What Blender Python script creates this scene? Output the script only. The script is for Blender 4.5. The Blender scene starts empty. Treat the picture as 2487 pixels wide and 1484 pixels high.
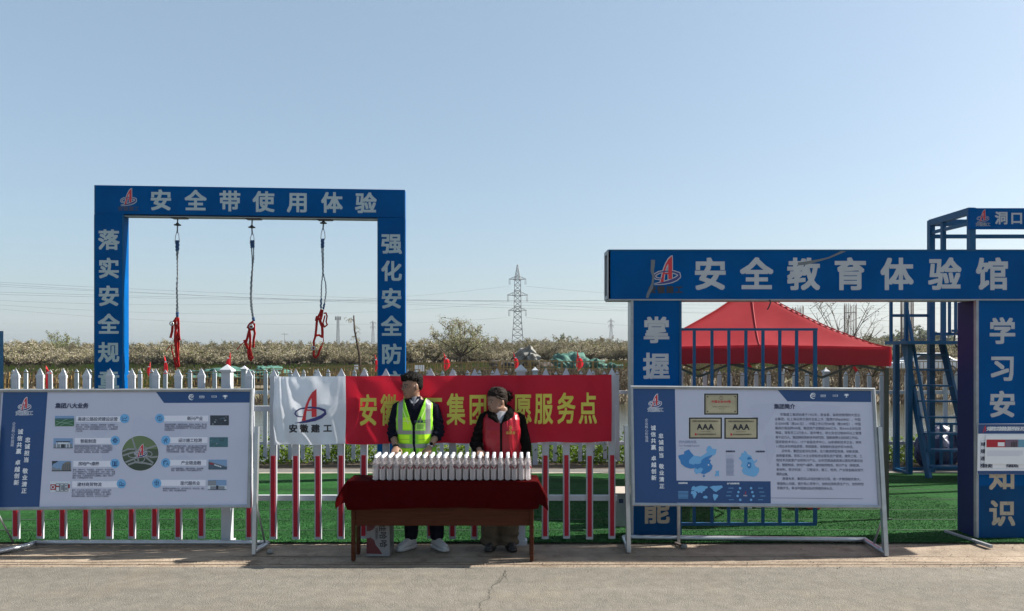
import bpy, bmesh, math, random
import numpy as np
from mathutils import Vector, Matrix, noise
from mathutils.geometry import tessellate_polygon

R = math.radians
scene = bpy.context.scene
COL = scene.collection
random.seed(7)
rng = np.random.default_rng(7)

# ------------------------------------------------------------------ camera
FOC, U0, V0, CAMZ = 1796.0, 1243.5, 848.0, 2.0     # photo grid of 2487 x 1484 units
cam_data = bpy.data.cameras.new('camera')
cam = bpy.data.objects.new('camera', cam_data)
COL.objects.link(cam)
cam.location = (0, 0, CAMZ)
cam.rotation_euler = (R(90), 0, 0)
cam_data.sensor_width = 36.0
cam_data.lens = 36.0 * FOC / 2487.0
cam_data.shift_y = (V0 - 742.0) / 2487.0
cam_data.clip_start = 0.1
cam_data.clip_end = 8000
scene.camera = cam

# ------------------------------------------------------------------ sky, sun, exposure
SUN = Vector((1.2, 0.22, 1.0)).normalized()         # direction towards the sun
world = bpy.data.worlds.new('World')
scene.world = world
world.use_nodes = True
wn = world.node_tree.nodes
wn.clear()
w_out = wn.new('ShaderNodeOutputWorld')
w_bg = wn.new('ShaderNodeBackground')
w_sky = wn.new('ShaderNodeTexSky')
w_sky.sky_type = 'NISHITA'
w_sky.sun_disc = False
w_sky.sun_elevation = math.asin(SUN.z)
w_sky.sun_rotation = math.atan2(SUN.x, SUN.y)
w_sky.altitude = 0
w_sky.air_density = 1.0
w_sky.dust_density = 2.3
w_sky.ozone_density = 2.0
w_bg.inputs['Strength'].default_value = 0.085
w_mix = wn.new('ShaderNodeMix')                     # thin even veil over the whole sky
w_mix.data_type = 'RGBA'
w_mix.inputs[0].default_value = 0.50
w_mix.inputs[7].default_value = (1.85, 2.55, 3.0, 1)
world.node_tree.links.new(w_sky.outputs[0], w_mix.inputs[6])
world.node_tree.links.new(w_mix.outputs[2], w_bg.inputs[0])
world.node_tree.links.new(w_bg.outputs[0], w_out.inputs[0])
sun_data = bpy.data.lights.new('sun', 'SUN')
sun_data.energy = 5.0
sun_data.angle = R(0.55)
sun_data.color = (1.0, 0.94, 0.84)
sun_ob = bpy.data.objects.new('sun', sun_data)
sun_ob.location = (30, 10, 40)
sun_ob.rotation_euler = (-SUN).to_track_quat('-Z', 'Y').to_euler()
COL.objects.link(sun_ob)

scene.view_settings.view_transform = 'Standard'
scene.view_settings.look = 'None'
scene.view_settings.exposure = 1.26
scene.view_settings.gamma = 1.0
scene.cycles.use_denoising = True
scene.cycles.max_bounces = 10
scene.cycles.transparent_max_bounces = 32
scene.cycles.diffuse_bounces = 6
scene.cycles.caustics_reflective = False
scene.cycles.caustics_refractive = False
scene.cycles.sample_clamp_indirect = 6.0

# ------------------------------------------------------------------ helpers
def P(u, v, Y):
    """a place in the world at distance Y that the photo shows at u, v"""
    return Vector(((u - U0) * Y / FOC, Y, CAMZ - (v - V0) * Y / FOC))

def ZM(x0, y0, s):
    """read-off helper: position in an enlarged view of the photo -> u, v"""
    k = 2487.0 / 4032.0
    return lambda x, y: ((x0 + x * s) * k, (y0 + y * s) * k)

def mk(name, col, rough=0.6, metal=0.0, var=0.0, vscale=8.0, bump=0.0, bscale=60.0, col2=None,
       trans=0.0, spec=0.5, stretch=None, coat=0.0, transl=0.0, dirt=None):
    m = bpy.data.materials.new(name)
    m.use_nodes = True
    nt = m.node_tree
    b = nt.nodes['Principled BSDF']
    L = nt.links.new
    b.inputs['Base Color'].default_value = (*col, 1)
    b.inputs['Roughness'].default_value = rough
    b.inputs['Metallic'].default_value = metal
    b.inputs['Specular IOR Level'].default_value = spec
    b.inputs['Transmission Weight'].default_value = trans
    b.inputs['Coat Weight'].default_value = coat
    tc = nt.nodes.new('ShaderNodeTexCoord')
    vec = tc.outputs['Object']
    if stretch:
        mp = nt.nodes.new('ShaderNodeMapping')
        mp.inputs['Scale'].default_value = stretch
        L(vec, mp.inputs[0]); vec = mp.outputs[0]
    colout = None
    if var > 0 or col2:
        n = nt.nodes.new('ShaderNodeTexNoise')
        n.inputs['Scale'].default_value = vscale
        n.inputs['Detail'].default_value = 6
        n.inputs['Roughness'].default_value = 0.65
        L(vec, n.inputs['Vector'])
        cr = nt.nodes.new('ShaderNodeValToRGB')
        c2 = col2 if col2 else tuple(min(1, c * (1 + var)) for c in col)
        c1 = col if col2 else tuple(c * (1 - var) for c in col)
        cr.color_ramp.elements[0].position = 0.32
        cr.color_ramp.elements[1].position = 0.68
        cr.color_ramp.elements[0].color = (*c1, 1)
        cr.color_ramp.elements[1].color = (*c2, 1)
        L(n.outputs[0], cr.inputs[0])
        colout = cr.outputs[0]
        if dirt:
            n2 = nt.nodes.new('ShaderNodeTexNoise')
            n2.inputs['Scale'].default_value = dirt[1]
            n2.inputs['Detail'].default_value = 8
            n2.inputs['Roughness'].default_value = 0.75
            L(tc.outputs['Object'], n2.inputs['Vector'])
            r2 = nt.nodes.new('ShaderNodeValToRGB')
            r2.color_ramp.elements[0].position = dirt[2]
            r2.color_ramp.elements[1].position = dirt[2] + 0.12
            r2.color_ramp.elements[0].color = (0, 0, 0, 1)
            r2.color_ramp.elements[1].color = (dirt[3],) * 3 + (1,)
            L(n2.outputs[0], r2.inputs[0])
            mx = nt.nodes.new('ShaderNodeMix'); mx.data_type = 'RGBA'
            L(r2.outputs[0], mx.inputs[0]); L(colout, mx.inputs[6])
            mx.inputs[7].default_value = (*dirt[0], 1)
            colout = mx.outputs[2]
        L(colout, b.inputs['Base Color'])
    if bump > 0:
        n = nt.nodes.new('ShaderNodeTexNoise')
        n.inputs['Scale'].default_value = bscale
        n.inputs['Detail'].default_value = 5
        L(vec, n.inputs['Vector'])
        bp = nt.nodes.new('ShaderNodeBump')
        bp.inputs['Strength'].default_value = bump
        bp.inputs['Distance'].default_value = 0.02
        L(n.outputs[0], bp.inputs['Height'])
        L(bp.outputs[0], b.inputs['Normal'])
    if transl > 0:
        t = nt.nodes.new('ShaderNodeBsdfTranslucent')
        t.inputs[0].default_value = (*(col2 or col), 1)
        if colout: L(colout, t.inputs[0])
        ms = nt.nodes.new('ShaderNodeMixShader')
        ms.inputs[0].default_value = transl
        L(b.outputs[0], ms.inputs[1]); L(t.outputs[0], ms.inputs[2])
        L(ms.outputs[0], nt.nodes['Material Output'].inputs[0])
    return m

class MB:
    """collects pieces of ONE mesh"""
    def __init__(s):
        s.v, s.f, s.fm, s.sm, s.mats = [], [], [], [], []
    def mi(s, mat):
        if mat not in s.mats: s.mats.append(mat)
        return s.mats.index(mat)
    def add(s, vs, fs, mat, smooth=False):
        o = len(s.v); k = s.mi(mat)
        s.v.extend([tuple(p) for p in vs])
        for f in fs:
            s.f.append(tuple(i + o for i in f)); s.fm.append(k); s.sm.append(smooth)
    def box(s, c, d, mat, rot=None):
        x, y, z = d[0] / 2, d[1] / 2, d[2] / 2
        vs = [Vector(p) for p in ((-x,-y,-z),(x,-y,-z),(x,y,-z),(-x,y,-z),(-x,-y,z),(x,-y,z),(x,y,z),(-x,y,z))]
        if rot is not None: vs = [rot @ p for p in vs]
        c = Vector(c)
        s.add([c + p for p in vs], [(0,3,2,1),(4,5,6,7),(0,1,5,4),(1,2,6,5),(2,3,7,6),(3,0,4,7)], mat)
    def span(s, a, b, mat):
        s.box([(a[i] + b[i]) / 2 for i in range(3)], [abs(b[i] - a[i]) for i in range(3)], mat)
    def beam(s, p, q, w, h, mat, up=(0, 0, 1)):
        p, q = Vector(p), Vector(q)
        d = (q - p); L = d.length
        if L < 1e-6: return
        d.normalize(); up = Vector(up)
        if abs(d.dot(up)) > 0.98: up = Vector((0, 1, 0))
        x = d.cross(up).normalized(); z = x.cross(d)
        m = Matrix((x, d, z)).transposed()
        s.box((p + q) / 2, (w, L, h), mat, m)
    def tube(s, path, r, mat, n=8, smooth=True, caps=True, flat=None):
        path = [Vector(p) for p in path]
        m = len(path)
        rr = r if isinstance(r, (list, tuple)) else [r] * m
        T = []
        for i in range(m):
            t = path[min(i + 1, m - 1)] - path[max(i - 1, 0)]
            T.append(t.normalized() if t.length > 1e-9 else Vector((0, 0, 1)))
        ref = Vector((0, 0, 1)) if abs(T[0].z) < 0.9 else Vector((1, 0, 0))
        a = T[0].cross(ref).normalized()
        vs, fs = [], []
        for i in range(m):
            a = (a - T[i] * a.dot(T[i]))
            a = a.normalized() if a.length > 1e-6 else T[i].orthogonal().normalized()
            b = T[i].cross(a)
            for k in range(n):
                th = 2 * math.pi * (k + 0.5) / n
                vs.append(path[i] + a * (rr[i] * math.cos(th)) + b * (rr[i] * math.sin(th)))
        for i in range(m - 1):
            for k in range(n):
                k2 = (k + 1) % n
                fs.append((i*n+k, i*n+k2, (i+1)*n+k2, (i+1)*n+k))
        if caps:
            fs.append(tuple(range(n - 1, -1, -1))); fs.append(tuple((m-1)*n + k for k in range(n)))
        s.add(vs, fs, mat, smooth)
    def loft(s, rings, mat, smooth=True, caps=True):
        n = len(rings[0]); vs = [p for r_ in rings for p in r_]; fs = []
        for i in range(len(rings) - 1):
            for k in range(n):
                k2 = (k + 1) % n
                fs.append((i*n+k, i*n+k2, (i+1)*n+k2, (i+1)*n+k))
        if caps:
            fs.append(tuple(range(n - 1, -1, -1))); fs.append(tuple((len(rings)-1)*n + k for k in range(n)))
        s.add(vs, fs, mat, smooth)
    def ball(s, c, r, mat, n=10, m=7, rot=None):
        c = Vector(c); rx, ry, rz = r if isinstance(r, (tuple, list)) else (r, r, r)
        rings = []
        for i in range(m + 1):
            ph = -math.pi / 2 + math.pi * (i + 0.02) / (m + 0.04)
            ring = []
            for k in range(n):
                th = 2 * math.pi * k / n
                p = Vector((rx*math.cos(ph)*math.cos(th), ry*math.cos(ph)*math.sin(th), rz*math.sin(ph)))
                if rot is not None: p = rot @ p
                ring.append(c + p)
            rings.append(ring)
        s.loft(rings, mat)
    def lathe(s, prof, c, mat, n=16, smooth=True, caps=True):
        c = Vector(c)
        s.loft([[c + Vector((r*math.cos(2*math.pi*k/n), r*math.sin(2*math.pi*k/n), z)) for k in range(n)] for r, z in prof], mat, smooth, caps)
    def poly(s, pts, mat):
        pts = [Vector(p) for p in pts]
        if len(pts) <= 4: s.add(pts, [tuple(range(len(pts)))], mat); return
        tris = tessellate_polygon([pts])
        s.add(pts, [tuple(t) for t in tris], mat)
    def prism(s, pts, vec, mat):
        pts = [Vector(p) for p in pts]; vec = Vector(vec); n = len(pts)
        tris = tessellate_polygon([pts])
        vs = pts + [p + vec for p in pts]
        fs = [tuple(t) for t in tris] + [tuple(i + n for i in reversed(t)) for t in tris]
        fs += [(i, (i+1) % n, (i+1) % n + n, i + n) for i in range(n)]
        s.add(vs, fs, mat)
    def strap(s, path, w, th, mat, face=(0, -1, 0)):
        """flat webbing: a band of width w facing `face`, with thickness"""
        path = [Vector(p) for p in path]; m = len(path)
        ww = w if isinstance(w, (list, tuple)) else [w] * m
        rings = []
        for i in range(m):
            t = (path[min(i+1, m-1)] - path[max(i-1, 0)]).normalized()
            f = Vector(face); f = (f - t * f.dot(t)).normalized()
            x = t.cross(f)
            a, b = x * ww[i] / 2, f * th / 2
            rings.append([path[i]-a-b, path[i]+a-b, path[i]+a+b, path[i]-a+b])
        s.loft(rings, mat, smooth=False)
    def build(s, name, parent=None, origin=None, fix=True):
        base = Vector((0, 0, 0))
        if parent is not None: base = parent['_o'] if '_o' in parent else parent.location
        elif origin is not None: base = Vector(origin)
        base = Vector(base)
        me = bpy.data.meshes.new(name)
        me.from_pydata([tuple(Vector(p) - base) for p in s.v], [], s.f)
        for m in s.mats: me.materials.append(m)
        me.polygons.foreach_set('material_index', s.fm)
        me.polygons.foreach_set('use_smooth', s.sm)
        if fix:
            bm = bmesh.new(); bm.from_mesh(me)
            bmesh.ops.recalc_face_normals(bm, faces=bm.faces)
            bm.to_mesh(me); bm.free()
        me.update()
        o = bpy.data.objects.new(name, me)
        COL.objects.link(o)
        if parent is not None: o.parent = parent
        elif origin is not None: o.location = base
        return o

def tag(o, label, cat, group=None):
    o['label'] = label; o['category'] = cat
    if group: o['group'] = group
    return o

def thing(name, loc, label, cat, group=None):
    o = bpy.data.objects.new(name, None)
    o.empty_display_size = 0.1
    o.location = loc
    COL.objects.link(o)
    return tag(o, label, cat, group)

def kind(o, k):
    o['kind'] = k
    return o

def dup(root, loc, label=None, rotz=None, scale=None):
    r = root.copy(); COL.objects.link(r); r.location = loc
    if rotz is not None: r.rotation_euler = (0, 0, rotz)
    if scale is not None: r.scale = scale
    if label: r['label'] = label
    for ch in list(root.children):
        c = ch.copy(); COL.objects.link(c); c.parent = r
        for g in list(ch.children):
            d = g.copy(); COL.objects.link(d); d.parent = c
    return r

def bevel(o, w=0.004, seg=2):
    m = o.modifiers.new('edge', 'BEVEL'); m.width = w; m.segments = seg; m.limit_method = 'ANGLE'
    return o

# ------------------------------------------------------------------ lettering
_fc = bpy.data.curves.new('letters', 'FONT'); _fc.resolution_u = 2
_fo = bpy.data.objects.new('letters', _fc); COL.objects.link(_fo)
_gl = {}
def glyph(ch):
    if ch not in _gl:
        _fc.body = ch
        dg = bpy.context.evaluated_depsgraph_get(); dg.update()
        me = _fo.evaluated_get(dg).to_mesh()
        vs = [(v.co.x, v.co.y) for v in me.vertices]
        fs = [tuple(p.vertices) for p in me.polygons]
        cjk = ord(ch) > 0x2E00 or ch in '“”'
        if not vs: _gl[ch] = ([], [], 0.35)
        else:
            xs = [p[0] for p in vs]
            if cjk: cx, adv = 0.5, 1.0
            else: cx, adv = (min(xs) + max(xs)) / 2, max(xs) - min(xs) + 0.09
            if ch == '1': adv = 0.55
            _gl[ch] = ([(x - cx, y - 0.3575) for x, y in vs], fs, adv)
        _fo.evaluated_get(dg).to_mesh_clear()
    return _gl[ch]

EIGHT = [(1,0),(-1,0),(0,1),(0,-1),(1,1),(-1,1),(1,-1),(-1,-1)]
class Surf:
    """a flat face in the world on which printed shapes are laid, each a hair above the one below"""
    def __init__(s, o, ex, ey, step=0.0009):
        s.o, s.ex, s.ey = Vector(o), Vector(ex).normalized(), Vector(ey).normalized()
        s.n = s.ex.cross(s.ey).normalized(); s.step = step
    def hit(s, u, v):
        c = Vector((0, 0, CAMZ)); d = Vector(((u - U0) / FOC, 1, -(v - V0) / FOC))
        t = (s.o - c).dot(s.n) / d.dot(s.n)
        q = c + d * t - s.o
        return q.dot(s.ex), q.dot(s.ey)
    def depth(s, u, v):
        a, b = s.hit(u, v); return s.pt(a, b).y
    def pt(s, a, b, layer=0.0):
        return s.o + s.ex * a + s.ey * b + s.n * (layer * s.step)
    def poly(s, mb, uv, layer, mat):
        mb.poly([s.pt(*s.hit(u, v), layer) for u, v in uv], mat)
    def rect(s, mb, u0, v0, u1, v1, layer, mat):
        s.poly(mb, [(u0, v0), (u1, v0), (u1, v1), (u0, v1)], layer, mat)
    def disc(s, mb, u, v, r, layer, mat, n=28, ry=None):
        s.poly(mb, [(u + r*math.cos(2*math.pi*k/n), v + (ry or r)*math.sin(2*math.pi*k/n)) for k in range(n)], layer, mat)
    def char(s, mb, ch, u, v, px, layer, mat, bold=0.0, sy=1.0, rot=0.0, slant=0.0):
        vs, fs, adv = glyph(ch)
        if not vs: return
        a, b = s.hit(u, v); k = s.depth(u, v) / FOC * px
        ca, sa = math.cos(rot), math.sin(rot)
        offs = [(0, 0)]
        if bold: offs += [(x * bold, y * bold) for x, y in (EIGHT if bold > 0.012 else EIGHT[:4])]
        for i, (dx, dy) in enumerate(offs):
            pts = []
            for x, y in vs:
                x, y = x + dx + slant * y, (y + dy) * sy
                x, y = x*ca - y*sa, x*sa + y*ca
                pts.append(s.pt(a + x*k, b + y*k, layer + i * 0.12))
            mb.add(pts, fs, mat)
    def line(s, mb, txt, u0, u1, v, px, layer, mat, bold=0.0, v1=None, slant=0.0, sy=1.0):
        """txt spread from u0 to u1 (outer edges)"""
        adv = [glyph(c)[2] for c in txt]; tot = sum(adv); x = 0
        for c, w in zip(txt, adv):
            t = (x + w / 2) / tot
            s.char(mb, c, u0 + (u1 - u0) * t, v + ((v1 - v) * t if v1 is not None else 0), px, layer, mat, bold, sy, slant=slant)
            x += w
    def ribbon(s, mb, pts, layer, mat, closed=False):
        """pts: (u, v, width) along a printed stroke"""
        L, Rr = [], []
        n = len(pts)
        for i in range(n):
            if closed: p, q = pts[(i-1) % n], pts[(i+1) % n]
            else: p, q = pts[max(i-1, 0)], pts[min(i+1, n-1)]
            t = Vector((q[0]-p[0], q[1]-p[1])); t.normalize()
            nx, ny = -t.y, t.x; w = pts[i][2] / 2
            L.append((pts[i][0] + nx*w, pts[i][1] + ny*w)); Rr.append((pts[i][0] - nx*w, pts[i][1] - ny*w))
        vs = [s.pt(*s.hit(*p), layer) for p in L + Rr]
        m = n if closed else n - 1
        mb.add(vs, [(i, (i+1) % n, (i+1) % n + n, i + n) for i in range(m)], mat)
    def logo(s, mb, u, v, h, layer, red, navy, white=None, wd=0.045):
        """red bladed A standing in a navy swoosh ring; h its height"""
        def T(x, y): return (u + (x - 370) * h / 222.0, v + (y - 325) * h / 222.0)
        def tapered(pts): return [(*T(x, y), w * h / 222.0) for x, y, w in pts]
        blade = [(318,420),(328,385),(336,350),(347,312),(362,275),(382,240),(410,215),(411,300),(410,395),(381,397),(380,340),(380,275),(368,295),(358,325),(350,360),(346,390),(345,420)]
        ring = [(345,391,3),(315,395,6),(285,390,9),(272,376,10),(280,360,9),(310,343,9),(370,334,10),(425,341,13),(462,355,17),(466,374,19),(440,395,22),(400,412,22),(350,424,17),(310,431,10),(274,435,2)]
        bar = [(340,352,10),(395,352,10)]
        if white:
            for dx, dy in EIGHT:
                e = wd * h
                k = layer + 0.1 * EIGHT.index((dx, dy))
                s.poly(mb, [(T(*p)[0] + dx*e, T(*p)[1] + dy*e) for p in blade], k, white)
                s.ribbon(mb, [(a + dx*e, b + dy*e, w) for a, b, w in tapered(ring)], k + 0.03, white)
            layer += 1.0
        s.poly(mb, [T(*p) for p in blade], layer, red)
        s.ribbon(mb, tapered(bar), layer + 0.2, red)
        s.ribbon(mb, tapered(ring), layer + 0.5, navy)
        s.poly(mb, [T(*p) for p in [(381,325),(410,325),(410,392),(381,394)]], layer + 0.8, red)
# ------------------------------------------------------------------ materials
M = {}
M['asphalt'] = mk('asphalt', (.115,.105,.088), .92, col2=(.186,.171,.143), vscale=70, bump=.7, bscale=120, dirt=((0.1826,0.1535,0.1162), 1.3, .5, .45))
M['verge'] = mk('verge', (0.1909,0.1452,0.1037), .95, col2=(0.2905,0.2324,0.1743), vscale=5, bump=.5, bscale=50, dirt=((0.0996,0.0664,0.0415), 2.2, .54, .7))
M['kerbstone'] = mk('kerbstone', (0.2988,0.2656,0.22), .9, var=.15, vscale=6, bump=.2, bscale=60)
M['soil'] = mk('soil', (0.03735,0.02656,0.01826), .95, col2=(0.0747,0.05395,0.03735), vscale=5, bump=.6, bscale=30)
M['white_pvc'] = mk('white_pvc', (.42,.44,.475), .5, var=.10, vscale=4, spec=.35, dirt=((.30,.29,.27), 9, .6, .5))
M['red_film'] = mk('red_film', (.40,.025,.04), .4, var=.08, vscale=10, spec=.08)
M['blue'] = mk('blue', (.0001,.072,.245), .5, var=.12, vscale=2.5, spec=.03, bump=.02, bscale=5)
M['blue_worn'] = mk('blue_worn', (.004,.052,.15), .5, var=.14, vscale=4, spec=.05, dirt=((.20,.22,.24), 14, .66, .6))
M['blue_frame'] = mk('blue_frame', (.003,.070,.165), .4, var=.12, vscale=6, spec=.25)
M['steel'] = mk('steel', (.42,.44,.46), .38, metal=.75, var=.12, vscale=9)
M['galv'] = mk('galv', (.30,.32,.34), .5, metal=.3, var=.14, vscale=9)
M['silver_letter'] = mk('silver_letter', (.43,.44,.46), .5, var=.07, vscale=6, spec=.3)
M['worn_letter'] = mk('worn_letter', (.42,.365,.28), .7, var=.1, vscale=7, spec=.2, dirt=((.11,.095,.08), 22, .56, .9))
M['pale_cyan_letter'] = mk('pale_cyan_letter', (.40,.46,.48), .5, var=.07, vscale=6, spec=.3)
M['logo_red'] = mk('logo_red', (.55,.02,.03), .5)
M['logo_navy'] = mk('logo_navy', (.03,.03,.16), .5)
M['white_print'] = mk('white_print', (.80,.81,.84), .5)
M['black_print'] = mk('black_print', (.015,.015,.02), .5)
M['ink_navy'] = mk('ink_navy', (.03,.04,.09), .5)
M['poster'] = mk('poster', (.54,.55,.67), .45, var=.02, vscale=2, spec=.3)
M['poster_bar'] = mk('poster_bar', (.76,.76,.85), .38)
M['poster_navy'] = mk('poster_navy', (.008,.055,.185), .38, var=.04, vscale=3)
M['poster_light'] = mk('poster_light', (.16,.42,.72), .4)
M['poster_mid'] = mk('poster_mid', (.03,.20,.50), .4)
M['poster_ghost'] = mk('poster_ghost', (.50,.51,.64), .4)
M['gold'] = mk('gold', (.45,.38,.24), .4, var=.18, vscale=5, metal=.2)
M['blacktint'] = mk('blacktint', (.02,.02,.022), .4)
M['wood'] = mk('wood', (.050,.014,.007), .55, col2=(.085,.026,.013), vscale=5, stretch=(1, 1, 14), spec=.08)
M['tablecloth'] = mk('tablecloth', (.050,.0008,.0015), .85, var=.12, vscale=12, bump=.25, bscale=40, transl=.10, spec=.04)
M['canopy_red'] = mk('canopy_red', (.42,.016,.026), .6, var=.06, vscale=4, transl=.5)
M['valance_red'] = mk('valance_red', (.36,.008,.02), .6, var=.06, vscale=4, transl=.25)
M['dark_green_metal'] = mk('dark_green_metal', (.035,.045,.03), .45)
M['banner_red'] = mk('banner_red', (.52,.016,.038), .6, var=.05, vscale=3, transl=.38, spec=.2)
M['banner_white'] = mk('banner_white', (.72,.75,.82), .6, var=.03, vscale=3, transl=.36, spec=.2)
M['yellow_letter'] = mk('yellow_letter', (.66,.60,.09), .55, transl=.2)
M['harness_red'] = mk('harness_red', (.36,.018,.018), .6, var=.15, vscale=12, spec=.08)
M['rope'] = mk('rope', (.05,.065,.08), .8, col2=(.20,.225,.25), vscale=60)
M['rope_blue'] = mk('rope_blue', (.015,.06,.16), .7)
M['flag_red'] = mk('flag_red', (.72,.02,.035), .6, transl=.4)
M['yellow_paint'] = mk('yellow_paint', (0.2158,0.1369,0.03735), .6, var=.3, vscale=5)
M['green_net'] = mk('green_net', (.018,.075,.058), .8, col2=(.055,.15,.12), vscale=2.5, bump=.8, bscale=5)
M['dark_soil'] = mk('dark_soil', (0.0249,0.01909,0.0166), .95, col2=(0.05395,0.04316,0.03486), vscale=2, bump=.8, bscale=6)
M['concrete'] = mk('concrete', (0.1826,0.1784,0.166), .9, var=.2, vscale=3, bump=.5, bscale=12)
M['bark'] = mk('bark', (.05,.038,.03), .9, var=.3, vscale=8, spec=.08)
M['twig'] = mk('twig', (.10,.075,.055), .9, var=.2, vscale=8, spec=.08)
M['blossom'] = mk('blossom', (.31,.28,.21), .8, transl=.3, spec=.08)
M['bud'] = mk('bud', (.155,.125,.07), .8, transl=.25, spec=.08)
M['olive_leaf'] = mk('olive_leaf', (.105,.118,.040), .8, transl=.35, spec=.08)
M['green_leaf'] = mk('green_leaf', (.075,.125,.02), .7, transl=.4, spec=.08)
M['weed_leaf'] = mk('weed_leaf', (.135,.215,.02), .7, transl=.4, spec=.08)
M['weed_dark'] = mk('weed_dark', (.05,.09,.014), .7, transl=.3, spec=.08)
M['dry_blade'] = mk('dry_blade', (0.1826,0.1452,0.0996), .9, transl=.2, spec=.08)
M['dry_brown'] = mk('dry_brown', (0.083,0.05976,0.03984), .9, transl=.2, spec=.08)
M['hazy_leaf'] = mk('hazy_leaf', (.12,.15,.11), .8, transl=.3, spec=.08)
M['rust'] = mk('rust', (.06,.045,.04), .8, var=.2, vscale=8)

def patches(m, vscale, lo, hi, scale=1.1, detail=5):
    """broad lighter and darker patches of the surface itself (wear, dust)"""
    nt = m.node_tree; b = nt.nodes['Principled BSDF']; L = nt.links.new
    src = b.inputs['Base Color'].links[0].from_socket
    tc = nt.nodes.new('ShaderNodeTexCoord')
    big = nt.nodes.new('ShaderNodeTexNoise'); big.inputs['Scale'].default_value = scale; big.inputs['Detail'].default_value = detail
    mp = nt.nodes.new('ShaderNodeMapping'); mp.inputs['Scale'].default_value = vscale
    L(tc.outputs['Object'], mp.inputs[0]); L(mp.outputs[0], big.inputs[0])
    rr = nt.nodes.new('ShaderNodeMapRange'); rr.inputs[1].default_value = .35; rr.inputs[2].default_value = .65
    rr.inputs[3].default_value = lo; rr.inputs[4].default_value = hi
    L(big.outputs[0], rr.inputs[0])
    mul = nt.nodes.new('ShaderNodeVectorMath'); mul.operation = 'SCALE'
    L(src, mul.inputs[0]); L(rr.outputs[0], mul.inputs['Scale'])
    L(mul.outputs[0], b.inputs['Base Color'])
    return m
M['turf'] = patches(mk('turf', (.011,.054,.014), .9, col2=(.034,.108,.033), vscale=42, bump=1.0, bscale=170, stretch=(1, .55, 1), spec=.05, dirt=((.07,.10,.05), 26, .60, .6)), (.5, 2.2, 1), .66, 1.22)
patches(M['asphalt'], (.12, 1.1, 1), .86, 1.12, 1.6, 7)
patches(M['asphalt'], (1, 1, 1), .88, 1.10, 9, 3)
patches(M['verge'], (.3, 2.5, 1), .74, 1.12, 1.5, 7)
M['crumbs'] = mk('crumbs', (.075,.05,.032), .95, col2=(.15,.11,.075), vscale=30)
M['seam'] = mk('seam', (.008,.03,.012), .9)

def water_mat():
    m = bpy.data.materials.new('water'); m.use_nodes = True
    nt = m.node_tree; b = nt.nodes['Principled BSDF']; L = nt.links.new
    b.inputs['Base Color'].default_value = (.055,.055,.038, 1); b.inputs['Roughness'].default_value = .08
    b.inputs['IOR'].default_value = 1.33
    tc = nt.nodes.new('ShaderNodeTexCoord'); mp = nt.nodes.new('ShaderNodeMapping'); mp.inputs['Scale'].default_value = (1, 2.2, 1)
    n = nt.nodes.new('ShaderNodeTexNoise'); n.inputs['Scale'].default_value = 3.0; n.inputs['Detail'].default_value = 3
    bp = nt.nodes.new('ShaderNodeBump'); bp.inputs['Strength'].default_value = .32; bp.inputs['Distance'].default_value = .05
    L(tc.outputs['Object'], mp.inputs[0]); L(mp.outputs[0], n.inputs[0]); L(n.outputs[0], bp.inputs['Height']); L(bp.outputs[0], b.inputs['Normal'])
    return m
M['water'] = water_mat()

def field_mat():
    m = mk('field', (.09,.072,.045), .95, col2=(.155,.122,.08), vscale=1.3, bump=.7, bscale=4, dirt=((.065,.075,.024), .16, .5, .8))
    return m
M['field'] = field_mat()

# ------------------------------------------------------------------ ground, road, lawn, water
def smooth(t):
    t = max(0.0, min(1.0, t)); return t * t * (3 - 2 * t)
def far_level(x, y):
    a = -0.42 + 0.72 * smooth((x + 22) / 24.0)
    b = 0.06 + 0.26 * smooth((x + 30) / 50.0)
    return a + (b - a) * smooth((y - 47) / 28.0)
def ground_h(x, y):
    if y < 13.15: return -0.03
    if y < 15.4: return -0.03 - 1.6 * smooth((y - 13.15) / 2.2)
    if y < 38.6: return -1.63
    zf = far_level(x, y)
    if y < 45.5:
        t = (y - 38.6) / 6.9
        w = noise.noise(Vector((x * .35, y * .35, 0))) * .22 * math.sin(math.pi * min(1, t))
        return -1.63 + (zf + 1.63) * smooth(t) ** .8 + w
    return zf + noise.noise(Vector((x * .12, y * .12, 3))) * .06
xs = sorted(set([-3500, -1800, -900, -450, -220, -140, -100] + [-80 + 2.0 * i for i in range(81)] + [100, 140, 220, 450, 900, 1800, 3500]))
ys = sorted(set([-60, -20, 0, 5, 9, 12, 13.1] + [13.15 + .28 * i for i in range(9)] + [18, 25, 32] + [38.6 + .5 * i for i in range(16)] + [47 + 2 * i for i in range(20)] + [95, 110, 130, 160, 220, 350, 600, 1000, 2000, 4500]))
g = MB()
g.add([(x, y, ground_h(x, y)) for y in ys for x in xs],
      [(j*len(xs)+i, j*len(xs)+i+1, (j+1)*len(xs)+i+1, (j+1)*len(xs)+i) for j in range(len(ys)-1) for i in range(len(xs)-1)], M['field'], True)
kind(g.build('ground', fix=False), 'structure')

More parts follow.
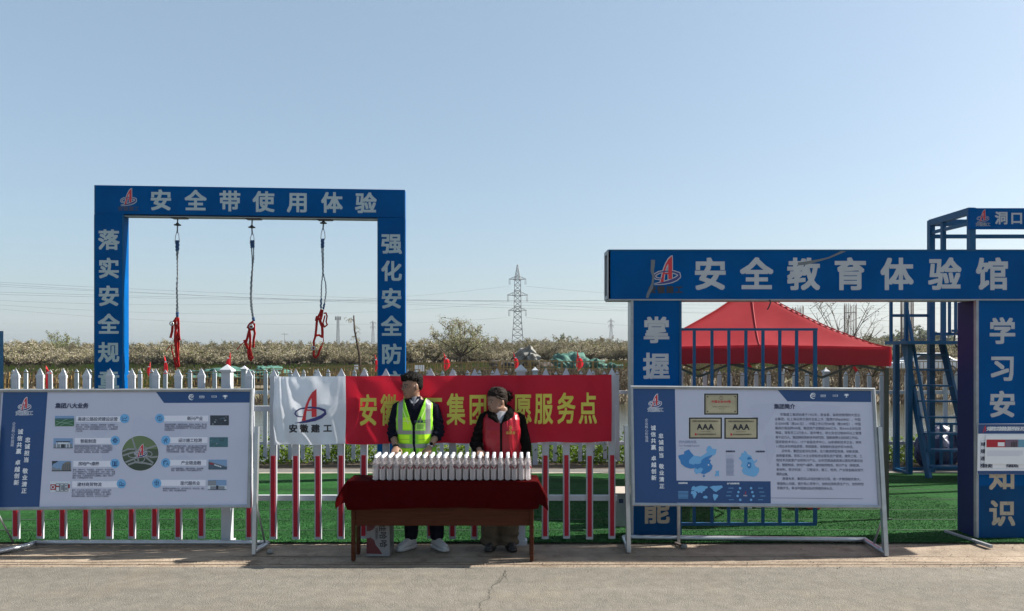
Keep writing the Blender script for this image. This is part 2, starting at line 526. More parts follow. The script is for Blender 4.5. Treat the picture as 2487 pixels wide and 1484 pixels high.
def sheet(name, x0, x1, y0, y1, z, mat, nx=1, ny=1, wob=0.0, amp=0.0):
    b = MB(); X = [x0 + (x1-x0)*i/nx for i in range(nx+1)]; Yv = [y0 + (y1-y0)*j/ny for j in range(ny+1)]
    vs = []
    for j, y in enumerate(Yv):
        for x in X:
            yy = y + (noise.noise(Vector((x*.9, y*3, 1))) * wob + noise.noise(Vector((x*6, y*3, 5))) * wob*.35 if j in (0, ny) else 0)
            vs.append((x, yy, z + noise.noise(Vector((x*1.3, y*1.3, 9))) * amp))
    b.add(vs, [(j*(nx+1)+i, j*(nx+1)+i+1, (j+1)*(nx+1)+i+1, (j+1)*(nx+1)+i) for j in range(ny) for i in range(nx)], mat, True)
    o = b.build(name, fix=False); kind(o, 'structure'); return o
sheet('verge', -30, 30, 6.55, 7.75, -0.010, M['verge'], 300, 8)
# the road: its ragged far edge lies on the sandy verge
rd = MB()
n = 700
e = []
for i in range(n + 1):
    x = -30 + 60 * i / n
    e.append(6.80 + noise.noise(Vector((x*.7, 0, 1))) * .035 + noise.noise(Vector((x*5, 0, 2))) * .018 + noise.noise(Vector((x*19, 0, 3))) * .010)
vs = [(-30 + 60*i/n, -40, -.004) for i in range(n+1)] + [(-30 + 60*i/n, e[i], -.004) for i in range(n+1)]
rd.add(vs, [(i, i+1, n+1+i+1, n+1+i) for i in range(n)], M['asphalt'], True)
kind(rd.build('road', fix=False), 'structure')
M['crack'] = mk('crack', (0.06225,0.05478,0.04565), .95)
cr = MB()
def crack(pts, w):
    L = []
    for i, (u, v) in enumerate(pts):
        Y = CAMZ * FOC / (v - V0); p = P(u, v, Y); L.append((p.x, p.y))
    out = []
    for i in range(len(L) - 1):
        for k in range(6):
            t = k / 6; x = L[i][0] + (L[i+1][0]-L[i][0])*t; y = L[i][1] + (L[i+1][1]-L[i][1])*t
            out.append((x + random.uniform(-.018,.018), y + random.uniform(-.008,.008)))
    ww = [w * random.uniform(.4, 1.2) for _ in out]
    vs = [(x - ww[i], y, -.001) for i, (x, y) in enumerate(out)] + [(x + ww[i], y, -.001) for i, (x, y) in enumerate(out)]
    k = len(out); cr.add(vs, [(i, i+1, k+i+1, k+i) for i in range(k-1)], M['crack'])
crack([(1229,1384),(1228,1400),(1200,1420),(1190,1435),(1187,1450),(1160,1472),(1172,1484),(1178,1500)], .0034)
crack([(1225,1396),(1213,1408),(1196,1425)], .003)
crack([(1229,1384),(1231,1420)], .002)
kind(cr.build('road_crack', fix=False), 'structure')
sheet('lawn', -30, 9.6, 7.62, 11.85, 0.012, M['turf'], 320, 4, wob=.03)
sm = MB()
for y in (8.12, 8.62, 9.15, 9.78, 10.45, 11.2):
    pts = [(-30 + .2*i, y + noise.noise(Vector((i*.15, y, 0)))*.02) for i in range(199)]
    k = len(pts); ww = [max(.002, .011 + noise.noise(Vector((i*.3, y, 4)))*.014) for i in range(k)]
    sm.add([(x, yy-ww[i], .0165) for i, (x, yy) in enumerate(pts)] + [(x, yy+ww[i], .0165) for i, (x, yy) in enumerate(pts)],
           [(i, i+1, k+i+1, k+i) for i in range(k-1)], M['seam'])
kind(sm.build('lawn_seam', fix=False), 'structure')
sheet('kerb_strip', -30, 14, 11.76, 11.97, 0.006, M['kerbstone'], 120, 3, wob=.025)
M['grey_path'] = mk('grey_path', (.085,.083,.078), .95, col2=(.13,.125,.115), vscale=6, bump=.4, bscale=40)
sheet('path', -30, 14, 11.9, 12.34, 0.002, M['grey_path'], 60, 3)  # concrete behind the kerb, with the shade there painted into its grey
sheet('soil_bed', -30, 30, 12.2, 13.2, -0.004, M['soil'], 60, 6, amp=.02)
sheet('water', -160, 160, 13.6, 42.0, -1.0, M['water'])

# short blades of the lawn nearest the camera, one mesh for the whole carpet
# soil and old asphalt crumbs gathered along the joint between road and verge
dl = MB()
for y0, w0, a in ((6.90, .022, 1), (6.975, .010, 2), (7.16, .007, 3)):
    pts = [(-12 + .06*i, y0 + noise.noise(Vector((i*.03, a, 0)))*.035 + noise.noise(Vector((i*.31, a, 1)))*.012) for i in range(400)]
    ww = [max(0.0005, w0*(.55 + 1.3*noise.noise(Vector((i*.045, a, 4))) + .5*noise.noise(Vector((i*.4, a, 7))))) for i in range(400)]
    dl.add([(x, yy-ww[i], -.0072) for i, (x, yy) in enumerate(pts)] + [(x, yy+ww[i], -.0072) for i, (x, yy) in enumerate(pts)], [(i, i+1, 401+i, 400+i) for i in range(399)], M['crumbs'])
kind(dl.build('road_edge_dirt', fix=False), 'structure')
def blades(name, n, boxf, hh, wd, mats, label, cat, lean=.5):
    b = MB(); fs_by = {}
    for i in range(n):
        x, y, z = boxf()
        h = hh * random.uniform(.5, 1.3); a = random.uniform(0, math.tau)
        dx, dy = math.cos(a) * wd / 2, math.sin(a) * wd / 2
        lx, ly = random.gauss(0, lean) * h, random.gauss(0, lean) * h
        m = random.choice(mats)
        b.add([(x-dx, y-dy, z), (x+dx, y+dy, z), (x+lx+dx*.3, y+ly+dy*.3, z+h), (x+lx-dx*.3, y+ly-dy*.3, z+h)], [(0, 1, 2, 3)], m)
    o = b.build(name, fix=False); o['label'] = label; o['category'] = cat
    return kind(o, 'stuff')
M['blade_a'] = mk('blade_a', (.014,.068,.020), .6, transl=.25, spec=.08)
M['blade_b'] = mk('blade_b', (.032,.108,.034), .6, transl=.25, spec=.08)
M['blade_c'] = mk('blade_c', (.008,.042,.012), .6, transl=.2, spec=.08)
def pile_pos():
    while True:
        y = 7.6 + 2.4 * random.random() ** 1.3
        if min(abs(y - q) for q in (8.12, 8.62, 9.15, 9.78)) > .030: return random.uniform(-5.6, 5.6), y, .012
blades('turf_pile', 60000, pile_pos, .010, .009,
       [M['blade_a'], M['blade_a'], M['blade_b'], M['blade_c']], 'short green plastic pile of the artificial lawn behind the fence', 'artificial grass', .6)
def weed_pos():
    x = random.uniform(-9.5, 9.5); y = 12.95 + abs(random.gauss(0, .32))
    return x, y
def weeds():
    b = MB()
    for c in range(1150):
        cx, cy = weed_pos(); hmax = random.uniform(.20, .52) * (1.0 + .35*noise.noise(Vector((cx*1.2, 0, 0))))
        z0 = ground_h(cx, cy)
        for k in range(30):
            z = z0 + hmax * random.random() ** .8; rr = .16 * (1 - .4 * (z - z0) / hmax)
            p = Vector((cx + random.gauss(0, rr), cy + random.gauss(0, rr), z))
            s = random.uniform(.018, .045)
            d = Vector((random.gauss(0,1), random.gauss(0,1), random.gauss(.5,.8))).normalized(); q = d.orthogonal().normalized()
            q = (q + d.cross(q) * random.uniform(-2, 2)).normalized()
            m = M['weed_leaf'] if random.random() < .6 else (M['green_leaf'] if random.random() < .5 else M['weed_dark'])
            b.add([p, p + d*s + q*s*.4, p + d*s*2.1, p + d*s - q*s*.4], [(0, 1, 2, 3)], m)
    o = b.build('weeds', fix=False); o['label'] = 'bright green weeds growing along the foot of the far white fence'; o['category'] = 'weeds'
    kind(o, 'stuff')
weeds()
def reeds():
    b = MB()
    for c in range(3600):
        x = random.uniform(-46, 40)
        y = 38.4 + 7.4 * random.random()
        if x < -14 and y > 42: y = 38.5 + 3 * random.random()
        z = ground_h(x, y)
        for k in range(7):
            h = random.uniform(.25, .75); a = random.uniform(0, math.tau); w = random.uniform(.02, .05)
            px, py = x + random.gauss(0, .18), y + random.gauss(0, .18)
            lx, ly = random.gauss(0, .45) * h, random.gauss(0, .35) * h
            m = M['dry_blade'] if random.random() < .55 else M['dry_brown']
            b.add([(px-w, py, z-.05), (px+w, py, z-.05), (px+lx*.5+w*.8, py+ly*.5, z+h*.65), (px+lx*.5-w*.8, py+ly*.5, z+h*.65), (px+lx*1.5, py+ly*1.5, z+h*.72)], [(0, 1, 2, 3), (3, 2, 4)], m)
    o = b.build('reeds', fix=False); o['label'] = 'dry tan reeds and dead grass covering the far bank of the pond'; o['category'] = 'reeds'
    kind(o, 'stuff')
reeds()
def meadow():
    b = MB()
    for c in range(5200):
        x = random.uniform(-62, 62); y = 46 + 46 * random.random() ** 1.3
        z = ground_h(x, y); gr = noise.noise(Vector((x*.09, y*.09, 2))) + (.25 if y > 60 else -.1)
        for k in range(3):
            h = random.uniform(.15, .5); w = random.uniform(.05, .14)
            px, py = x + random.gauss(0, .3), y + random.gauss(0, .3)
            m = (M['olive_leaf'] if random.random() < .6 else M['green_leaf']) if random.gauss(gr, .2) > 0 else (M['dry_blade'] if random.random() < .6 else M['dry_brown'])
            lx = random.gauss(0, .3) * h
            b.add([(px-w, py, z-.03), (px+w, py, z-.03), (px+lx+w*.4, py, z+h), (px+lx-w*.4, py, z+h)], [(0, 1, 2, 3)], m)
    o = b.build('meadow_grass', fix=False); o['label'] = 'rough green and straw coloured grass between the barriers and the orchard'; o['category'] = 'grass'
    kind(o, 'stuff')
meadow()

def grit():
    b = MB(); gm = [mk('grit_pale', (.22,.19,.155), .9), mk('grit_dark', (.11,.09,.07), .9), mk('grit_tan', (.16,.11,.07), .9)]
    for i in range(2600):
        x = random.uniform(-6.2, 6.2); y = random.choice((random.gauss(6.82, .06), random.gauss(6.9, .1), random.uniform(6.8, 7.6), random.gauss(7.55,.05)))
        r_ = random.uniform(.002, .006) * (1.6 if random.random() < .05 else 1)
        c = Vector((x, y, r_*.3)); n = 5; a0 = random.random()*6
        top = c + Vector((random.gauss(0,r_*.2), random.gauss(0,r_*.2), r_*random.uniform(.4,.9)))
        ring = [c + Vector((r_*math.cos(a0+math.tau*k/n)*random.uniform(.7,1.3), r_*math.sin(a0+math.tau*k/n)*random.uniform(.7,1.3), -r_*.3)) for k in range(n)]
        b.add(ring + [top], [(k, (k+1) % n, n) for k in range(n)], random.choice(gm))
    o = b.build('gravel', fix=False); o['label'] = 'loose grit and small stones scattered over the sandy verge and road edge'; o['category'] = 'gravel'
    kind(o, 'stuff')
grit()
# ------------------------------------------------------------------ white picket fences
def picket(w, d, z0, z1, tip, cap=True):
    b = MB(); m = M['white_pvc']
    h = z1 - tip
    # ribbed front of the hollow board
    b.span((-w/2, -d/2, z0), (w/2, d/2, h), m)
    if cap:
        b.span((-w*.22, -d/2-.004, z0), (w*.22, -d/2, h), m)
        b.span((-w/2-.004, -d/2-.006, h-.012), (w/2+.004, d/2+.004, h+.018), m)
    x, y = w/2, d/2
    b.add([(-x,-y,h+.018),(x,-y,h+.018),(x,y,h+.018),(-x,y,h+.018),(0,0,z1)], [(0,1,4),(1,2,4),(2,3,4),(3,0,4),(3,2,1,0)], m)
    return b
def fpost(w, z0, z1, foot=False):
    b = MB(); m = M['white_pvc']; x = w/2
    b.span((-x,-x,z0), (x,x,z1-.075), m)
    b.span((-x-.016,-x-.016,z1-.075), (x+.016,x+.016,z1-.055), m)
    c = x + .010
    b.add([(-c,-c,z1-.055),(c,-c,z1-.055),(c,c,z1-.055),(-c,c,z1-.055),(0,0,z1)], [(0,1,4),(1,2,4),(2,3,4),(3,0,4),(3,2,1,0)], m)
    if foot: b.span((-x-.018,-x-.018,z0), (x+.018,x+.018,z0+.045), m)
    return b
def U(u, Y): return (u - U0) * Y / FOC

YF = 7.62
nf = thing('picket_fence', (U(551, YF), YF, 0), 'near white picket fence with red reflective strips along the roadside', 'fence')
nf['_o'] = nf.location
proto = red = None
def add_picket(x, z0=.045):
    global proto, red
    if proto is None:
        b = picket(.070, .022, z0, 1.805, .092); b.v = [(vx + nf.location.x, vy + YF, vz) for vx, vy, vz in b.v]
        proto = b.build('picket', nf)
        r = MB(); r.box((nf.location.x, YF - .0185, .49), (.042, .006, .83), M['red_film'])
        red = r.build('reflective_strip', nf); red.parent = proto
        red.location = (0, 0, 0)
        proto.location = (x - nf.location.x, 0, 0)
        return
    c = proto.copy(); COL.objects.link(c); c.location = (x - nf.location.x, random.uniform(-.002,.002), random.uniform(-.006,.006))
    c.rotation_euler = (0, random.uniform(-.004,.004), 0)
    d = red.copy(); COL.objects.link(d); d.parent = c
for u in [-72, -16, 40, 98, 154, 210, 266, 321, 377, 434, 490, 606, 664, 719, 773, 828, 883, 938, 992, 1045, 1099, 1152, 1207, 1324, 1376, 1432, 1486]:
    add_picket(U(u, YF))
for u in (-163, 551, 1265):
    b = fpost(.092, -.01, 1.845, True); b.v = [(vx + U(u, YF), vy + YF + .012, vz) for vx, vy, vz in b.v]
    b.build('post', nf)
for z, h in ((1.385, .055), (.462, .055)):
    b = MB(); b.span((U(-200, YF), YF + .018, z - h/2), (U(1500, YF), YF + .058, z + h/2), M['white_pvc']); b.build('rail', nf)

YB = 12.82
bf = thing('picket_fence', (0, YB, 0), 'far white picket fence standing between the lawn and the pond', 'fence')
bf['_o'] = bf.location
pb = None
def btop(x): return 1.66 - .05 * smooth((x + 7) / 14)
posts_b = [-12.2 + 2.52 * i for i in range(10)]
i = 0
x = -9.3
while x < 9.2:
    if min(abs(x - p) for p in posts_b) > .13:
        if pb is None:
            b = picket(.066, .026, .06, 1.62, .075, cap=False); b.v = [(vx, vy + YB, vz) for vx, vy, vz in b.v]
            pb = b.build('picket', bf); c = pb
        else:
            c = pb.copy(); COL.objects.link(c)
        c.location = (x, random.uniform(-.004,.004), btop(x) - 1.62 + random.uniform(-.012,.012))
        c.rotation_euler = (0, random.uniform(-.012,.012), 0)
    x += .2185 * random.uniform(.98, 1.02)
for p in posts_b:
    if -9.5 < p < 9.3:
        b = fpost(.085, -.02, btop(p) + .06); b.v = [(vx + p, vy + YB, vz) for vx, vy, vz in b.v]
        b.build('post', bf)
for z in (1.25, .37):
    b = MB(); b.span((-9.5, YB + .015, z - .03), (9.3, YB + .05, z + .03), M['white_pvc']); b.build('rail', bf)

# ------------------------------------------------------------------ banner tied to the near fence
BY = 7.555
bs = Surf(P(667, 1080, BY), (1, 0, 0), (0, 0, 1), step=.0007)
def banner():
    z1 = ZM(1000, 1400, 1450 / 2391)
    a0, b0 = bs.hit(667, 1080); a1, b1 = bs.hit(1485, 1074)
    top0, top1 = bs.hit(667, 914)[1], bs.hit(1485, 909.5)[1]
    bot0, bot1 = bs.hit(667, 1080)[1], bs.hit(1485, 1073)[1]
    asp = bs.hit(840, 1000)[0]
    W = a1 - a0
    def wave(a, b):
        """how far the cloth billows towards the road: slack folds hang from its fixings"""
        t = (a - a0) / W; h = (b - bot0) / (top0 - bot0)
        k = .010 * math.sin(t * 61 + h * 5.2) * (1 - .5*h) + .007 * math.sin(t * 27 - h * 3.4 + 1)
        l = max(0, 1 - t / .22)
        k += l * (.011 * math.sin(6 + t * 120 + h * 9 * math.sin(t * 30)) + .013 * math.exp(-((h - .55 - t*2.0) / .10) ** 2))
        k += .012 * math.exp(-((t - .23 - .035 * math.sin(h * 3)) / .012) ** 2) * math.sin(h * math.pi)
        k += .016 * noise.noise(Vector((t * 16, h * 3, 2))) + .010 * math.sin(t * 46 - h * 6) * noise.noise(Vector((t * 5, 7, h)))
        k += .030 * l * math.sin(h * math.pi)
        edge = min(1, (1 - h) * 14, h * 14)
        return .012 + k * (.45 + .55 * edge)
    b = MB()
    nx, ny = 300, 46
    for x0, x1, mat in ((a0, asp, M['banner_white']), (asp, a1, M['banner_red'])):
        k = max(8, int(nx * (x1 - x0) / W))
        vs = []
        for j in range(ny + 1):
            for i in range(k + 1):
                a = x0 + (x1 - x0) * i / k; t = (a - a0) / W
                lo = bot0 + (bot1 - bot0) * t + .006 * math.sin(t * 40) ; hi = top0 + (top1 - top0) * t - .004 * abs(math.sin(t * math.pi * 9))
                bb = lo + (hi - lo) * j / ny
                vs.append(bs.o + bs.ex * a + bs.ey * bb + bs.n * wave(a, bb))
        b.add(vs, [(j*(k+1)+i, j*(k+1)+i+1, (j+1)*(k+1)+i+1, (j+1)*(k+1)+i) for j in range(ny) for i in range(k)], mat, True)
    # print that follows the folds of the cloth
    class Cloth(Surf):
        def pt(s, a, b_, layer=0.0):
            return s.o + s.ex * a + s.ey * b_ + s.n * (wave(a, b_) + .005 + layer * s.step)
        def hit(s, u, v): return bs.hit(u, v)
        def depth(s, u, v): return BY
        def char(s, mb, ch, u, v, px, layer, mat, bold=0.0, sy=1.0, rot=0.0, slant=0.0):
            vs, fs, adv = glyph(ch)
            a, b_ = s.hit(u, v); k = BY / FOC * px
            offs = [(0, 0)] + [(x * bold, y * bold) for x, y in EIGHT]
            for i, (dx, dy) in enumerate(offs):
                for f in fs:
                    p2 = [(a + (vs[q][0] + dx) * k, b_ + (vs[q][1] + dy) * sy * k) for q in f]
                    todo = [(p2[0], p2[q], p2[q+1]) for q in range(1, len(p2) - 1)]
                    while todo:
                        A, B, C = todo.pop()
                        e = [math.dist(A, B), math.dist(B, C), math.dist(C, A)]
                        if max(e) > .045:
                            j = e.index(max(e)); T = [A, B, C]; T = T[j:] + T[:j]
                            m_ = ((T[0][0]+T[1][0])/2, (T[0][1]+T[1][1])/2)
                            todo += [(T[0], m_, T[2]), (m_, T[1], T[2])]
                        else:
                            mb.add([s.pt(*A, layer + i*.1), s.pt(*B, layer + i*.1), s.pt(*C, layer + i*.1)], [(0, 1, 2)], mat)
    cl = Cloth(bs.o, bs.ex, bs.ey, step=.0007)
    u, v = z1(370, 325)
    cl.logo(b, u, v, 224 * .374, 0, M['logo_red'], M['logo_navy'])
    for ch, x in zip('安徽建工', (262, 332, 405, 480)):
        cl.char(b, ch, *z1(x, 472), 20.5, 0, M['black_print'], .035)
    for ch, x, y in zip('安徽建工集团志愿服务点', (745, 885, 1030, 1170, 1313, 1455, 1598, 1745, 1880, 2027, 2167), [357]*4 + [352]*2 + [350]*2 + [346]*3):
        cl.char(b, ch, *z1(x, y), 46, 0, M['yellow_letter'], .020, sy=1.72)
    tag(b.build('banner', origin=bs.pt(0, 0), fix=False), 'long red cloth banner with white logo end and yellow characters, tied to near fence', 'banner')
banner()
# ------------------------------------------------------------------ left arch: harness practice frame
YA = 11.0
def left_arch():
    t = thing('arch_frame', (U(606, YA), YA + .1, 0), 'tall blue steel arch with harness lettering, three red harnesses hanging from it', 'arch')
    t['_o'] = t.location
    ya, yb = YA, YA + .32                                     # the frame is set slightly askew
    o = P(229, 848, ya); ex = P(984, 848, yb) - P(229, 848, ya)
    s = Surf(o, ex, (0, 0, 1), step=.0012)
    back = -s.n * .175
    def slab(mb, uv, mat, vec): mb.prism([s.pt(*s.hit(*p)) for p in uv], vec, mat)
    z1 = ZM(300, 650, 1400 / 2308)
    # crossbeam
    b = MB(); slab(b, [(229, 449.5), (983.5, 461), (983.5, 528.5), (229, 519)], M['blue'], back)
    for uu in (231, 982): s.rect(b, uu-1.6, 450.5 + (11.5 if uu > 900 else 0), uu+1.6, 518.5 + (8.8 if uu > 900 else 0), 1, M['blue_frame'])
    u, v = z1(340, 207); s.logo(b, u, v, 41, 1, M['logo_red'], M['logo_navy'], M['pale_cyan_letter'], .032)
    for ch, x in zip('安徽建工', (288, 323, 358, 393)): s.char(b, ch, *z1(x, 283), 12, 1, M['ink_navy'], .03)
    for ch, x, y in zip('安全带使用体验', (550, 775, 998, 1217, 1438, 1660, 1880), (230, 233, 236, 240, 243, 246, 249)):
        s.char(b, ch, *z1(x, y), 52, 1, M['pale_cyan_letter'], .027)
    b.build('crossbeam', t)
    # posts
    def post(u0, u1, txt, x, ys, vtop):
        b = MB()
        f = [s.pt(*s.hit(u0, vtop)), s.pt(*s.hit(u1, vtop))]
        pts = [f[0], f[1], Vector((f[1].x, f[1].y, 0)), Vector((f[0].x, f[0].y, 0))]
        b.prism(pts, back, M['blue'])
        for ch, y in zip(txt, ys): s.char(b, ch, *z1(x, y), 51, 1, M['pale_cyan_letter'], .027)
        for uu in (u0 + 1.5, u1 - 1.5):
            a0 = s.hit(uu - 1.5, 600)[0]; a1 = s.hit(uu + 1.5, 600)[0]
            b.add([s.pt(a0, -1.98, 1), s.pt(a1, -1.98, 1), s.pt(a1, s.hit(uu, vtop + 1)[1], 1), s.pt(a0, s.hit(uu, vtop+1)[1], 1)], [(0,1,2,3)], M['blue_frame'])
        return b.build('post', t)
    post(228.5, 300, '落实安全规章', 212, (487, 672, 852, 1035, 1217, 1400), 520)
    post(916.5, 984, '强化安全防护', 2047, (512, 690, 868, 1048, 1228, 1405), 529)
    lb = MB(); a0, a1 = s.hit(301, 520), s.hit(916, 528); o2 = -s.n * .012
    lb.prism([s.pt(a0[0], a0[1]-.030) + o2, s.pt(a1[0], a1[1]-.030) + o2, s.pt(a1[0], a1[1]-.020) + o2, s.pt(a0[0], a0[1]-.020) + o2], -s.n * .15, M['galv']); lb.build('underside_sheet', t)
    # anchor plates under the beam
    for x, y in ((658, 330), (1143, 342), (1610, 350)):
        u, v = z1(x, y); a, bb = s.hit(u, v)
        p = s.pt(a, s.hit(u, 519 + (u - 229) * 9.5 / 754)[1]) + back * .5
        q = MB(); q.box(p - Vector((0, 0, .036)), (.22, .12, .02), M['blacktint']); q.build('anchor_plate', t)
    return s, back
sA, backA = left_arch()

def harness(label, rope_l, rope_r, disc, hook, straps, Yh, anchor, rings=()):
    """z: positions read in an enlarged view; everything hangs at the distance of the beam's middle"""
    z1 = ZM(300, 650, 1400 / 2308); z8 = ZM(650, 1180, 700 / 2487)
    top = P(*z1(*anchor), Yh)
    t = thing('safety_harness', (top.x, top.y, P(*z8(*straps[0][0][0]), Yh).z - .9), label, 'safety harness', 'safety harnesses hanging from the blue arch')
    t['_o'] = t.location
    def pp(pt, zz, dy=0): q = P(*zz(*pt), Yh); return Vector((q.x, q.y + dy, q.z))
    def dense(pts, k=6, tw=.0):
        out = []
        for i in range(len(pts) - 1):
            for j in range(k): out.append(pts[i].lerp(pts[i+1], j / k))
        out.append(pts[-1]); return out
    b = MB(); b.tube(dense([pp(anchor, z1), pp(disc, z1), pp(hook, z1)]), .011, M['rope'], 6); b.build('top_cord', t)
    d = pp(disc, z1); b = MB(); b.lathe([(.012,-.018),(.050,-.012),(.054,.0),(.03,.010),(.012,.03)], d, M['blacktint'], 18); b.build('swivel_disc', t)
    b = MB(); h = pp(hook, z1)
    b.tube([h + Vector((0.000,0,0.040)), h + Vector((-0.027,0,-0.056)), h + Vector((-0.033,0,-0.136)), h + Vector((-0.012,0,-0.160)), h + Vector((0.018,0,-0.152)), h + Vector((0.033,0,-0.120)), h + Vector((0.024,0,-0.040)), h + Vector((0.000,0,0.040))], .007, M['steel'], 6)
    b.build('snap_hook', t)
    for rp in (rope_l, rope_r):
        b = MB(); path = dense([pp(p, z1) for p in rp], 14)
        path = [p + Vector(((.004) * math.sin(i * 1.3), .004 * math.cos(i * 1.3), 0)) for i, p in enumerate(path)]
        b.tube(path, .0085, M['rope'], 6)
        b.tube(path[:14], .016, M['rope_blue'], 7)
        b.tube(path[-12:], .014, M['rope_blue'], 7)
        b.build('rope', t)
    for pts, w in straps:
        b = MB(); q = [pp(p, z8, random.uniform(-.02, .02)) for p in pts]
        sm_ = []
        for i in range(len(q) - 1):
            for j in range(4): sm_.append(q[i].lerp(q[i+1], j/4))
        sm_.append(q[-1])
        b.strap(sm_, w * .36, .008, M['harness_red'], face=(random.uniform(-.25,.25), -1, 0))
        b.build('strap', t)
    for c, r_ in rings:
        b = MB(); c = pp(c, z8, -.03); b.tube([c + Vector((r_*math.cos(k*math.tau/10), 0, r_*math.sin(k*math.tau/10))) for k in range(11)], .009, M['steel'], 6); b.build('buckle', t)
Yh = YA + .18
harness('red safety harness hanging nearest the left post of the blue arch, frayed at its foot',
        [(650,490),(652,560),(656,640),(657,700),(652,800),(654,880),(652,950),(655,985)], [(663,490),(661,560),(658,640),(659,720),(657,800),(659,880),(662,950),(658,985)],
        (658,387), (656,440),
        [([(165,245),(128,300),(105,345),(92,440),(75,535)],.10), ([(160,250),(150,320),(140,430),(165,540),(160,640),(165,790)],.11), ([(175,250),(185,330),(150,440),(140,560),(150,700),(160,800)],.10),
         ([(180,255),(195,330),(185,420),(200,500),(205,570)],.09), ([(190,420),(185,520),(180,640),(175,780),(190,900)],.10), ([(130,640),(90,630),(40,680),(8,725)],.03), ([(95,640),(90,720),(120,810),(150,890),(155,985)],.05),
         ([(165,790),(140,860),(165,940),(190,930),(185,830),(160,795)],.08), ([(130,270),(180,300),(190,370)],.09)], Yh, (658,345), [((104,335),.028)])
harness('red safety harness bunched to a knot at its foot, middle of three under arch',
        [(1137,490),(1138,540),(1143,600),(1143,660),(1134,760),(1131,860),(1135,930),(1145,985),(1150,1010)], [(1150,490),(1151,540),(1152,600),(1147,660),(1142,760),(1139,860),(1144,930),(1152,985),(1155,1010)],
        (1140,402), (1143,450),
        [([(1240,305),(1190,340),(1150,390),(1215,380),(1250,340)],.10), ([(1200,390),(1165,450),(1150,530),(1130,600),(1160,680)],.10), ([(1180,400),(1190,500),(1185,600),(1180,690),(1190,800)],.10),
         ([(1245,330),(1250,420),(1262,470),(1245,560),(1240,670)],.10), ([(1190,420),(1225,420),(1245,370)],.08), ([(1150,570),(1105,570),(1135,650),(1165,690)],.06), ([(1105,595),(1060,630),(1012,695)],.03),
         ([(1160,690),(1160,760),(1165,830),(1200,850),(1220,810),(1195,700)],.07), ([(1170,800),(1210,830),(1230,800)],.10)], Yh + .06, (1143,350), [((1215,375),.028)])
harness('red safety harness opened into loops, hanging nearest the right post of the blue arch',
        [(1595,480),(1594,540),(1598,620),(1601,700),(1592,780),(1591,850),(1588,930)], [(1604,480),(1603,540),(1605,620),(1603,700),(1620,770),(1622,830),(1613,890),(1604,935)],
        (1605,375), (1602,420),
        [([(2190,135),(2165,190),(2130,260),(2120,330),(2115,420),(2105,515)],.10), ([(2200,140),(2185,220),(2165,300),(2195,380),(2200,460),(2205,535)],.11), ([(2110,300),(2125,240),(2160,270),(2180,330)],.10),
         ([(2215,190),(2250,185),(2270,230),(2250,310),(2270,350),(2225,385),(2210,330),(2235,220)],.06), ([(2100,505),(2150,495),(2205,525)],.09), ([(2100,510),(2085,580),(2080,690),(2080,780),(2100,815)],.085),
         ([(2210,530),(2212,580),(2185,650)],.03), ([(2185,650),(2165,700),(2140,770),(2100,815)],.09)], Yh + .12, (1607,352), [((2080,678),.026)])

# a second arch whose post just shows at the left edge of the view
def edge_post():
    t = thing('arch_frame', (U(-14, 10.6), 10.6, 0), 'blue steel post, bright above and dark below, cut by left photo edge', 'arch'); t['_o'] = t.location
    b = MB(); b.span((U(-66, 10.6), 10.6, 0), (U(-22, 10.6), 10.86, P(0, 803, 10.6).z), M['blue_frame'])
    b.build('post', t)
    b = MB(); b.span((U(-400, 10.6), 10.62, P(0, 803, 10.6).z - .35), (U(-67, 10.6), 10.83, P(0, 803, 10.6).z - .01), M['blue_frame']); b.build('crossbeam', t)
edge_post()

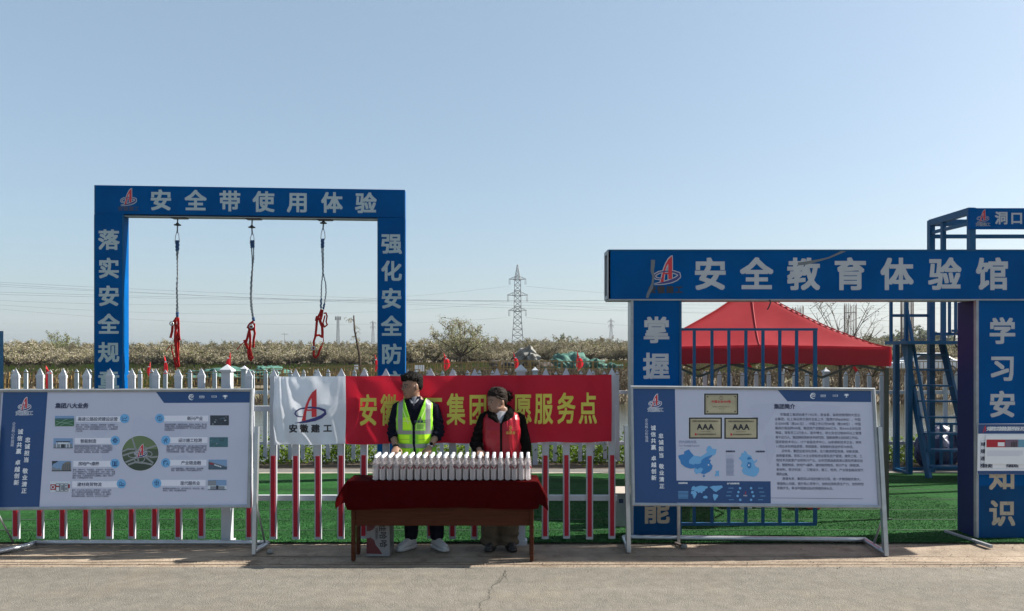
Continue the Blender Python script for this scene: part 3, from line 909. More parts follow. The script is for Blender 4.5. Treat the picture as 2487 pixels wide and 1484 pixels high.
# ------------------------------------------------------------------ main gate on the right
YG = 7.78
def main_gate():
    t = thing('entrance_gate', (U(2000, YG), YG + .15, 0), 'broad blue entrance gate with silver safety education lettering beside right display board', 'gate'); t['_o'] = t.location
    s = Surf(P(1478, 848, YG), (1, 0, 0), (0, 0, 1), step=.0012)
    z5 = ZM(2350, 750, 1682 / 2487); z6 = ZM(3300, 1100, 732 / 905)
    X = lambda u: U(u, YG); Z = lambda v: P(0, v, YG).z
    # beam, a box open at its left end
    b = MB(); y0, y1 = YG, YG + .27; z0, zt = Z(726), Z(607); xl, xr = X(1478), X(2860)
    th = .006
    b.span((xl, y0, z0), (xr, y0 + th, zt), M['blue']); b.span((xl, y1 - th, z0), (xr, y1, zt), M['blue'])
    b.span((xl, y0 + th, zt - th), (xr, y1 - th, zt), M['blue']); b.span((xl, y0 + th, z0), (xr, y1 - th, z0 + th), M['steel'])
    for yy in (y0 + .02, y1 - .02):
        b.span((xl - .012, yy - .02, z0 - .002), (xl + .02, yy + .02, zt + .002), M['galv'])
    for zz in (z0 + .02, zt - .02):
        b.span((xl - .012, y0 + .041, zz - .02), (xl + .02, y1 - .041, zz + .02), M['galv'])
    b.span((xl, y0 - .004, z0 - .016), (xr, y1 + .004, z0 - .002), M['galv'])
    b.span((xl, y0 - .005, zt - .012), (xr, y0 - .001, zt + .004), M['blue_frame'])
    u, v = z5(408, 463); s.logo(b, u, v, 69, 1, M['logo_red'], M['logo_navy'], M['silver_letter'], .026)
    for ch, x in zip('安徽建工', (322, 374, 426, 478)): s.char(b, ch, *z5(x, 578), 18.5, 1, M['black_print'], .05)
    for ch, x in zip('安全教育体验馆', (660, 930, 1203, 1475, 1747, 2025, 2302)): s.char(b, ch, *z5(x, 490), 81, 1, M['silver_letter'], .028)
    b.build('crossbeam', t)
    # torn strips of adhesive tape left on the beam
    tp = mk('old_tape', (.13,.145,.155), .5)
    b = MB()
    s.ribbon(b, [(*z5(x, y), w) for x, y, w in [(1170,428,7),(1210,424,8),(1255,415,7),(1300,405,5),(1350,392,3.5),(1400,370,5),(1445,349,6)]], 3, tp)
    b.build('tape_remnant', t); b = MB()
    s.ribbon(b, [(*z5(x, y), w) for x, y, w in [(327,404,10),(325,440,9),(322,470,8),(330,500,6),(324,540,5),(318,565,8),(300,600,7),(292,625,6)]], 3, tp)
    b.build('tape_remnant', t)
    b = MB(); q = [P(*z5(x, y), YG - .01) for x, y in [(1005, 636), (1012, 652), (1006, 668), (1000, 684), (992, 693)]]
    b.tube(q, .008, M['rust'], 5); b.build('cut_cable_tie', t)
    # left post, right post
    def post(u0, u1, dx, txt, x, ys, zz, worn, dep):
        b = MB(); top = z0 - .016; n_ = len(ys)
        b.span((X(u0), YG + .012, 0), (X(u1), YG + dep, top), M['blue'])
        b.span((X(u0) - .004, YG + .004, 0), (X(u0) + .02, YG + .05, top), M['galv'])
        b.span((X(u1) - .02, YG + .004, 0), (X(u1) + .004, YG + .05, top), M['blue_frame'])
        s2 = Surf(P(u0, 848, YG + .012), (1, 0, 0), (0, 0, 1), step=.0012)
        zl = P(0, 1180, YG).z
        b.add([s2.pt(.03, -2, 1), s2.pt(X(u1) - X(u0) - .03, -2, 1), s2.pt(X(u1) - X(u0) - .03, zl - 2.0, 1), s2.pt(.03, zl - 2.0, 1)], [(0,1,2,3)], M['blue_worn'])
        for k, (ch, y) in enumerate(zip(txt, ys)):
            s2.char(b, ch, x, y, 66, 2, M['worn_letter'] if k in worn else M['silver_letter'], .028)
        return b.build('post', t)
    post(1534, 1655, 0, '掌握安全技能', (2350 + 347*.6763) / 1.6212, [802.6, 890, 978, 1066, 1153, 1241], 0, (5,), .23)
    post(2373, 2497, 0, '学习安全知识', 2434, [805, 895, 983, 1071, 1159, 1247], 0, (4, 5), .34)
    # left faces of the posts: bare aluminium on one, dark glossy sheet on the other
    b = MB(); b.span((X(1534) - .004, YG + .05, 0.01), (X(1534) - .001, YG + .23, z0 - .02), M['steel']); b.build('side_panel', t)
    b = MB(); gl = mk('glossy_navy', (.012,.022,.09), .5, spec=.10)
    b.span((X(2373) - .004, YG + .05, .02), (X(2373) - .001, YG + .335, z0 - .02), gl); b.build('side_panel', t)
    # barred leaf standing behind the display board
    yl = YG + .12; X2 = lambda u: U(u, yl); Z2 = lambda v: P(0, v, yl).z
    leaf = MB()
    leaf.span((X2(1656), yl, Z2(803)), (X2(1986), yl + .03, Z2(797)), M['blue_frame'])
    leaf.span((X2(1656), yl, Z2(1277)), (X2(1984), yl + .03, Z2(1270)), M['blue_frame'])
    lo = leaf.build('gate_leaf', t)
    for uu in (1687, 1730, 1771, 1812.5, 1854, 1895, 1936):
        q = MB(); q.span((X2(uu) - .015, yl + .004, Z2(1270) + .001), (X2(uu) + .015, yl + .026, Z2(803) - .001), M['blue_frame']); o = q.build('bar', t); o.parent = lo
    q = MB(); q.span((X2(1981) - .018, yl + .001, Z2(1270) + .001), (X2(1981) + .018, yl + .029, Z2(803) - .001), M['blue_frame']); o = q.build('bar', t); o.parent = lo
    # angle iron left lying at the foot of the right post
    q = MB(); q.beam((X(2330), YG + .25, .02), (U(2408, 7.42), 7.42, .02), .03, .03, M['galv'])
    tag(q.build('angle_iron', origin=(X(2370), 7.6, 0)), 'short length of rusty angle iron lying at the foot of the right gate post', 'angle iron')
main_gate()

# ------------------------------------------------------------------ inspection notice and a sheet taped over it
def notice():
    yn = YG - .012
    s = Surf(P(2376, 1150, yn), (1, 0, 0), (0, 0, 1), step=.0008)
    z8 = ZM(3780, 1600, 252 / 594)
    t = thing('notice_board', tuple(s.pt(*s.hit(2376, 1150))), 'white inspection notice board with navy header fixed to the right gate post', 'notice board'); t['_o'] = t.location
    b = MB(); b.prism([s.pt(*s.hit(u, v)) for u, v in (z8(168, 163), (2530, z8(0, 158)[1]), (2530, z8(0, 630)[1]), z8(162, 630))], -s.n * .008, M['white_print'])
    def R4(x0, y0, x1, y1, k, m): 
        u0, v0 = z8(x0, y0); u1, v1 = z8(x1, y1); s.rect(b, u0, v0, u1, v1, k, m)
    u0, v0 = z8(168, 165); s.rect(b, u0, v0, 2529.5, z8(0, 254)[1], 1, M['poster_navy'])
    u0, v0 = z8(163, 598); s.rect(b, u0, v0, 2529.5, z8(0, 629)[1], 1, M['poster_navy'])
    s.logo(b, *z8(226, 212), 18, 2, M['logo_red'], M['logo_navy'])
    s.line(b, '安徽建工路港建设集团有限公司', z8(253,0)[0], z8(590,0)[0], z8(0,208)[1], 11, 2, M['white_print'], .02, slant=.2)
    for x, y, w in ((195,318,700),(190,386,700),(188,452,700),(186,518,700),(184,580,700)):
        u, v = z8(x, y); s.rect(b, u, v-.4, z8(w, 0)[0], v+.4, 2, M['poster_ghost'])
    for x in (190, 298, 430, 540):
        u, v = z8(x, 318); s.rect(b, u-.4, v, u+.4, z8(0, 580)[1], 2, M['poster_ghost'])
    for txt, x, y in (('材料名称', 200, 352), ('规格型号', 198, 418), ('进场日期', 196, 484), ('检验日期', 194, 550), ('检验状态', 436, 548)):
        s.line(b, txt, z8(x,0)[0], z8(x + 98,0)[0], z8(0,y)[1], 11, 2, M['ink_navy'], .025)
    b.build('panel', t)
    s2 = Surf(P(2376, 1100, yn - .008), (1, 0, 0), (0, 0, 1), step=.0008)
    t2 = MB()
    def q(x0, y0, x1, y1, k, m):
        u0, v0 = z8(x0, y0); u1, v1 = z8(x1, y1); s2.rect(t2, u0, v0, u1, v1, k, m)
    t2.prism([s2.pt(*s2.hit(*z8(x, y))) for x, y in ((238,265),(690,262),(690,540),(228,535))], -s2.n * .0015, M['white_print'])
    dr = mk('deep_red_print', (.42,.01,.025), .5); mv = mk('mauve_print', (.16,.10,.16), .5); tq = mk('teal_print', (.12,.30,.42), .5)
    q(245, 308, 420, 380, 1, dr); q(420, 308, 540, 380, 1, mv); q(540, 308, 690, 380, 1, tq)
    for k, x in enumerate((474, 488, 502, 516)): q(x, 330 - k % 2 * 6, x + 9, 377, 2, M['blacktint'])
    q(350, 334, 412, 370, 2, M['white_print'])
    for k in range(6):
        q(250 + (k == 0) * 8, 412 + k * 9, 585 - (k == 5) * 30, 415 + k * 9, 1, M['poster_ghost'])
    tag(t2.build('paper_sheet', origin=s2.pt(0, 0)), 'white paper sheet with a red photo strip taped over the navy headed notice board', 'paper sheet')
notice()
# ------------------------------------------------------------------ display boards
def plane_board(ub, vb, Yb, ut, vt, Yt):
    o = P(ub, vb, Yb); q = P(ut, vt, Yt)
    up = Vector((0, q.y - o.y, q.z - o.z))
    return Surf(o, (1, 0, 0), up, step=.0008)
def board_frame(s, t, quad, w, mat):
    """aluminium profile round the four corners TL TR BR BL"""
    pts = [s.pt(*s.hit(*p)) for p in quad]; n = s.n
    c = sum(pts, Vector()) / 4
    for i in range(4):
        p, q = pts[i], pts[(i+1) % 4]
        d = (q - p).normalized(); inn = (c - p); inn = (inn - d * inn.dot(d)).normalized()
        a = p - d * 0.0; e = q
        rings = []
        for pt, sg in ((p, 1), (q, -1)):
            rings.append([pt - n*.012, pt + n*.014, pt + inn*w*.35 + d*sg*w*.35 + n*.020, pt + inn*w + d*sg*w + n*.012, pt + inn*w + d*sg*w - n*.012])
        b = MB(); b.loft(rings, mat, smooth=False); b.build('frame', t)
def logo_text(s, b, uv, h, txt_uv, gap, px, lay=3):
    s.logo(b, *uv, h, lay, M['logo_red'], M['logo_navy'], M['white_print'], .03)
    for k, ch in enumerate('安徽建工'):
        u, v = txt_uv; s.char(b, ch, u + (k - 1.5) * gap, v, px, lay, M['white_print'], .05)
        s.char(b, ch, u + (k - 1.5) * gap, v, px, lay + 1, M['poster_navy'])
def tab_icons(s, b, pts, k):
    (u, v) = pts[0]
    s.ribbon(b, [(u + 8.5*k*math.cos(a), v + 8.5*k*math.sin(a), w*k) for a, w in [(-.6,.6),(-1.4,2),(-2.2,3.2),(-3.1,3.6),(-3.9,3),(-4.7,2.2),(-5.3,.8)]], 3, M['white_print'])
    s.ribbon(b, [(u-5*k, v-1*k, 2*k), (u-1*k, v-4*k, 2.6*k), (u+4*k, v-2*k, 2.2*k), (u+7*k, v-3*k, 1*k)], 3, M['white_print'])
    s.ribbon(b, [(u-4*k, v+4*k, 1.8*k), (u+1*k, v+1*k, 2*k), (u+6*k, v+3*k, 1.4*k)], 3, M['white_print'])
    u, v = pts[1]; s.rect(b, u-7.5*k, v-3.4*k, u+7.5*k, v+3.4*k, 3, M['white_print']); s.line(b, 'AAA', u-6.4*k, u+6.4*k, v, 6.6*k, 4, M['poster_navy'], .04)
    u, v = pts[2]; s.rect(b, u-7.5*k, v-3.4*k, u+7.5*k, v+2.4*k, 3, M['white_print']); s.line(b, 'ENR', u-6.4*k, u+6.4*k, v-.6*k, 6.4*k, 4, M['poster_navy'], .04)
    u, v = pts[3]
    s.poly(b, [(u-4.4*k,v-5.5*k),(u+4.4*k,v-5.5*k),(u+4*k,v-1*k),(u+1*k,v+2*k),(u+1*k,v+4*k),(u+3.4*k,v+5.5*k),(u-3.4*k,v+5.5*k),(u-1*k,v+4*k),(u-1*k,v+2*k),(u-4*k,v-1*k)], 3, M['white_print'])
    for sg in (1, -1): s.ribbon(b, [(u+sg*4*k,v-4.4*k,1.1*k),(u+sg*7*k,v-4*k,1.1*k),(u+sg*6.4*k,v-1*k,1.1*k),(u+sg*3*k,v+.6*k,1.1*k)], 3, M['white_print'])

CONT = {  # rough outlines of the land masses in a unit box 0..1
 'na': [(.02,.12),(.10,.05),(.20,.04),(.30,.02),(.33,.12),(.28,.22),(.24,.30),(.20,.36),(.18,.44),(.14,.38),(.10,.30),(.06,.20)],
 'sa': [(.20,.48),(.28,.50),(.34,.58),(.31,.70),(.27,.82),(.25,.95),(.22,.80),(.19,.62)],
 'eu': [(.44,.20),(.46,.10),(.52,.04),(.56,.12),(.62,.08),(.72,.04),(.86,.06),(.97,.10),(.95,.18),(.88,.24),(.86,.34),(.80,.38),(.78,.48),(.74,.46),(.70,.40),(.68,.50),(.65,.44),(.60,.38),(.55,.36),(.52,.28),(.46,.32),(.43,.27)],
 'af': [(.44,.36),(.52,.34),(.58,.40),(.62,.50),(.59,.58),(.57,.72),(.52,.82),(.49,.70),(.48,.56),(.42,.50)],
 'au': [(.82,.66),(.90,.62),(.96,.70),(.94,.80),(.86,.80),(.81,.76)],
}
def cont(s, b, key, u0, v0, w, h, layer, mat):
    pts = []
    src = CONT[key]
    for i in range(len(src)):
        p, q = src[i], src[(i+1) % len(src)]
        for k in range(3):
            t = k / 3
            j = 0 if k == 0 else .012
            pts.append((u0 + w*(p[0]+(q[0]-p[0])*t + random.uniform(-j,j)), v0 + h*(p[1]+(q[1]-p[1])*t + random.uniform(-j,j))))
    s.poly(b, pts, layer, mat)
def flat(name, col): 
    if name not in M: M[name] = mk(name, col, .4)
    return M[name]

def stand_left():
    s = plane_board(616, 1234, 7.25, 616, 943, 7.43)
    L1 = ZM(0, 1500, 520/1403); L2 = ZM(480, 1500, 540/1457)
    t = thing('display_board', tuple(s.pt(*s.hit(300, 1345))), 'white display board on eight business fields, with a round aerial picture, on tube stand', 'display board'); t['_o'] = t.location
    quad = [(-4, 945), (616, 943.5), (608.5, 1228.5 + 5), (-22, 1240)]
    b = MB()
    b.prism([s.pt(*s.hit(*p)) - s.n*.004 for p in quad], -s.n*.012, M['poster'])
    s.poly(b, [(quad[0][0]+4, quad[0][1]+4), (quad[1][0]-4, quad[1][1]+4), (quad[2][0]-4, quad[2][1]-4), (quad[3][0]+4, quad[3][1]-4)], 0, M['poster'])
    s.poly(b, [L1(35,112), L1(507,112), L1(418,1348), L1(-48,1348)], 1, M['poster_navy'])
    logo_text(s, b, L1(262,245), 33, L1(260,342), 10.3, 11.5)
    for i, ch in enumerate('企业核心价值观'): s.char(b, ch, *L1(150 - i*3.2, 455 + i*37.5), 8.6, 3, M['poster_light'] if False else M['poster_bar'])
    for ch, p in zip('诚信共赢卓越创新', ((219,540),(213,610),(207,680),(200,748),(191,868),(185,940),(180,1008),(176,1080))): s.char(b, ch, *L1(*p), 13.2, 3, M['white_print'], .025)
    for ch, p in zip('忠诚担当敬业清正', ((297,628),(292,697),(287,767),(281,838),(270,957),(266,1027),(261,1098),(257,1168))): s.char(b, ch, *L1(*p), 13.2, 3, M['white_print'], .025)
    for i, ch in enumerate('集团八大业务'): s.char(b, ch, *L1(619 + i*58.5, 264), 13.6, 3, M['ink_navy'], .03)
    s.poly(b, [L2(360,113), L2(1362,111), L2(1361,230), L2(448,234)], 1, M['poster_navy'])
    tab_icons(s, b, [L2(742,172), L2(850,170), L2(980,168), L2(1098,170)], .8)
    # pale map of the world behind the text
    u0, v0 = L1(850, 330); u1, v1 = L2(800, 1050)
    for k in CONT: cont(s, b, k, u0, v0, u1-u0, v1-v0, 1, M['poster_ghost'])
    # round aerial picture of a motorway interchange
    cu, cv = L2(196, 768); rr = 44.5
    s.disc(b, cu, cv, rr + .9, 2, M['poster_bar'], 40, ry=42.5 + .9)
    s.disc(b, cu, cv, rr, 3, flat('aerial_green', (.06,.085,.045)), 40, ry=42.5)
    fld = flat('aerial_field', (.13,.19,.08)); rdm = flat('aerial_road', (.27,.28,.28)); dk = flat('aerial_dark', (.03,.05,.03))
    s.poly(b, [(cu + 44*math.cos(a), cv + 42*math.sin(a)) for a in np.linspace(math.pi*1.08, math.pi*1.92, 14)], 4, fld)
    s.poly(b, [(cu + 44*math.cos(a), cv + 42*math.sin(a)) for a in np.linspace(math.pi*.12, math.pi*.88, 14)], 4, dk)
    for pts in ([(-43,6),(-25,0),(0,-6),(25,-14),(40,-19)], [(-36,22),(-15,14),(8,4),(28,10),(43,8)], [(-44,-4),(-30,-10),(-10,-10),(6,-2),(14,10),(32,24)], [(-30,28),(-12,22),(12,24),(30,28)], [(-20,-38),(-14,-20),(-8,0),(-4,20)]):
        s.ribbon(b, [(cu + x, cv + y, 4.2) for x, y in pts], 5, rdm)
    for x, y, r_ in ((-18,4,11), (18,2,11), (-2,14,13), (6,-10,10)):
        s.ribbon(b, [(cu + x + r_*math.cos(k*math.tau/20), cv + y + r_*.6*math.sin(k*math.tau/20), 2.4) for k in range(20)], 5.4, rdm, True)
    s.logo(b, *L2(203, 742), 33, 7, M['logo_red'], M['logo_navy'], M['white_print'], .02)
    # entries
    circ = [(L1, 1325,400), (L1, 1225,633), (L1, 1222,876), (L1, 1290,1092), (L2, 403,398), (L2, 467,630), (L2, 466,870), (L2, 371,1087)]
    bars = [(L1,812,375,1300,436), (L1,795,605,1190,668), (L1,780,848,1185,912), (L1,768,1065,1255,1132), (L2,445,368,918,430), (L2,500,597,910,660), (L2,500,838,898,900), (L2,410,1050,890,1115)]
    for z, x0, y0, x1, y1 in bars: s.rect(b, *z(x0, y0), *z(x1, y1), 2, M['poster_bar'])
    for z, x, y in circ: s.disc(b, *z(x, y), 11.3, 3, M['poster_light'])
    def ic(i, strokes, w=1.5):
        z, x, y = circ[i]; u, v = z(x, y)
        for st in strokes: s.ribbon(b, [(u + a, v + c, w) for a, c in st], 4, M['poster_navy'])
    ic(0, [[(-6,-5),(-6,5),(6,5)], [(-4,2),(-1,-1.5),(2,1),(6,-4)]])
    ic(1, [[(-4,-4),(4,-4),(4,4),(-4,4),(-4,-4)], [(-7,0),(-4,0)], [(4,0),(7,0)], [(0,-7),(0,-4)], [(0,4),(0,7)], [(-2,-2),(2,-2),(2,2),(-2,2),(-2,-2)]], 1.8)
    ic(2, [[(-5,6),(-5,-6),(-1,-4),(-1,6)], [(1,6),(1,-4),(5,-6),(5,6)], [(-6,6),(6,6)]], 2)
    ic(3, [[(-6,-1),(-2,-5),(2,-1)], [(-5,-1),(-5,3),(1,3),(1,-1)], [(2,4),(7,4),(7,0),(3,0)], [(-6,5),(6,5)]])
    ic(4, [[(5.6*math.cos(a), 5.6*math.sin(a)) for a in np.linspace(-.5, 2.3, 10)], [(5.6*math.cos(a), 5.6*math.sin(a)) for a in np.linspace(2.7, 5.4, 10)], [(1,-4),(-2,0),(2,0),(-1,4)]])
    ic(5, [[(-4,6),(0,0),(3,6)], [(2,-4),(4,-2),(1,1),(-2,-2),(2,-4)], [(-3,-1),(-5,2)]], 1.9)
    ic(6, [[(-5,-4),(0,-6),(5,-4),(0,-2.5),(-5,-4)], [(-5,-4),(-5,5),(-1,6)], [(-5,0),(-1,1)], [(3,2),(4.5,0),(6,2)], [(2,6),(3,3),(6,3),(6.5,6)]])
    ic(7, [[(5*math.cos(a), -1.5 + 4.6*math.sin(a)) for a in np.linspace(0, math.tau, 14)], [(-5,-1.5),(5,-1.5)], [(0,-6),(0,3)], [(-4,6),(-4,3.4)], [(0,6.4),(0,4)], [(4,6),(4,3.4)]], 1.3)
    for z, txt, x0, x1, y in ((L1,'高速公路投资建设运营',828,1252,406), (L1,'智能制造',855,1025,640), (L1,'房地产+康养',835,1055,880), (L1,'建材商贸物流',822,1082,1100), (L2,'新兴产业',695,862,399), (L2,'设计施工检测',600,850,632), (L2,'产业链金融',630,842,870), (L2,'现代服务业',622,832,1087)):
        s.line(b, txt, z(x0,y)[0], z(x1,y)[0], z(0,y)[1], 10.2, 4, M['ink_navy'], .008)
    para = [(L1, 806, 1255, 467, 22, ['坚持“投资+施工”双轮驱动，着眼承建“交通强省”一', '体化优势，目前累计投资规模超2000亿元。其中，投资建', '设高速公路12条，总投资额超过1500亿元，总里程超过', '1300公里。']),
            (L1, 792, 1196, 692, 21.5, ['集团拥有国家级装配式建筑研发基地，安徽省建筑工', '程减灾与绿色运维重点实验室，拥有建成17个智能制', '造产业园和31个建筑工业化产业园，产品涵盖装配式', '钢结构建筑、智能制造、施工装备、安全设施等。']),
            (L1, 775, 1226, 943, 21.5, ['聚焦“康养产业、科创园区、高端住宅”等业务领域，', '大力发展康养产业，打造城市更新、全国一流的“智慧', '养老”康养社区；积极建设运营创新中心科技园，全国', '最新科技园、打造高新技术产业集群区；围绕“好房子”', '建设，打造精品房地产项目。']),
            (L1, 765, 1186, 1160, 21.5, ['集合“矿山开采+港口码头+物资园区”三位一体布', '局，在全国布局绿色智能建材科技园、仓储贸易港；', '深化“商贸+物流”模式发展，开拓打造一流、高起步', '建设成建筑供应链一体化平台，全力壮大平台经济。']),
            (L2, 456, 902, 462, 20, ['面对对新型储能、新能源充电桩、无线站、新材料、算力等', '布局新兴领域，依托投资促进战略性新兴产业发展机遇，建', '立安徽省低空科技发展有限公司，努力打造全国一流低空', '科技创新企业。']),
            (L2, 476, 902, 692, 20.5, ['集团拥有15家甲级设计院所、3家公路工程综合甲级检测', '资质；以及城乡规划编制、工程咨询建筑等甲级资质；具', '备城乡建筑、公路、市政、港航、水利工程等全部11项施', '工总承包特级资质，承建了一大批国家、省市重点工程。']),
            (L2, 525, 882, 930, 20, ['投资入股徽商银行、网络小额贷款、商业保理、', '基金、保险代理等多个专业化金融业务平台。']),
            (L2, 437, 877, 1143, 21.5, ['集团控股运营城市公司、资产经营公司、物业公司、酒店', '服务业、医院、职业教育学校等。'])]
    for z, x0, x1, y, gap, lines in para:
        full = max(sum(glyph(c)[2] for c in q) for q in lines)
        for i, tx in enumerate(lines):
            u0, v = z(x0 - i*1.2, y + i*gap); w = (z(x1, y)[0] - z(x0, y)[0]) * (1 if i < len(lines) - 1 else sum(glyph(c)[2] for c in tx) / full)
            s.line(b, tx, u0, u0 + w, v, 4.5, 4, M['ink_navy'])
    # small pictures
    sky = flat('pic_sky', (.20,.32,.52)); pgr = flat('pic_green', (.04,.13,.06)); pdg = flat('pic_dark', (.03,.035,.05)); pgy = flat('pic_grey', (.22,.24,.28)); pwh = flat('pic_white', (.62,.66,.72)); pteal = flat('pic_teal', (.05,.14,.17)); prd = flat('pic_red', (.33,.02,.03)); pdk = flat('pic_slate', (.06,.10,.15))
    def R_(z, x0, y0, x1, y1, k, m): s.rect(b, *z(x0, y0), *z(x1, y1), k, m)
    def Q(z, pts, k, m): s.poly(b, [z(*p) for p in pts], k, m)
    for z, x0, y0, x1, y1, m in ((L1,585,370,790,482,pgr), (L1,568,608,776,716,sky), (L1,552,848,760,960,sky), (L1,536,1070,745,1180,pwh), (L2,938,365,1138,472,pdg), (L2,930,597,1128,703,pteal), (L2,920,835,1118,942,sky), (L2,913,1050,1112,1158,sky)):
        R_(z, x0-2, y0-2, x1+2, y1+2, 2, M['poster_bar']); R_(z, x0, y0, x1, y1, 3, m)
    R_(L1,585,370,790,398,4,sky); R_(L1,585,396,790,412,4,pteal)
    for pts in ([(590,470),(650,440),(690,415),(720,405)], [(600,430),(660,445),(720,440),(785,425)], [(640,478),(690,450),(760,460),(788,475)]): s.ribbon(b, [(*L1(*p), 1.5) for p in pts], 4.6, flat('pic_pale_green', (.20,.34,.24)))
    Q(L1,[(590,640),(755,640),(738,652),(605,652)],4,pdg); R_(L1,615,652,732,672,4,pwh); Q(L1,[(575,672),(768,668),(772,712),(572,712)],4,pgy)
    for x in (600, 640, 672, 705, 735): R_(L1,x,655,x+8,708,4.6,pwh)
    R_(L1,650,672,690,708,5,pdg); R_(L1,568,708,776,716,5,pdk)
    Q(L1,[(652,960),(660,900),(690,868),(722,856),(752,862),(758,960)],4,flat('pic_brown',(.20,.17,.14)))
    for x in (668, 690, 712, 734): R_(L1,x,880,x+9,950,4.6,pdk)
    Q(L1,[(552,960),(556,915),(590,918),(592,935),(640,925),(650,960)],4,pgy); Q(L1,[(554,850),(620,850),(600,868),(570,880),(556,905)],4,pdg); R_(L1,552,950,760,960,5,pdg)
    R_(L1,538,1098,594,1158,4,prd); R_(L1,700,1098,744,1140,4,prd); s.disc(b,*L1(565,1128),5,5,pwh); s.disc(b,*L1(565,1128),3,5.6,prd)
    for x in (595, 640, 686): R_(L1,x,1090,x+42,1174,5,pdg); R_(L1,x+5,1096,x+37,1168,5.6,pwh)
    R_(L1,600,1112,632,1128,6.4,prd); R_(L1,650,1105,676,1160,6.4,pgy); R_(L1,694,1104,720,1120,6.4,pgy); R_(L1,694,1130,720,1160,6.4,pgy)
    for k in range(14):
        x = random.uniform(945,1120); y = random.uniform(370,460); Q(L2,[(x,y),(x+random.uniform(8,22),y+random.uniform(-4,6)),(x+random.uniform(4,16),y+random.uniform(8,16))],4+k*.1,random.choice((pgy,pwh,pdk)))
    for k in range(16):
        x = random.uniform(934,1105); y = random.uniform(600,685); Q(L2,[(x,y),(x+random.uniform(12,26),y+random.uniform(-4,8)),(x+random.uniform(2,18),y+random.uniform(8,18))],4+k*.1,random.choice((pdk,pgy,pgr,pdg)))
    Q(L2,[(920,858),(1118,915),(1118,942),(920,942)],4,pdk); Q(L2,[(922,850),(1118,908),(1118,914),(922,860)],4.6,pgy); Q(L2,[(935,868),(975,876),(972,892),(935,884)],5,prd)
    for k in range(4): Q(L2,[(985+k*19,884+k*6),(1000+k*19,888+k*6),(1000+k*19,902+k*6),(985+k*19,898+k*6)],5,pwh)
    R_(L2,913,1112,1112,1158,4,pwh); R_(L2,940,1118,1000,1150,4.6,pgy); R_(L2,1030,1118,1092,1150,4.6,pgy); R_(L2,1001,1112,1028,1155,5,pdg); Q(L2,[(914,1060),(1003,1056),(1003,1112),(914,1112)],4,pgy); R_(L2,913,1150,1112,1158,5.4,pdk)
    b.build('panel', t, fix=False)
    board_frame(s, t, quad, .032, M['galv'])
    # stand: two uprights, their feet, and a long back pipe
    fr = P(618, 1343, 7.2); fl = P(-28, 1352, 7.12)
    for f, top in ((fr, P(624.5, 1036, 7.33)), (fl, P(-12, 1036, 7.3))):
        b = MB(); b.beam(f + Vector((0, 0, -.01)), top, .036, .05, M['steel'], up=(0, 1, 0)); b.build('upright', t)
        sg = 1
        b = MB(); bk = Vector((f.x + (.03 if f is fr else .2), 7.50, .035)); b.tube([f + Vector((0,0,.02)), f + Vector((0,.12,.01)), bk + Vector((0,-.1,0)), bk], .026, M['steel'], 8); b.build('foot', t)
        b = MB(); b.tube([f.lerp(top, .42), Vector((f.x + .02, 7.44, .06))], .010, M['steel'], 6); b.build('brace', t)
    b = MB(); b.tube([Vector((fl.x + .2, 7.50, .035)), Vector((fl.x + .6, 7.50, .04)), Vector((fr.x - .4, 7.50, .04)), Vector((fr.x + .03, 7.50, .035))], .026, M['steel'], 8); b.build('back_pipe', t)
stand_left()

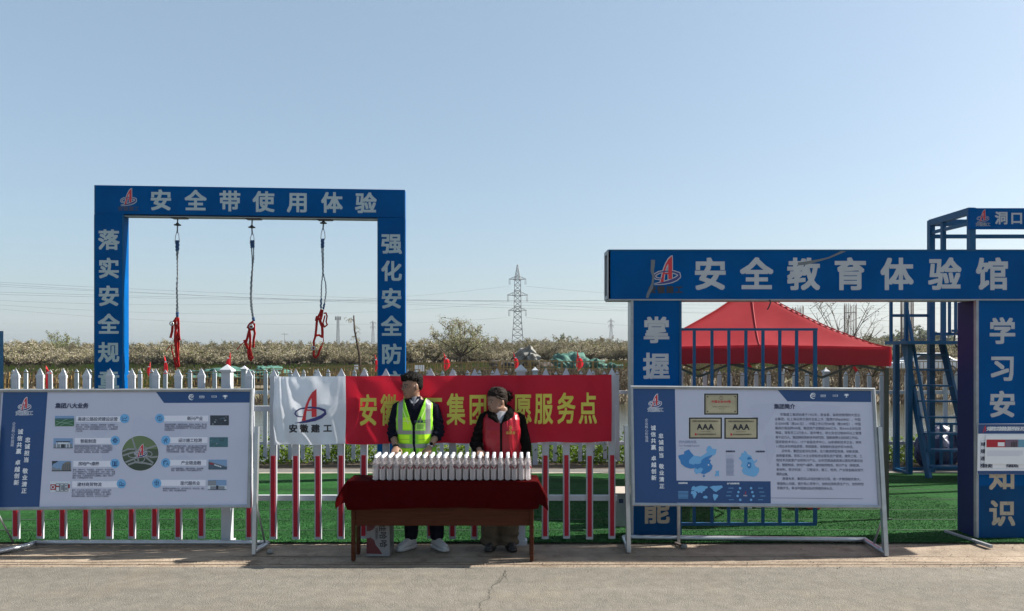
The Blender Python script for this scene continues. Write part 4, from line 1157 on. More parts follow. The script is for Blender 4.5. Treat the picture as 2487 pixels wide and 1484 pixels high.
def stand_right():
    s = plane_board(1538, 1228, 7.22, 1530, 937, 7.37)
    R0 = ZM(2350, 1400, 1250/2061); R1 = ZM(2620, 1520, 420/1298); R2 = ZM(3000, 1520, 480/1484)
    t = thing('display_board', tuple(s.pt(*s.hit(1840, 1345))), 'white display board introducing the company, with three gold plaques and blue maps, on tube stand', 'display board'); t['_o'] = t.location
    quad = [R0(214,195), R0(1803,210), R0(1847,992), R0(227,975)]
    b = MB()
    b.prism([s.pt(*s.hit(*p)) - s.n*.004 for p in quad], -s.n*.012, M['poster'])
    s.poly(b, [(quad[0][0]+3, quad[0][1]+3), (quad[1][0]-3, quad[1][1]+3), (quad[2][0]-3, quad[2][1]-3), (quad[3][0]+3, quad[3][1]-3)], 0, M['poster'])
    s.poly(b, [R0(232,214), R0(507,216), R0(520,958), R0(244,956)], 1, M['poster_navy'])
    s.poly(b, [R1(135,1150), R1(1280,1160), R1(1283,1428), R1(138,1420)], 1, M['poster_navy'])
    logo_text(s, b, R0(378,293), 33, R0(380,352), 9.4, 10.5)
    for i, ch in enumerate('企业核心价值观'): s.char(b, ch, *R0(322 + i*.3, 419 + i*22.3), 8, 3, M['poster_bar'])
    for i, (ch, y) in enumerate(zip('诚信共赢卓越创新', (470,512,554,596,668,710,752,794))): s.char(b, ch, *R0(366 + (y-470)*.013, y), 12.4, 3, M['white_print'], .025)
    for i, (ch, y) in enumerate(zip('忠诚担当敬业清正', (522,564,605,648,720,762,804,848))): s.char(b, ch, *R0(416 + (y-522)*.018, y), 12.4, 3, M['white_print'], .025)
    s.poly(b, [R2(190,46), R2(1326,50), R2(1330,196), R2(310,186)], 1, M['poster_navy'])
    tab_icons(s, b, [R2(625,120), R2(745,120), R2(893,120), R2(1028,118)], .8)
    u0, v0 = R2(-60, 180); u1, v1 = R2(1150, 1050)
    for k in CONT: cont(s, b, k, u0 - 30, v0, u1-u0, v1-v0, 1, M['poster_ghost'])
    for i, ch in enumerate('集团简介'): s.char(b, ch, *R2(178 + i*64.5, 250), 13, 3, M['ink_navy'], .03)
    body = [('安徽建工集团始建于1952年，是省委、省政府管理的大型企',220,1197,347),('业集团，在上海证券交易所主板上市（股票代码600502），中国',155,1200,402),('企业500强（第261位）、中国上市公司500强（第208位）、中国',158,1203,457),
        ('最具价值品牌500强。集团资产总额超2000亿元，双AAA主体信用',160,1205,512),('等级，现有员工2万余人，其中博士、硕士及全日制本科以上管理',163,1210,568),('骨干近万人。集团拥有高新技术研究院、国家级博士后科研工作站、',165,1200,624),
        ('国家级技术中心、17个省级技术中心，26家高新技术企业，拥有',166,1213,680),('11项总承包特级资质，荣获国家、省部级科技进步奖70余项。',168,1135,735),('近年来，集团全面深化改革，全力推进转型发展、创新发展、',238,1205,791),
        ('高质量发展，现有三大主业即投资运营及资产管理，建筑工程、工',172,1222,848),('程技术及配套产业和新兴产业。业务范围涵盖高速公路投资建设运',174,1228,903),('营，智能制造，房地产+康养，建材商贸物流，新兴产业（新能源、',175,1215,960),
        ('新材料、低空科技），工程设计、施工、检测，产业链金融及现代',177,1233,1017),('服务业等。',178,340,1070),('展望未来，集团将以科技创新为引领，进一步做强做优做大，',248,1225,1128),('增强核心功能、提升核心竞争力，加快培育新质生产力、加快转型',180,1240,1188),('发展步伐，争当中国建设投资领域的排头兵。',182,890,1242)]
    for tx, x0, x1, y in body: s.line(b, tx, R2(x0,y)[0], R2(x1,y)[0], R2(0,y)[1], 7.6, 3, M['ink_navy'], 0, v1=R2(0,y+7)[1])
    s.poly(b, [R2(106,1360), R2(1228,1371), R2(1228,1375), R2(106,1364)], 2, M['ink_navy'])
    # plaques
    for x0, y0, x1, y1 in ((470,90,888,350), (284,382,690,642), (715,384,1125,645)):
        s.rect(b, *R1(x0-5,y0-5), *R1(x1+5,y1+5), 1, M['white_print']); s.rect(b, *R1(x0,y0), *R1(x1,y1), 2, M['blacktint']); s.rect(b, *R1(x0+20,y0+18), *R1(x1-20,y1-18), 3, M['gold'])
    gd = flat('gold_dark', (.16,.12,.07))
    for x0, y0, x1, y1 in ((500,118,858,322),): 
        for a, c, d, e in ((x0,y0,x1,y0+3),(x0,y1-3,x1,y1),(x0,y0,x0+3,y1),(x1-3,y0,x1,y1)): s.rect(b, *R1(a,c), *R1(d,e), 4, gd)
        for a, c in ((x0+12,y0+12),(x1-12,y0+12),(x0+12,y1-12),(x1-12,y1-12)): s.disc(b, *R1(a,c), 2.2, 4, gd, 8)
    u, v = R1(680,146); s.ribbon(b, [(u + 4.4*math.cos(a), v + 4.4*math.sin(a), 1.2) for a in np.linspace(.2, 5.2, 12)], 4, gd); s.ribbon(b, [(u-2,v,1),(u+1,v-1.5,1),(u+4,v,1)], 4, gd)
    s.line(b, '中国企业500强', R1(558,0)[0], R1(795,0)[0], R1(0,190)[1], 6.6, 4, M['logo_red'], .03)
    s.line(b, '安徽建工集团控股有限公司', R1(572,0)[0], R1(790,0)[0], R1(0,252)[1], 3.6, 4, gd); s.line(b, '第261位', R1(650,0)[0], R1(715,0)[0], R1(0,277)[1], 3.4, 4, gd)
    for x, y, ty in ((485,495,428), (918,497,430)):
        s.line(b, 'AAA', R1(x-104,0)[0], R1(x+104,0)[0], R1(0,y)[1], 18.5, 4, M['black_print'], .035)
        s.line(b, '安徽建工集团控股有限公司信用等级证书', R1(x-158,0)[0], R1(x+155,0)[0], R1(0,ty)[1], 4.4, 4, gd, .02)
        s.line(b, '东方金诚国际信用评估有限公司', R1(x-100,0)[0], R1(x+128,0)[0], R1(0,y+93)[1], 4, 4, gd, .02); s.rect(b, *R1(x-128,y+80), *R1(x-106,y+106), 4, M['logo_red'])
        s.rect(b, *R1(x-58,y+58), *R1(x+62,y+63), 4, gd)
    s.line(b, '四大战略布局', R1(163,0)[0], R1(378,0)[0], R1(0,680)[1], 7.6, 3, flat('slate_print', (.20,.23,.38)))
    s.line(b, 'Four Strategic Layouts', R1(165,0)[0], R1(414,0)[0], R1(0,724)[1], 6.4, 3, flat('slate_print', (.20,.23,.38)))
    s.rect(b, *R1(176,757), *R1(228,760), 3, flat('slate_print', (.2,.23,.38)))
    def q(pts, k, m): s.poly(b, [R1(*p) for p in pts], k, m)
    q([(157,845),(228,828),(228,798),(287,770),(305,800),(345,845),(430,860),(490,820),(510,800),(495,780),(515,735),(545,728),(575,765),(622,768),(615,820),(590,845),(555,850),(525,890),(555,905),(540,930),(575,970),(565,1010),(540,1040),(500,1060),(470,1075),(440,1065),(400,1060),(375,1075),(350,1040),(355,1000),(300,1005),(240,985),(190,945),(180,900),(162,880)], 2, M['poster_light'])
    q([(157,845),(228,828),(228,798),(287,770),(305,800),(345,845),(320,870),(290,900),(285,940),(350,960),(355,1000),(300,1005),(240,985),(190,945),(180,900),(162,880)], 3, M['poster_mid'])
    q([(440,900),(480,870),(530,850),(575,838),(560,862),(525,890),(555,905),(540,930),(575,970),(565,1010),(540,1040),(500,1060),(470,1075),(430,1060),(460,1010),(430,990),(390,1010),(355,990),(350,945),(400,950),(430,940)], 3, M['poster_mid'])
    q([(455,1085),(480,1085),(478,1105),(460,1108)], 3, M['poster_mid']); q([(610,1035),(652,1028),(652,1100),(625,1092),(605,1104),(602,1080),(618,1062)], 3, M['poster_light'])
    s.disc(b, *R1(524,960), 1.8, 4, M['white_print'], 10)
    q([(955,785),(985,800),(1000,830),(1045,850),(1050,880),(1085,920),(1110,890),(1115,915),(1080,945),(1100,980),(1140,1000),(1140,1040),(1110,1090),(1070,1105),(1000,1090),(950,1070),(930,1030),(945,990),(915,980),(935,930),(915,900),(888,880),(920,855),(925,820),(960,810)], 2, M['poster_light'])
    q([(990,880),(1015,860),(1055,880),(1030,895),(1000,898)], 3, M['poster_mid']); q([(990,965),(1005,920),(1045,935),(1045,985),(1025,1005),(1005,1000)], 3, M['poster_mid']); s.disc(b, *R1(1015,963), 1.8, 4, M['white_print'], 10)
    for tx, x0, x1, y, m in (('省域战略布局',735,846,795,M['ink_navy']), ('市域战略布局',1096,1207,797,M['ink_navy']), ('全球战略布局',157,268,1181,M['white_print']), ('全产业链战略布局',748,898,1186,M['white_print'])):
        s.line(b, tx, R1(x0,0)[0], R1(x1,0)[0], R1(0,y)[1], 4.4, 4, m, .03)
    for k in range(17): s.rect(b, *R1(740, 840 + k*15), *R1(836 - (k % 4)*3, 847 + k*15), 3, M['poster_ghost'] if k < 3 else flat('slate_print', (.2,.23,.38)))
    for k in range(6): s.rect(b, *R1(155, 1280 + k*16), *R1(278, 1286 + k*16), 3, M['poster_light'])
    u0, v0 = R1(310, 1205); u1, v1 = R1(690, 1400)
    for k, src in (('eu', (-.75, 0)), ('af', (-.75, .06))): cont(s, b, k, u0 + (u1-u0)*-.42, v0, (u1-u0)*1.0, (v1-v0)*1.05, 3, M['poster_light'])
    cont(s, b, 'au', u0 + (u1-u0)*-.42, v0, (u1-u0)*1.0, (v1-v0)*1.05, 3, M['poster_light'])
    cont(s, b, 'na', u0 + (u1-u0)*.56, v0, (u1-u0)*1.4, (v1-v0), 3, M['poster_light']); cont(s, b, 'sa', u0 + (u1-u0)*.46, v0 + 3, (u1-u0)*1.25, (v1-v0), 3, M['poster_light'])
    for x, y in ((908,1243),(888,1290),(878,1337),(910,1385),(1042,1243),(1057,1291),(1071,1339),(1042,1385)):
        s.disc(b, *R1(x,y), 3, 3, M['poster_light'], 14); xx = x - 140 if x < 980 else x + 85
        s.rect(b, *R1(xx, y-4), *R1(xx + 60, y+2), 3, M['poster_light'])
    s.logo(b, *R1(972,1302), 8, 3, M['logo_red'], M['logo_navy']); s.line(b, '安徽建工', R1(948,0)[0], R1(998,0)[0], R1(0,1333)[1], 3.4, 3, M['white_print'])
    b.build('panel', t, fix=False)
    board_frame(s, t, quad, .030, M['galv'])
    fl, fr = P(1527, 1338, 7.28), P(2151, 1347, 7.17)
    ends = {}
    for f, top, bx in ((fl, P(1520.5, 1033, 7.36), P(1516, 1305, 7.72)), (fr, P(2134.5, 1037, 7.31), P(2100, 1318, 7.62))):
        b = MB(); b.beam(f + Vector((0, 0, -.01)), top, .040, .05, M['steel'], up=(0, 1, 0)); b.build('upright', t)
        bk = Vector((bx.x, bx.y, .035)); ends[f is fr] = bk
        b = MB(); b.tube([f + Vector((0,0,.02)), f.lerp(bk, .3) + Vector((0,0,.01)), f.lerp(bk, .85), bk], .027, M['steel'], 8); b.build('foot', t)
        b = MB(); b.tube([f.lerp(top, .30), f.lerp(bk, .55) + Vector((0,0,.03))], .010, M['steel'], 6); b.build('brace', t)
    b = MB(); p, q_ = ends[False], ends[True]; b.tube([p, p.lerp(q_, .1), p.lerp(q_, .5), p.lerp(q_, .92), q_], .027, M['steel'], 8); b.build('back_pipe', t)
    b = MB(); b.beam(P(1648, 1225, 7.6), P(1648, 1322, 7.62), .03, .03, M['steel']); b.beam(P(1640, 1318, 7.6), P(1660, 1328, 7.45), .03, .02, M['rust']); b.build('prop', t)
stand_right()
# ------------------------------------------------------------------ table, cloth, bottles, carton
TX0, TX1, TY0, TY1, TZ = -1.545, .232, 6.955, 7.27, .752
def table():
    t = thing('table', ((TX0+TX1)/2, 7.1, 0), 'long reddish brown wooden table with front panel, under the dark red cloth', 'table'); t['_o'] = t.location
    b = MB(); b.span((TX0, TY0, TZ-.028), (TX1, TY1, TZ), M['wood']); bevel(b.build('table_top', t))
    xl, xr = U(853, 6.98), U(1296, 6.98)
    for x0, sg in ((xl, 1), (xr, -1)):
        for y0, y1 in ((6.975, 7.03), (7.20, 7.255)):
            b = MB(); b.span((x0, y0, 0), (x0 + sg*.034, y1, TZ-.028), M['wood']); bevel(b.build('leg', t), .003)
        b = MB(); b.span((x0 + sg*.004, 7.03, .34), (x0 + sg*.030, 7.20, TZ-.028), M['wood']); b.build('side_panel', t)
    zb = P(0, 1277, 6.99).z
    b = MB(); b.span((xl + .034, 6.99, zb), (xr - .034, 7.008, TZ-.028), M['wood']); bevel(b.build('front_panel', t), .003)
table()

def cloth():
    b = MB(); nx, ny = 150, 60
    ox, oyf, oyb = .20, .262, .10
    x0, x1, y0, y1 = TX0 - .012, TX1 + .012, TY0 - .012, TY1 + .012
    vs = []
    for j in range(ny + 1):
        sj = -oyf + (y1 - y0 + oyf + oyb) * j / ny        # along depth, <0 hangs in front
        for i in range(nx + 1):
            si = -ox + (x1 - x0 + 2*ox) * i / nx
            fx = -min(0, si); gx = max(0, si - (x1 - x0)); fy = -min(0, sj); gy = max(0, sj - (y1 - y0))
            X = x0 + max(0, min(x1-x0, si)); Yv = y0 + max(0, min(y1-y0, sj)); z = TZ + .006
            side = fx + gx
            if side > 0 and fy > 0:       # corner: the cloth stands out in a fold
                d = math.hypot(side, fy); z -= d * (.80 if gx else .72)
                out = side * (.48 if gx else .42)
                X += (out if gx else -out); Yv -= fy * .16 + side * .22
            elif side > 0:
                z -= side * .90; out = side * (.34 + .1*math.sin(sj*26)); X += (out if gx else -out)
            elif fy > 0:
                w = .006 * math.sin(si * 8.5 + 1) + .004 * math.sin(si * 23)
                Yv -= fy * .05 + w * fy / oyf; z -= fy * (1.0 - .07 * math.sin(math.pi * max(0, min(1, si/(x1-x0)))) ** 2)
            elif gy > 0: z -= gy; Yv += gy * .05
            if side == 0 and fy == 0 and gy == 0: z += .0025 * noise.noise(Vector((X*9, Yv*9, 0))) + .002
            k = (fx + gx + fy) * .05
            vs.append((X + noise.noise(Vector((X*7, z*9, 1)))*k, Yv + noise.noise(Vector((X*7, z*9, 4)))*k, z + noise.noise(Vector((X*6, z*5, 7)))*k*.5))
    b.add(vs, [(j*(nx+1)+i, j*(nx+1)+i+1, (j+1)*(nx+1)+i+1, (j+1)*(nx+1)+i) for j in range(ny) for i in range(nx)], M['tablecloth'], True)
    o = b.build('tablecloth', origin=((x0+x1)/2, 7.1, TZ), fix=False)
    m = o.modifiers.new('thickness', 'SOLIDIFY'); m.thickness = .003; m.offset = 0
    tag(o, 'dark red cloth draped over the table under the rows of bottles', 'tablecloth')
cloth()

def bottle_mat(name, milky):
    m = bpy.data.materials.new(name); m.use_nodes = True
    nt = m.node_tree; L = nt.links.new; nt.nodes.clear()
    out = nt.nodes.new('ShaderNodeOutputMaterial')
    tr = nt.nodes.new('ShaderNodeBsdfTransparent'); tr.inputs[0].default_value = (.98,.975,.98,1)
    tl = nt.nodes.new('ShaderNodeBsdfTranslucent'); tl.inputs[0].default_value = (.97,.93,.95,1)
    gl = nt.nodes.new('ShaderNodeBsdfGlossy'); gl.inputs['Roughness'].default_value = .07
    df = nt.nodes.new('ShaderNodeBsdfDiffuse'); df.inputs[0].default_value = (.80,.735,.765,1)
    fr = nt.nodes.new('ShaderNodeFresnel'); fr.inputs[0].default_value = 1.45
    a = nt.nodes.new('ShaderNodeMixShader'); a.inputs[0].default_value = .5
    L(tl.outputs[0], a.inputs[1]); L(df.outputs[0], a.inputs[2])
    c = nt.nodes.new('ShaderNodeMixShader'); c.inputs[0].default_value = milky
    L(tr.outputs[0], c.inputs[1]); L(a.outputs[0], c.inputs[2])
    d = nt.nodes.new('ShaderNodeMixShader')
    L(fr.outputs[0], d.inputs[0]); L(c.outputs[0], d.inputs[1]); L(gl.outputs[0], d.inputs[2]); L(d.outputs[0], out.inputs[0])
    return m
M['clear_plastic'] = bottle_mat('clear_plastic', .20)
M['filled_plastic'] = bottle_mat('filled_plastic', .56)
M['cap_white'] = mk('cap_white', (.82,.82,.84), .35, transl=.2)
M['label_clear'] = mk('label_clear', (.62,.55,.57), .4, transl=.3)
M['label_red'] = mk('label_red', (.16,.012,.02), .4)
M['label_grey'] = mk('label_grey', (.26,.25,.26), .5)
def make_bottle():
    t = thing('water_bottle', (0, 0, 0), 'clear water bottle with white cap', 'water bottle', 'bottled water standing in rows on the red table'); t['_o'] = t.location
    b = MB(); prof = [(.026,0),(.0305,.003),(.0318,.010)]
    for k in range(19):
        z = .014 + k * .0045; prof.append((.0318 - .0011 * (1 - math.cos(k * math.pi * 2 / 3.2)) / 2 * 2, z))
    prof += [(.0316,.102),(.0304,.106),(.0304,.150),(.0318,.154),(.0320,.164),(.0290,.178),(.0225,.193),(.0150,.206),(.0132,.211),(.0132,.216)]
    k = next(i for i, q in enumerate(prof) if q[1] >= .154)
    b.lathe(prof[:k+1], (0,0,0), M['filled_plastic'], 20, True, False); b.lathe(prof[k:], (0,0,0), M['clear_plastic'], 20, True, False); body = b.build('bottle_body', t)
    b = MB(); b.lathe([(.0165,.2125),(.0165,.2155),(.0152,.216),(.0155,.2335),(.0140,.236),(.004,.2365)], (0,0,0), M['cap_white'], 18); b.build('cap', t)
    b = MB(); n, m = 48, 10
    for k in range(n):
        for j in range(m):
            a0, a1 = math.tau * k / n, math.tau * (k+1) / n; z0, z1_ = .107 + .042*j/m, .107 + .042*(j+1)/m
            am = ((a0 + a1) / 2 + math.pi/2 + math.pi) % math.tau - math.pi     # 0 at the front (-y)
            tt = abs(am) / 1.05; h = (j + .5) / m
            mat = M['filled_plastic']
            if .12 < tt < 1.05 and abs(h - .02 - tt*.66) < .25: mat = M['label_red']
            elif tt < .62 and .78 < h < .9 and k % 2: mat = M['label_red']
            elif 2.5 < abs(am) and .15 < h < .85: mat = M['label_grey'] if (k + j) % 3 else M['filled_plastic']
            elif 1.35 < abs(am) < 1.75 and .1 < h < .9: mat = M['label_grey'] if j % 2 else M['filled_plastic']
            r_ = .0309
            b.add([(r_*math.cos(a0), r_*math.sin(a0), z0), (r_*math.cos(a1), r_*math.sin(a1), z0), (r_*math.cos(a1), r_*math.sin(a1), z1_), (r_*math.cos(a0), r_*math.sin(a0), z1_)], [(0,1,2,3)], mat, True)
    b.build('label', t)
    for ch in t.children:
        for v in ch.data.vertices: v.co.x *= .965; v.co.y *= .965
    return t
bt = make_bottle()
turned = {0: 2.9, 3: 2.95, 11: 1.6, 18: 3.1, 19: 1.55, 21: 1.6, 22: 1.5}
NB = 23
first = True
for r_ in range(4):
    for c in range(NB):
        x = U(912.5, 7.0) + (U(1283.5, 7.0) - U(912.5, 7.0)) * c / (NB - 1) + random.uniform(-.0025, .0025)
        y = 6.992 + r_ * .0665 + random.uniform(-.003, .003)
        z = TZ + .0095 + .0005
        if r_ == 0:
            lab = 'clear water bottle, red chevron label facing the road, inside the front row'
            if c in turned: lab = 'clear water bottle of the front row turned so its grey label faces out'
            if c == 0: lab = 'clear water bottle at the left end of the front row of bottles'
            if c == NB - 1: lab = 'clear water bottle at the right end of the front row of bottles'
            rz = turned.get(c, random.uniform(-.25, .25))
        else:
            lab = 'clear water bottle with white cap standing behind the front row of bottles'; rz = random.uniform(-3, 3)
        if first: bt.location = (x, y, z); bt.rotation_euler = (0,0,rz); bt['label'] = lab; first = False
        else: dup(bt, (x, y, z), lab, rz)

def carton():
    z5 = ZM(1300, 1900, 880/2487)
    Yc = 7.14
    x0, x1 = U(z5(405,0)[0], Yc), U(z5(660,0)[0], Yc); zt = .40
    t = thing('cardboard_box', ((x0+x1)/2, Yc+.12, 0), 'white and red cardboard carton of drinks on the ground under the table', 'box'); t['_o'] = t.location
    cw = mk('carton_white', (.20,.19,.19), .7, var=.05); crd = mk('carton_red', (.09,.010,.014), .6)
    b = MB(); b.span((x0, Yc, 0), (x1, Yc+.27, zt), cw)
    s = Surf((x0, Yc, 0), (1,0,0), (0,0,1), step=.0008)
    def q(pts, k, m): s.poly(b, [z5(*p) for p in pts], k, m)
    q([(405,620),(450,610),(490,640),(505,690),(545,740),(580,797),(405,790)], 1, crd); q([(405,480),(505,480),(480,520),(440,542),(405,538)], 1, crd)
    for ch, x, y in zip('娃哈哈', (582,587,592), (500,588,680)): s.char(b, ch, *z5(x, y), 19, 2, M['black_print'], .02, rot=-math.pi/2)
    for i, ch in enumerate('纯净饮用水'): s.char(b, ch, *z5(517, 520 + i*25), 7.5, 2, M['black_print'], .01, rot=-math.pi/2)
    s3 = Surf((x1, Yc, 0), (0,1,0), (0,0,1), step=.0008)
    for i, ch in enumerate('娃哈哈'):
        vs, fs, adv = glyph(ch); 
        b.add([s3.pt(.08 - y*.085, .31 - i*.085 - x*.085 , 1) for x, y in vs], fs, M['black_print'])
    for zz in (.07, .085, .10): b.add([s3.pt(.05, zz, 1), s3.pt(.22, zz, 1), s3.pt(.22, zz+.006, 1), s3.pt(.05, zz+.006, 1)], [(0,1,2,3)], M['black_print'])
    b.build('carton_body', t, fix=False)
    b = MB(); b.span((x0+.004, Yc+.004, zt), (x1-.004, Yc+.133, zt+.004), cw); b.build('flap', t)
    b = MB(); b.span((x0+.004, Yc+.137, zt), (x1-.004, Yc+.266, zt+.004), cw); b.build('flap', t)
carton()
# pale carton left on the lawn beside the gate post, and a stone on the verge
def lawn_box():
    Y = 8.25; x0, x1 = U(1488, Y), U(1526, Y)
    t = thing('cardboard_box', ((x0+x1)/2, Y+.1, 0), 'pale dusty cardboard box on the lawn behind the near fence beside gate post', 'box'); t['_o'] = t.location
    cb = mk('pale_carton', (.42,.37,.32), .85, var=.12)
    b = MB(); b.span((x0, Y, .02), (x1, Y+.22, P(0,1190,Y).z), cb); s = Surf((x0, Y, 0), (1,0,0), (0,0,1))
    s.rect(b, 1503, 1212, 1514, 1222, 1, M['ink_navy']); b.build('carton_body', t)
    b = MB(); b.box(((x0+x1)/2, Y - .05, P(0,1190,Y).z + .01), (x1-x0, .12, .004), cb, Matrix.Rotation(.5, 3, 'X')); b.build('flap', t)
lawn_box()
def rock(name, c, r, mat, label, cat, seed, sub=3, rough=.35):
    bm = bmesh.new(); bmesh.ops.create_icosphere(bm, subdivisions=sub, radius=1)
    for v in bm.verts:
        k = 1 + noise.noise(v.co * 1.3 + Vector((seed, 0, 0))) * rough + noise.noise(v.co * 4 + Vector((seed, 2, 0))) * rough * .3
        v.co = Vector((v.co.x*r[0]*k, v.co.y*r[1]*k, v.co.z*r[2]*k))
    me = bpy.data.meshes.new(name); bm.to_mesh(me); bm.free(); me.materials.append(mat)
    o = bpy.data.objects.new(name, me); o.location = c; COL.objects.link(o)
    return tag(o, label, cat)
p = P(656, 1342, 3592/(1343-848)); rock('stone', (p.x, p.y, .015), (.035,.03,.024), M['concrete'], 'small grey stone on the sandy verge left of the table', 'stone', 3)
p = P(2070, 1335, 7.4); rock('stone', (U(1662, 7.45), 7.45, .015), (.03,.03,.02), M['concrete'], 'tiny stone on the verge under the right display board', 'stone', 5)
# ------------------------------------------------------------------ red canopy tent
def tent():
    fr, fl = Vector((4.40, 8.60, 0)), Vector((1.59, 9.30, 0))
    dep = Vector((.24, .97, 0)) * 2.9
    ze, zv = 2.02, 1.805
    t = thing('canopy_tent', tuple((fr+fl+dep)/2), 'red pop-up canopy tent with dark green legs behind the barred gate leaf', 'canopy tent'); t['_o'] = t.location
    def pt(s, q): return fl + (fr - fl) * s + dep * q
    N = 48; vs = []; fs = []
    for j in range(N + 1):
        for i in range(N + 1):
            s, q = i / N, j / N
            d = 1 - max(abs(2*s-1), abs(2*q-1)); p = pt(s, q)
            along = 1 - min(abs(2*s-1), abs(2*q-1))
            hip = abs(abs(2*s-1) - abs(2*q-1))
            z = ze + .86 * d ** 1.33 + .028 * along * (1 - d) - .05 * math.sin(math.pi * min(1, hip*1.2)) * d * (1 - d) * 2
            z += .010 * noise.noise(Vector((s*7, q*7, 1))) + .006 * noise.noise(Vector((s*22, q*22, 5))) * (1 - d)
            vs.append((p.x, p.y, z))
    fs = [(j*(N+1)+i, j*(N+1)+i+1, (j+1)*(N+1)+i+1, (j+1)*(N+1)+i) for j in range(N) for i in range(N)]
    b = MB(); b.add(vs, fs, M['canopy_red'], True); b.build('roof', t, fix=False)
    # seams sewn along the middle of the slopes and the hips
    for a in ((.5, 0, .5, .5), (0, 0, .5, .5), (1, 0, .5, .5)):
        path = []
        for k in range(25):
            w = k / 24; s, q = a[0] + (a[2]-a[0])*w, a[1] + (a[3]-a[1])*w
            i, j = round(s*N), round(q*N); path.append(Vector(vs[j*(N+1)+i]) + Vector((0, -.006, .004)))
        b = MB(); b.tube(path, .007, M['valance_red'] if a[0] == .5 else M['canopy_red'], 5); b.build('seam', t)
    for A, B in (((0,0),(1,0)), ((1,0),(1,1)), ((1,1),(0,1)), ((0,1),(0,0))):
        b = MB(); v2 = []; K = 40
        out = (pt((A[0]+B[0])/2, (A[1]+B[1])/2) - pt(.5,.5)).normalized()
        for k in range(K + 1):
            w = k / K; s, q = A[0] + (B[0]-A[0])*w, A[1] + (B[1]-A[1])*w; p = pt(s, q)
            al = 1 - abs(2*w - 1); top = ze + .028*al + .004
            wv = .012 * math.sin(w * 19) + .008 * noise.noise(Vector((w*12, A[0]*3, A[1]*5)))
            v2 += [tuple(p + out*.012 + Vector((0,0,top))), tuple(p + out*(.016 + wv*.5) + Vector((0,0,(top+zv)/2))), tuple(p + out*(.012 + wv) + Vector((0,0,zv + .025*al + .006*math.sin(w*30))))]
        b.add(v2, [(3*k+r_, 3*k+r_+3, 3*k+r_+4, 3*k+r_+1) for k in range(K) for r_ in (0,1)], M['valance_red'], True)
        o = b.build('valance', t, fix=False)
    g = M['dark_green_metal']
    for s, q in ((0,0),(1,0),(0,1),(1,1)):
        p = pt(.012 + s*.976, .012 + q*.976); b = MB(); b.box(p + Vector((0,0,.90)), (.045,.045,1.76), g, Matrix.Rotation(-.24, 3, 'Z')); lo = b.build('leg', t)
        b = MB(); b.box(p + Vector((0,0,.02)), (.09,.09,.012), g); o = b.build('foot_plate', t); o.parent = lo
    def truss(A, B, name='truss_bar'):
        n = 4
        for k in range(n):
            w0, w1 = k/n, (k+1)/n
            pa, pb = pt(*[A[i]+(B[i]-A[i])*w0 for i in (0,1)]), pt(*[A[i]+(B[i]-A[i])*w1 for i in (0,1)])
            for z0, z1_ in (((1.96, 1.66) if k % 2 == 0 else (1.66, 1.96)), ((1.74, 1.90) if k % 2 == 0 else (1.90, 1.74))):
                b = MB(); b.beam(pa + Vector((0,0,z0)), pb + Vector((0,0,z1_)), .014, .028, g); b.build(name, t)
    truss((.012,.012),(.988,.012)); truss((.988,.012),(.988,.988)); truss((.012,.988),(.988,.988)); truss((.012,.012),(.012,.988))
    # red ties hanging loose from the frame
    for s, q, L in ((.86, .02, .10), (.45, .02, .07), (.40, .97, .08)):
        p = pt(s, q); b = MB(); b.strap([p + Vector((0,-.02,1.84)), p + Vector((.02,-.03,1.84-L*.6)), p + Vector((.05,-.03,1.84-L))], .035, .004, M['flag_red']); b.build('tie', t)
tent()
# drinks cartons stored under the tent
def store():
    wc = mk('store_white', (.60,.60,.60), .6); rc = mk('store_red', (.35,.03,.03), .6)
    for i, (u0, u1, v0, v1, Y, lab) in enumerate(((1800,1826,1213,1243,9.2,'white carton with a red band on the lawn under tent, left of three'), (1834,1874,1216,1242,9.25,'white carton on the lawn under the red tent between two red ones'), (1966,1992,1216,1243,9.15,'dull red carton on the lawn under the red tent, apart from the others'))):
        x0, x1 = U(u0, Y), U(u1, Y); m = (wc, wc, rc)[i]
        t = thing('cardboard_box', ((x0+x1)/2, Y+.1, .012), lab, 'box', 'cartons under the tent'); t['_o'] = t.location
        h = .24
        b = MB(); b.span((x0, Y, .014), (x1, Y+.2, h), m); bevel(b.build('carton_body', t), .004)
        b = MB(); b.span((x0-.001, Y-.002, .09), (x1+.001, Y+.202, .15), rc if m is wc else wc); b.build('band', t)
store()

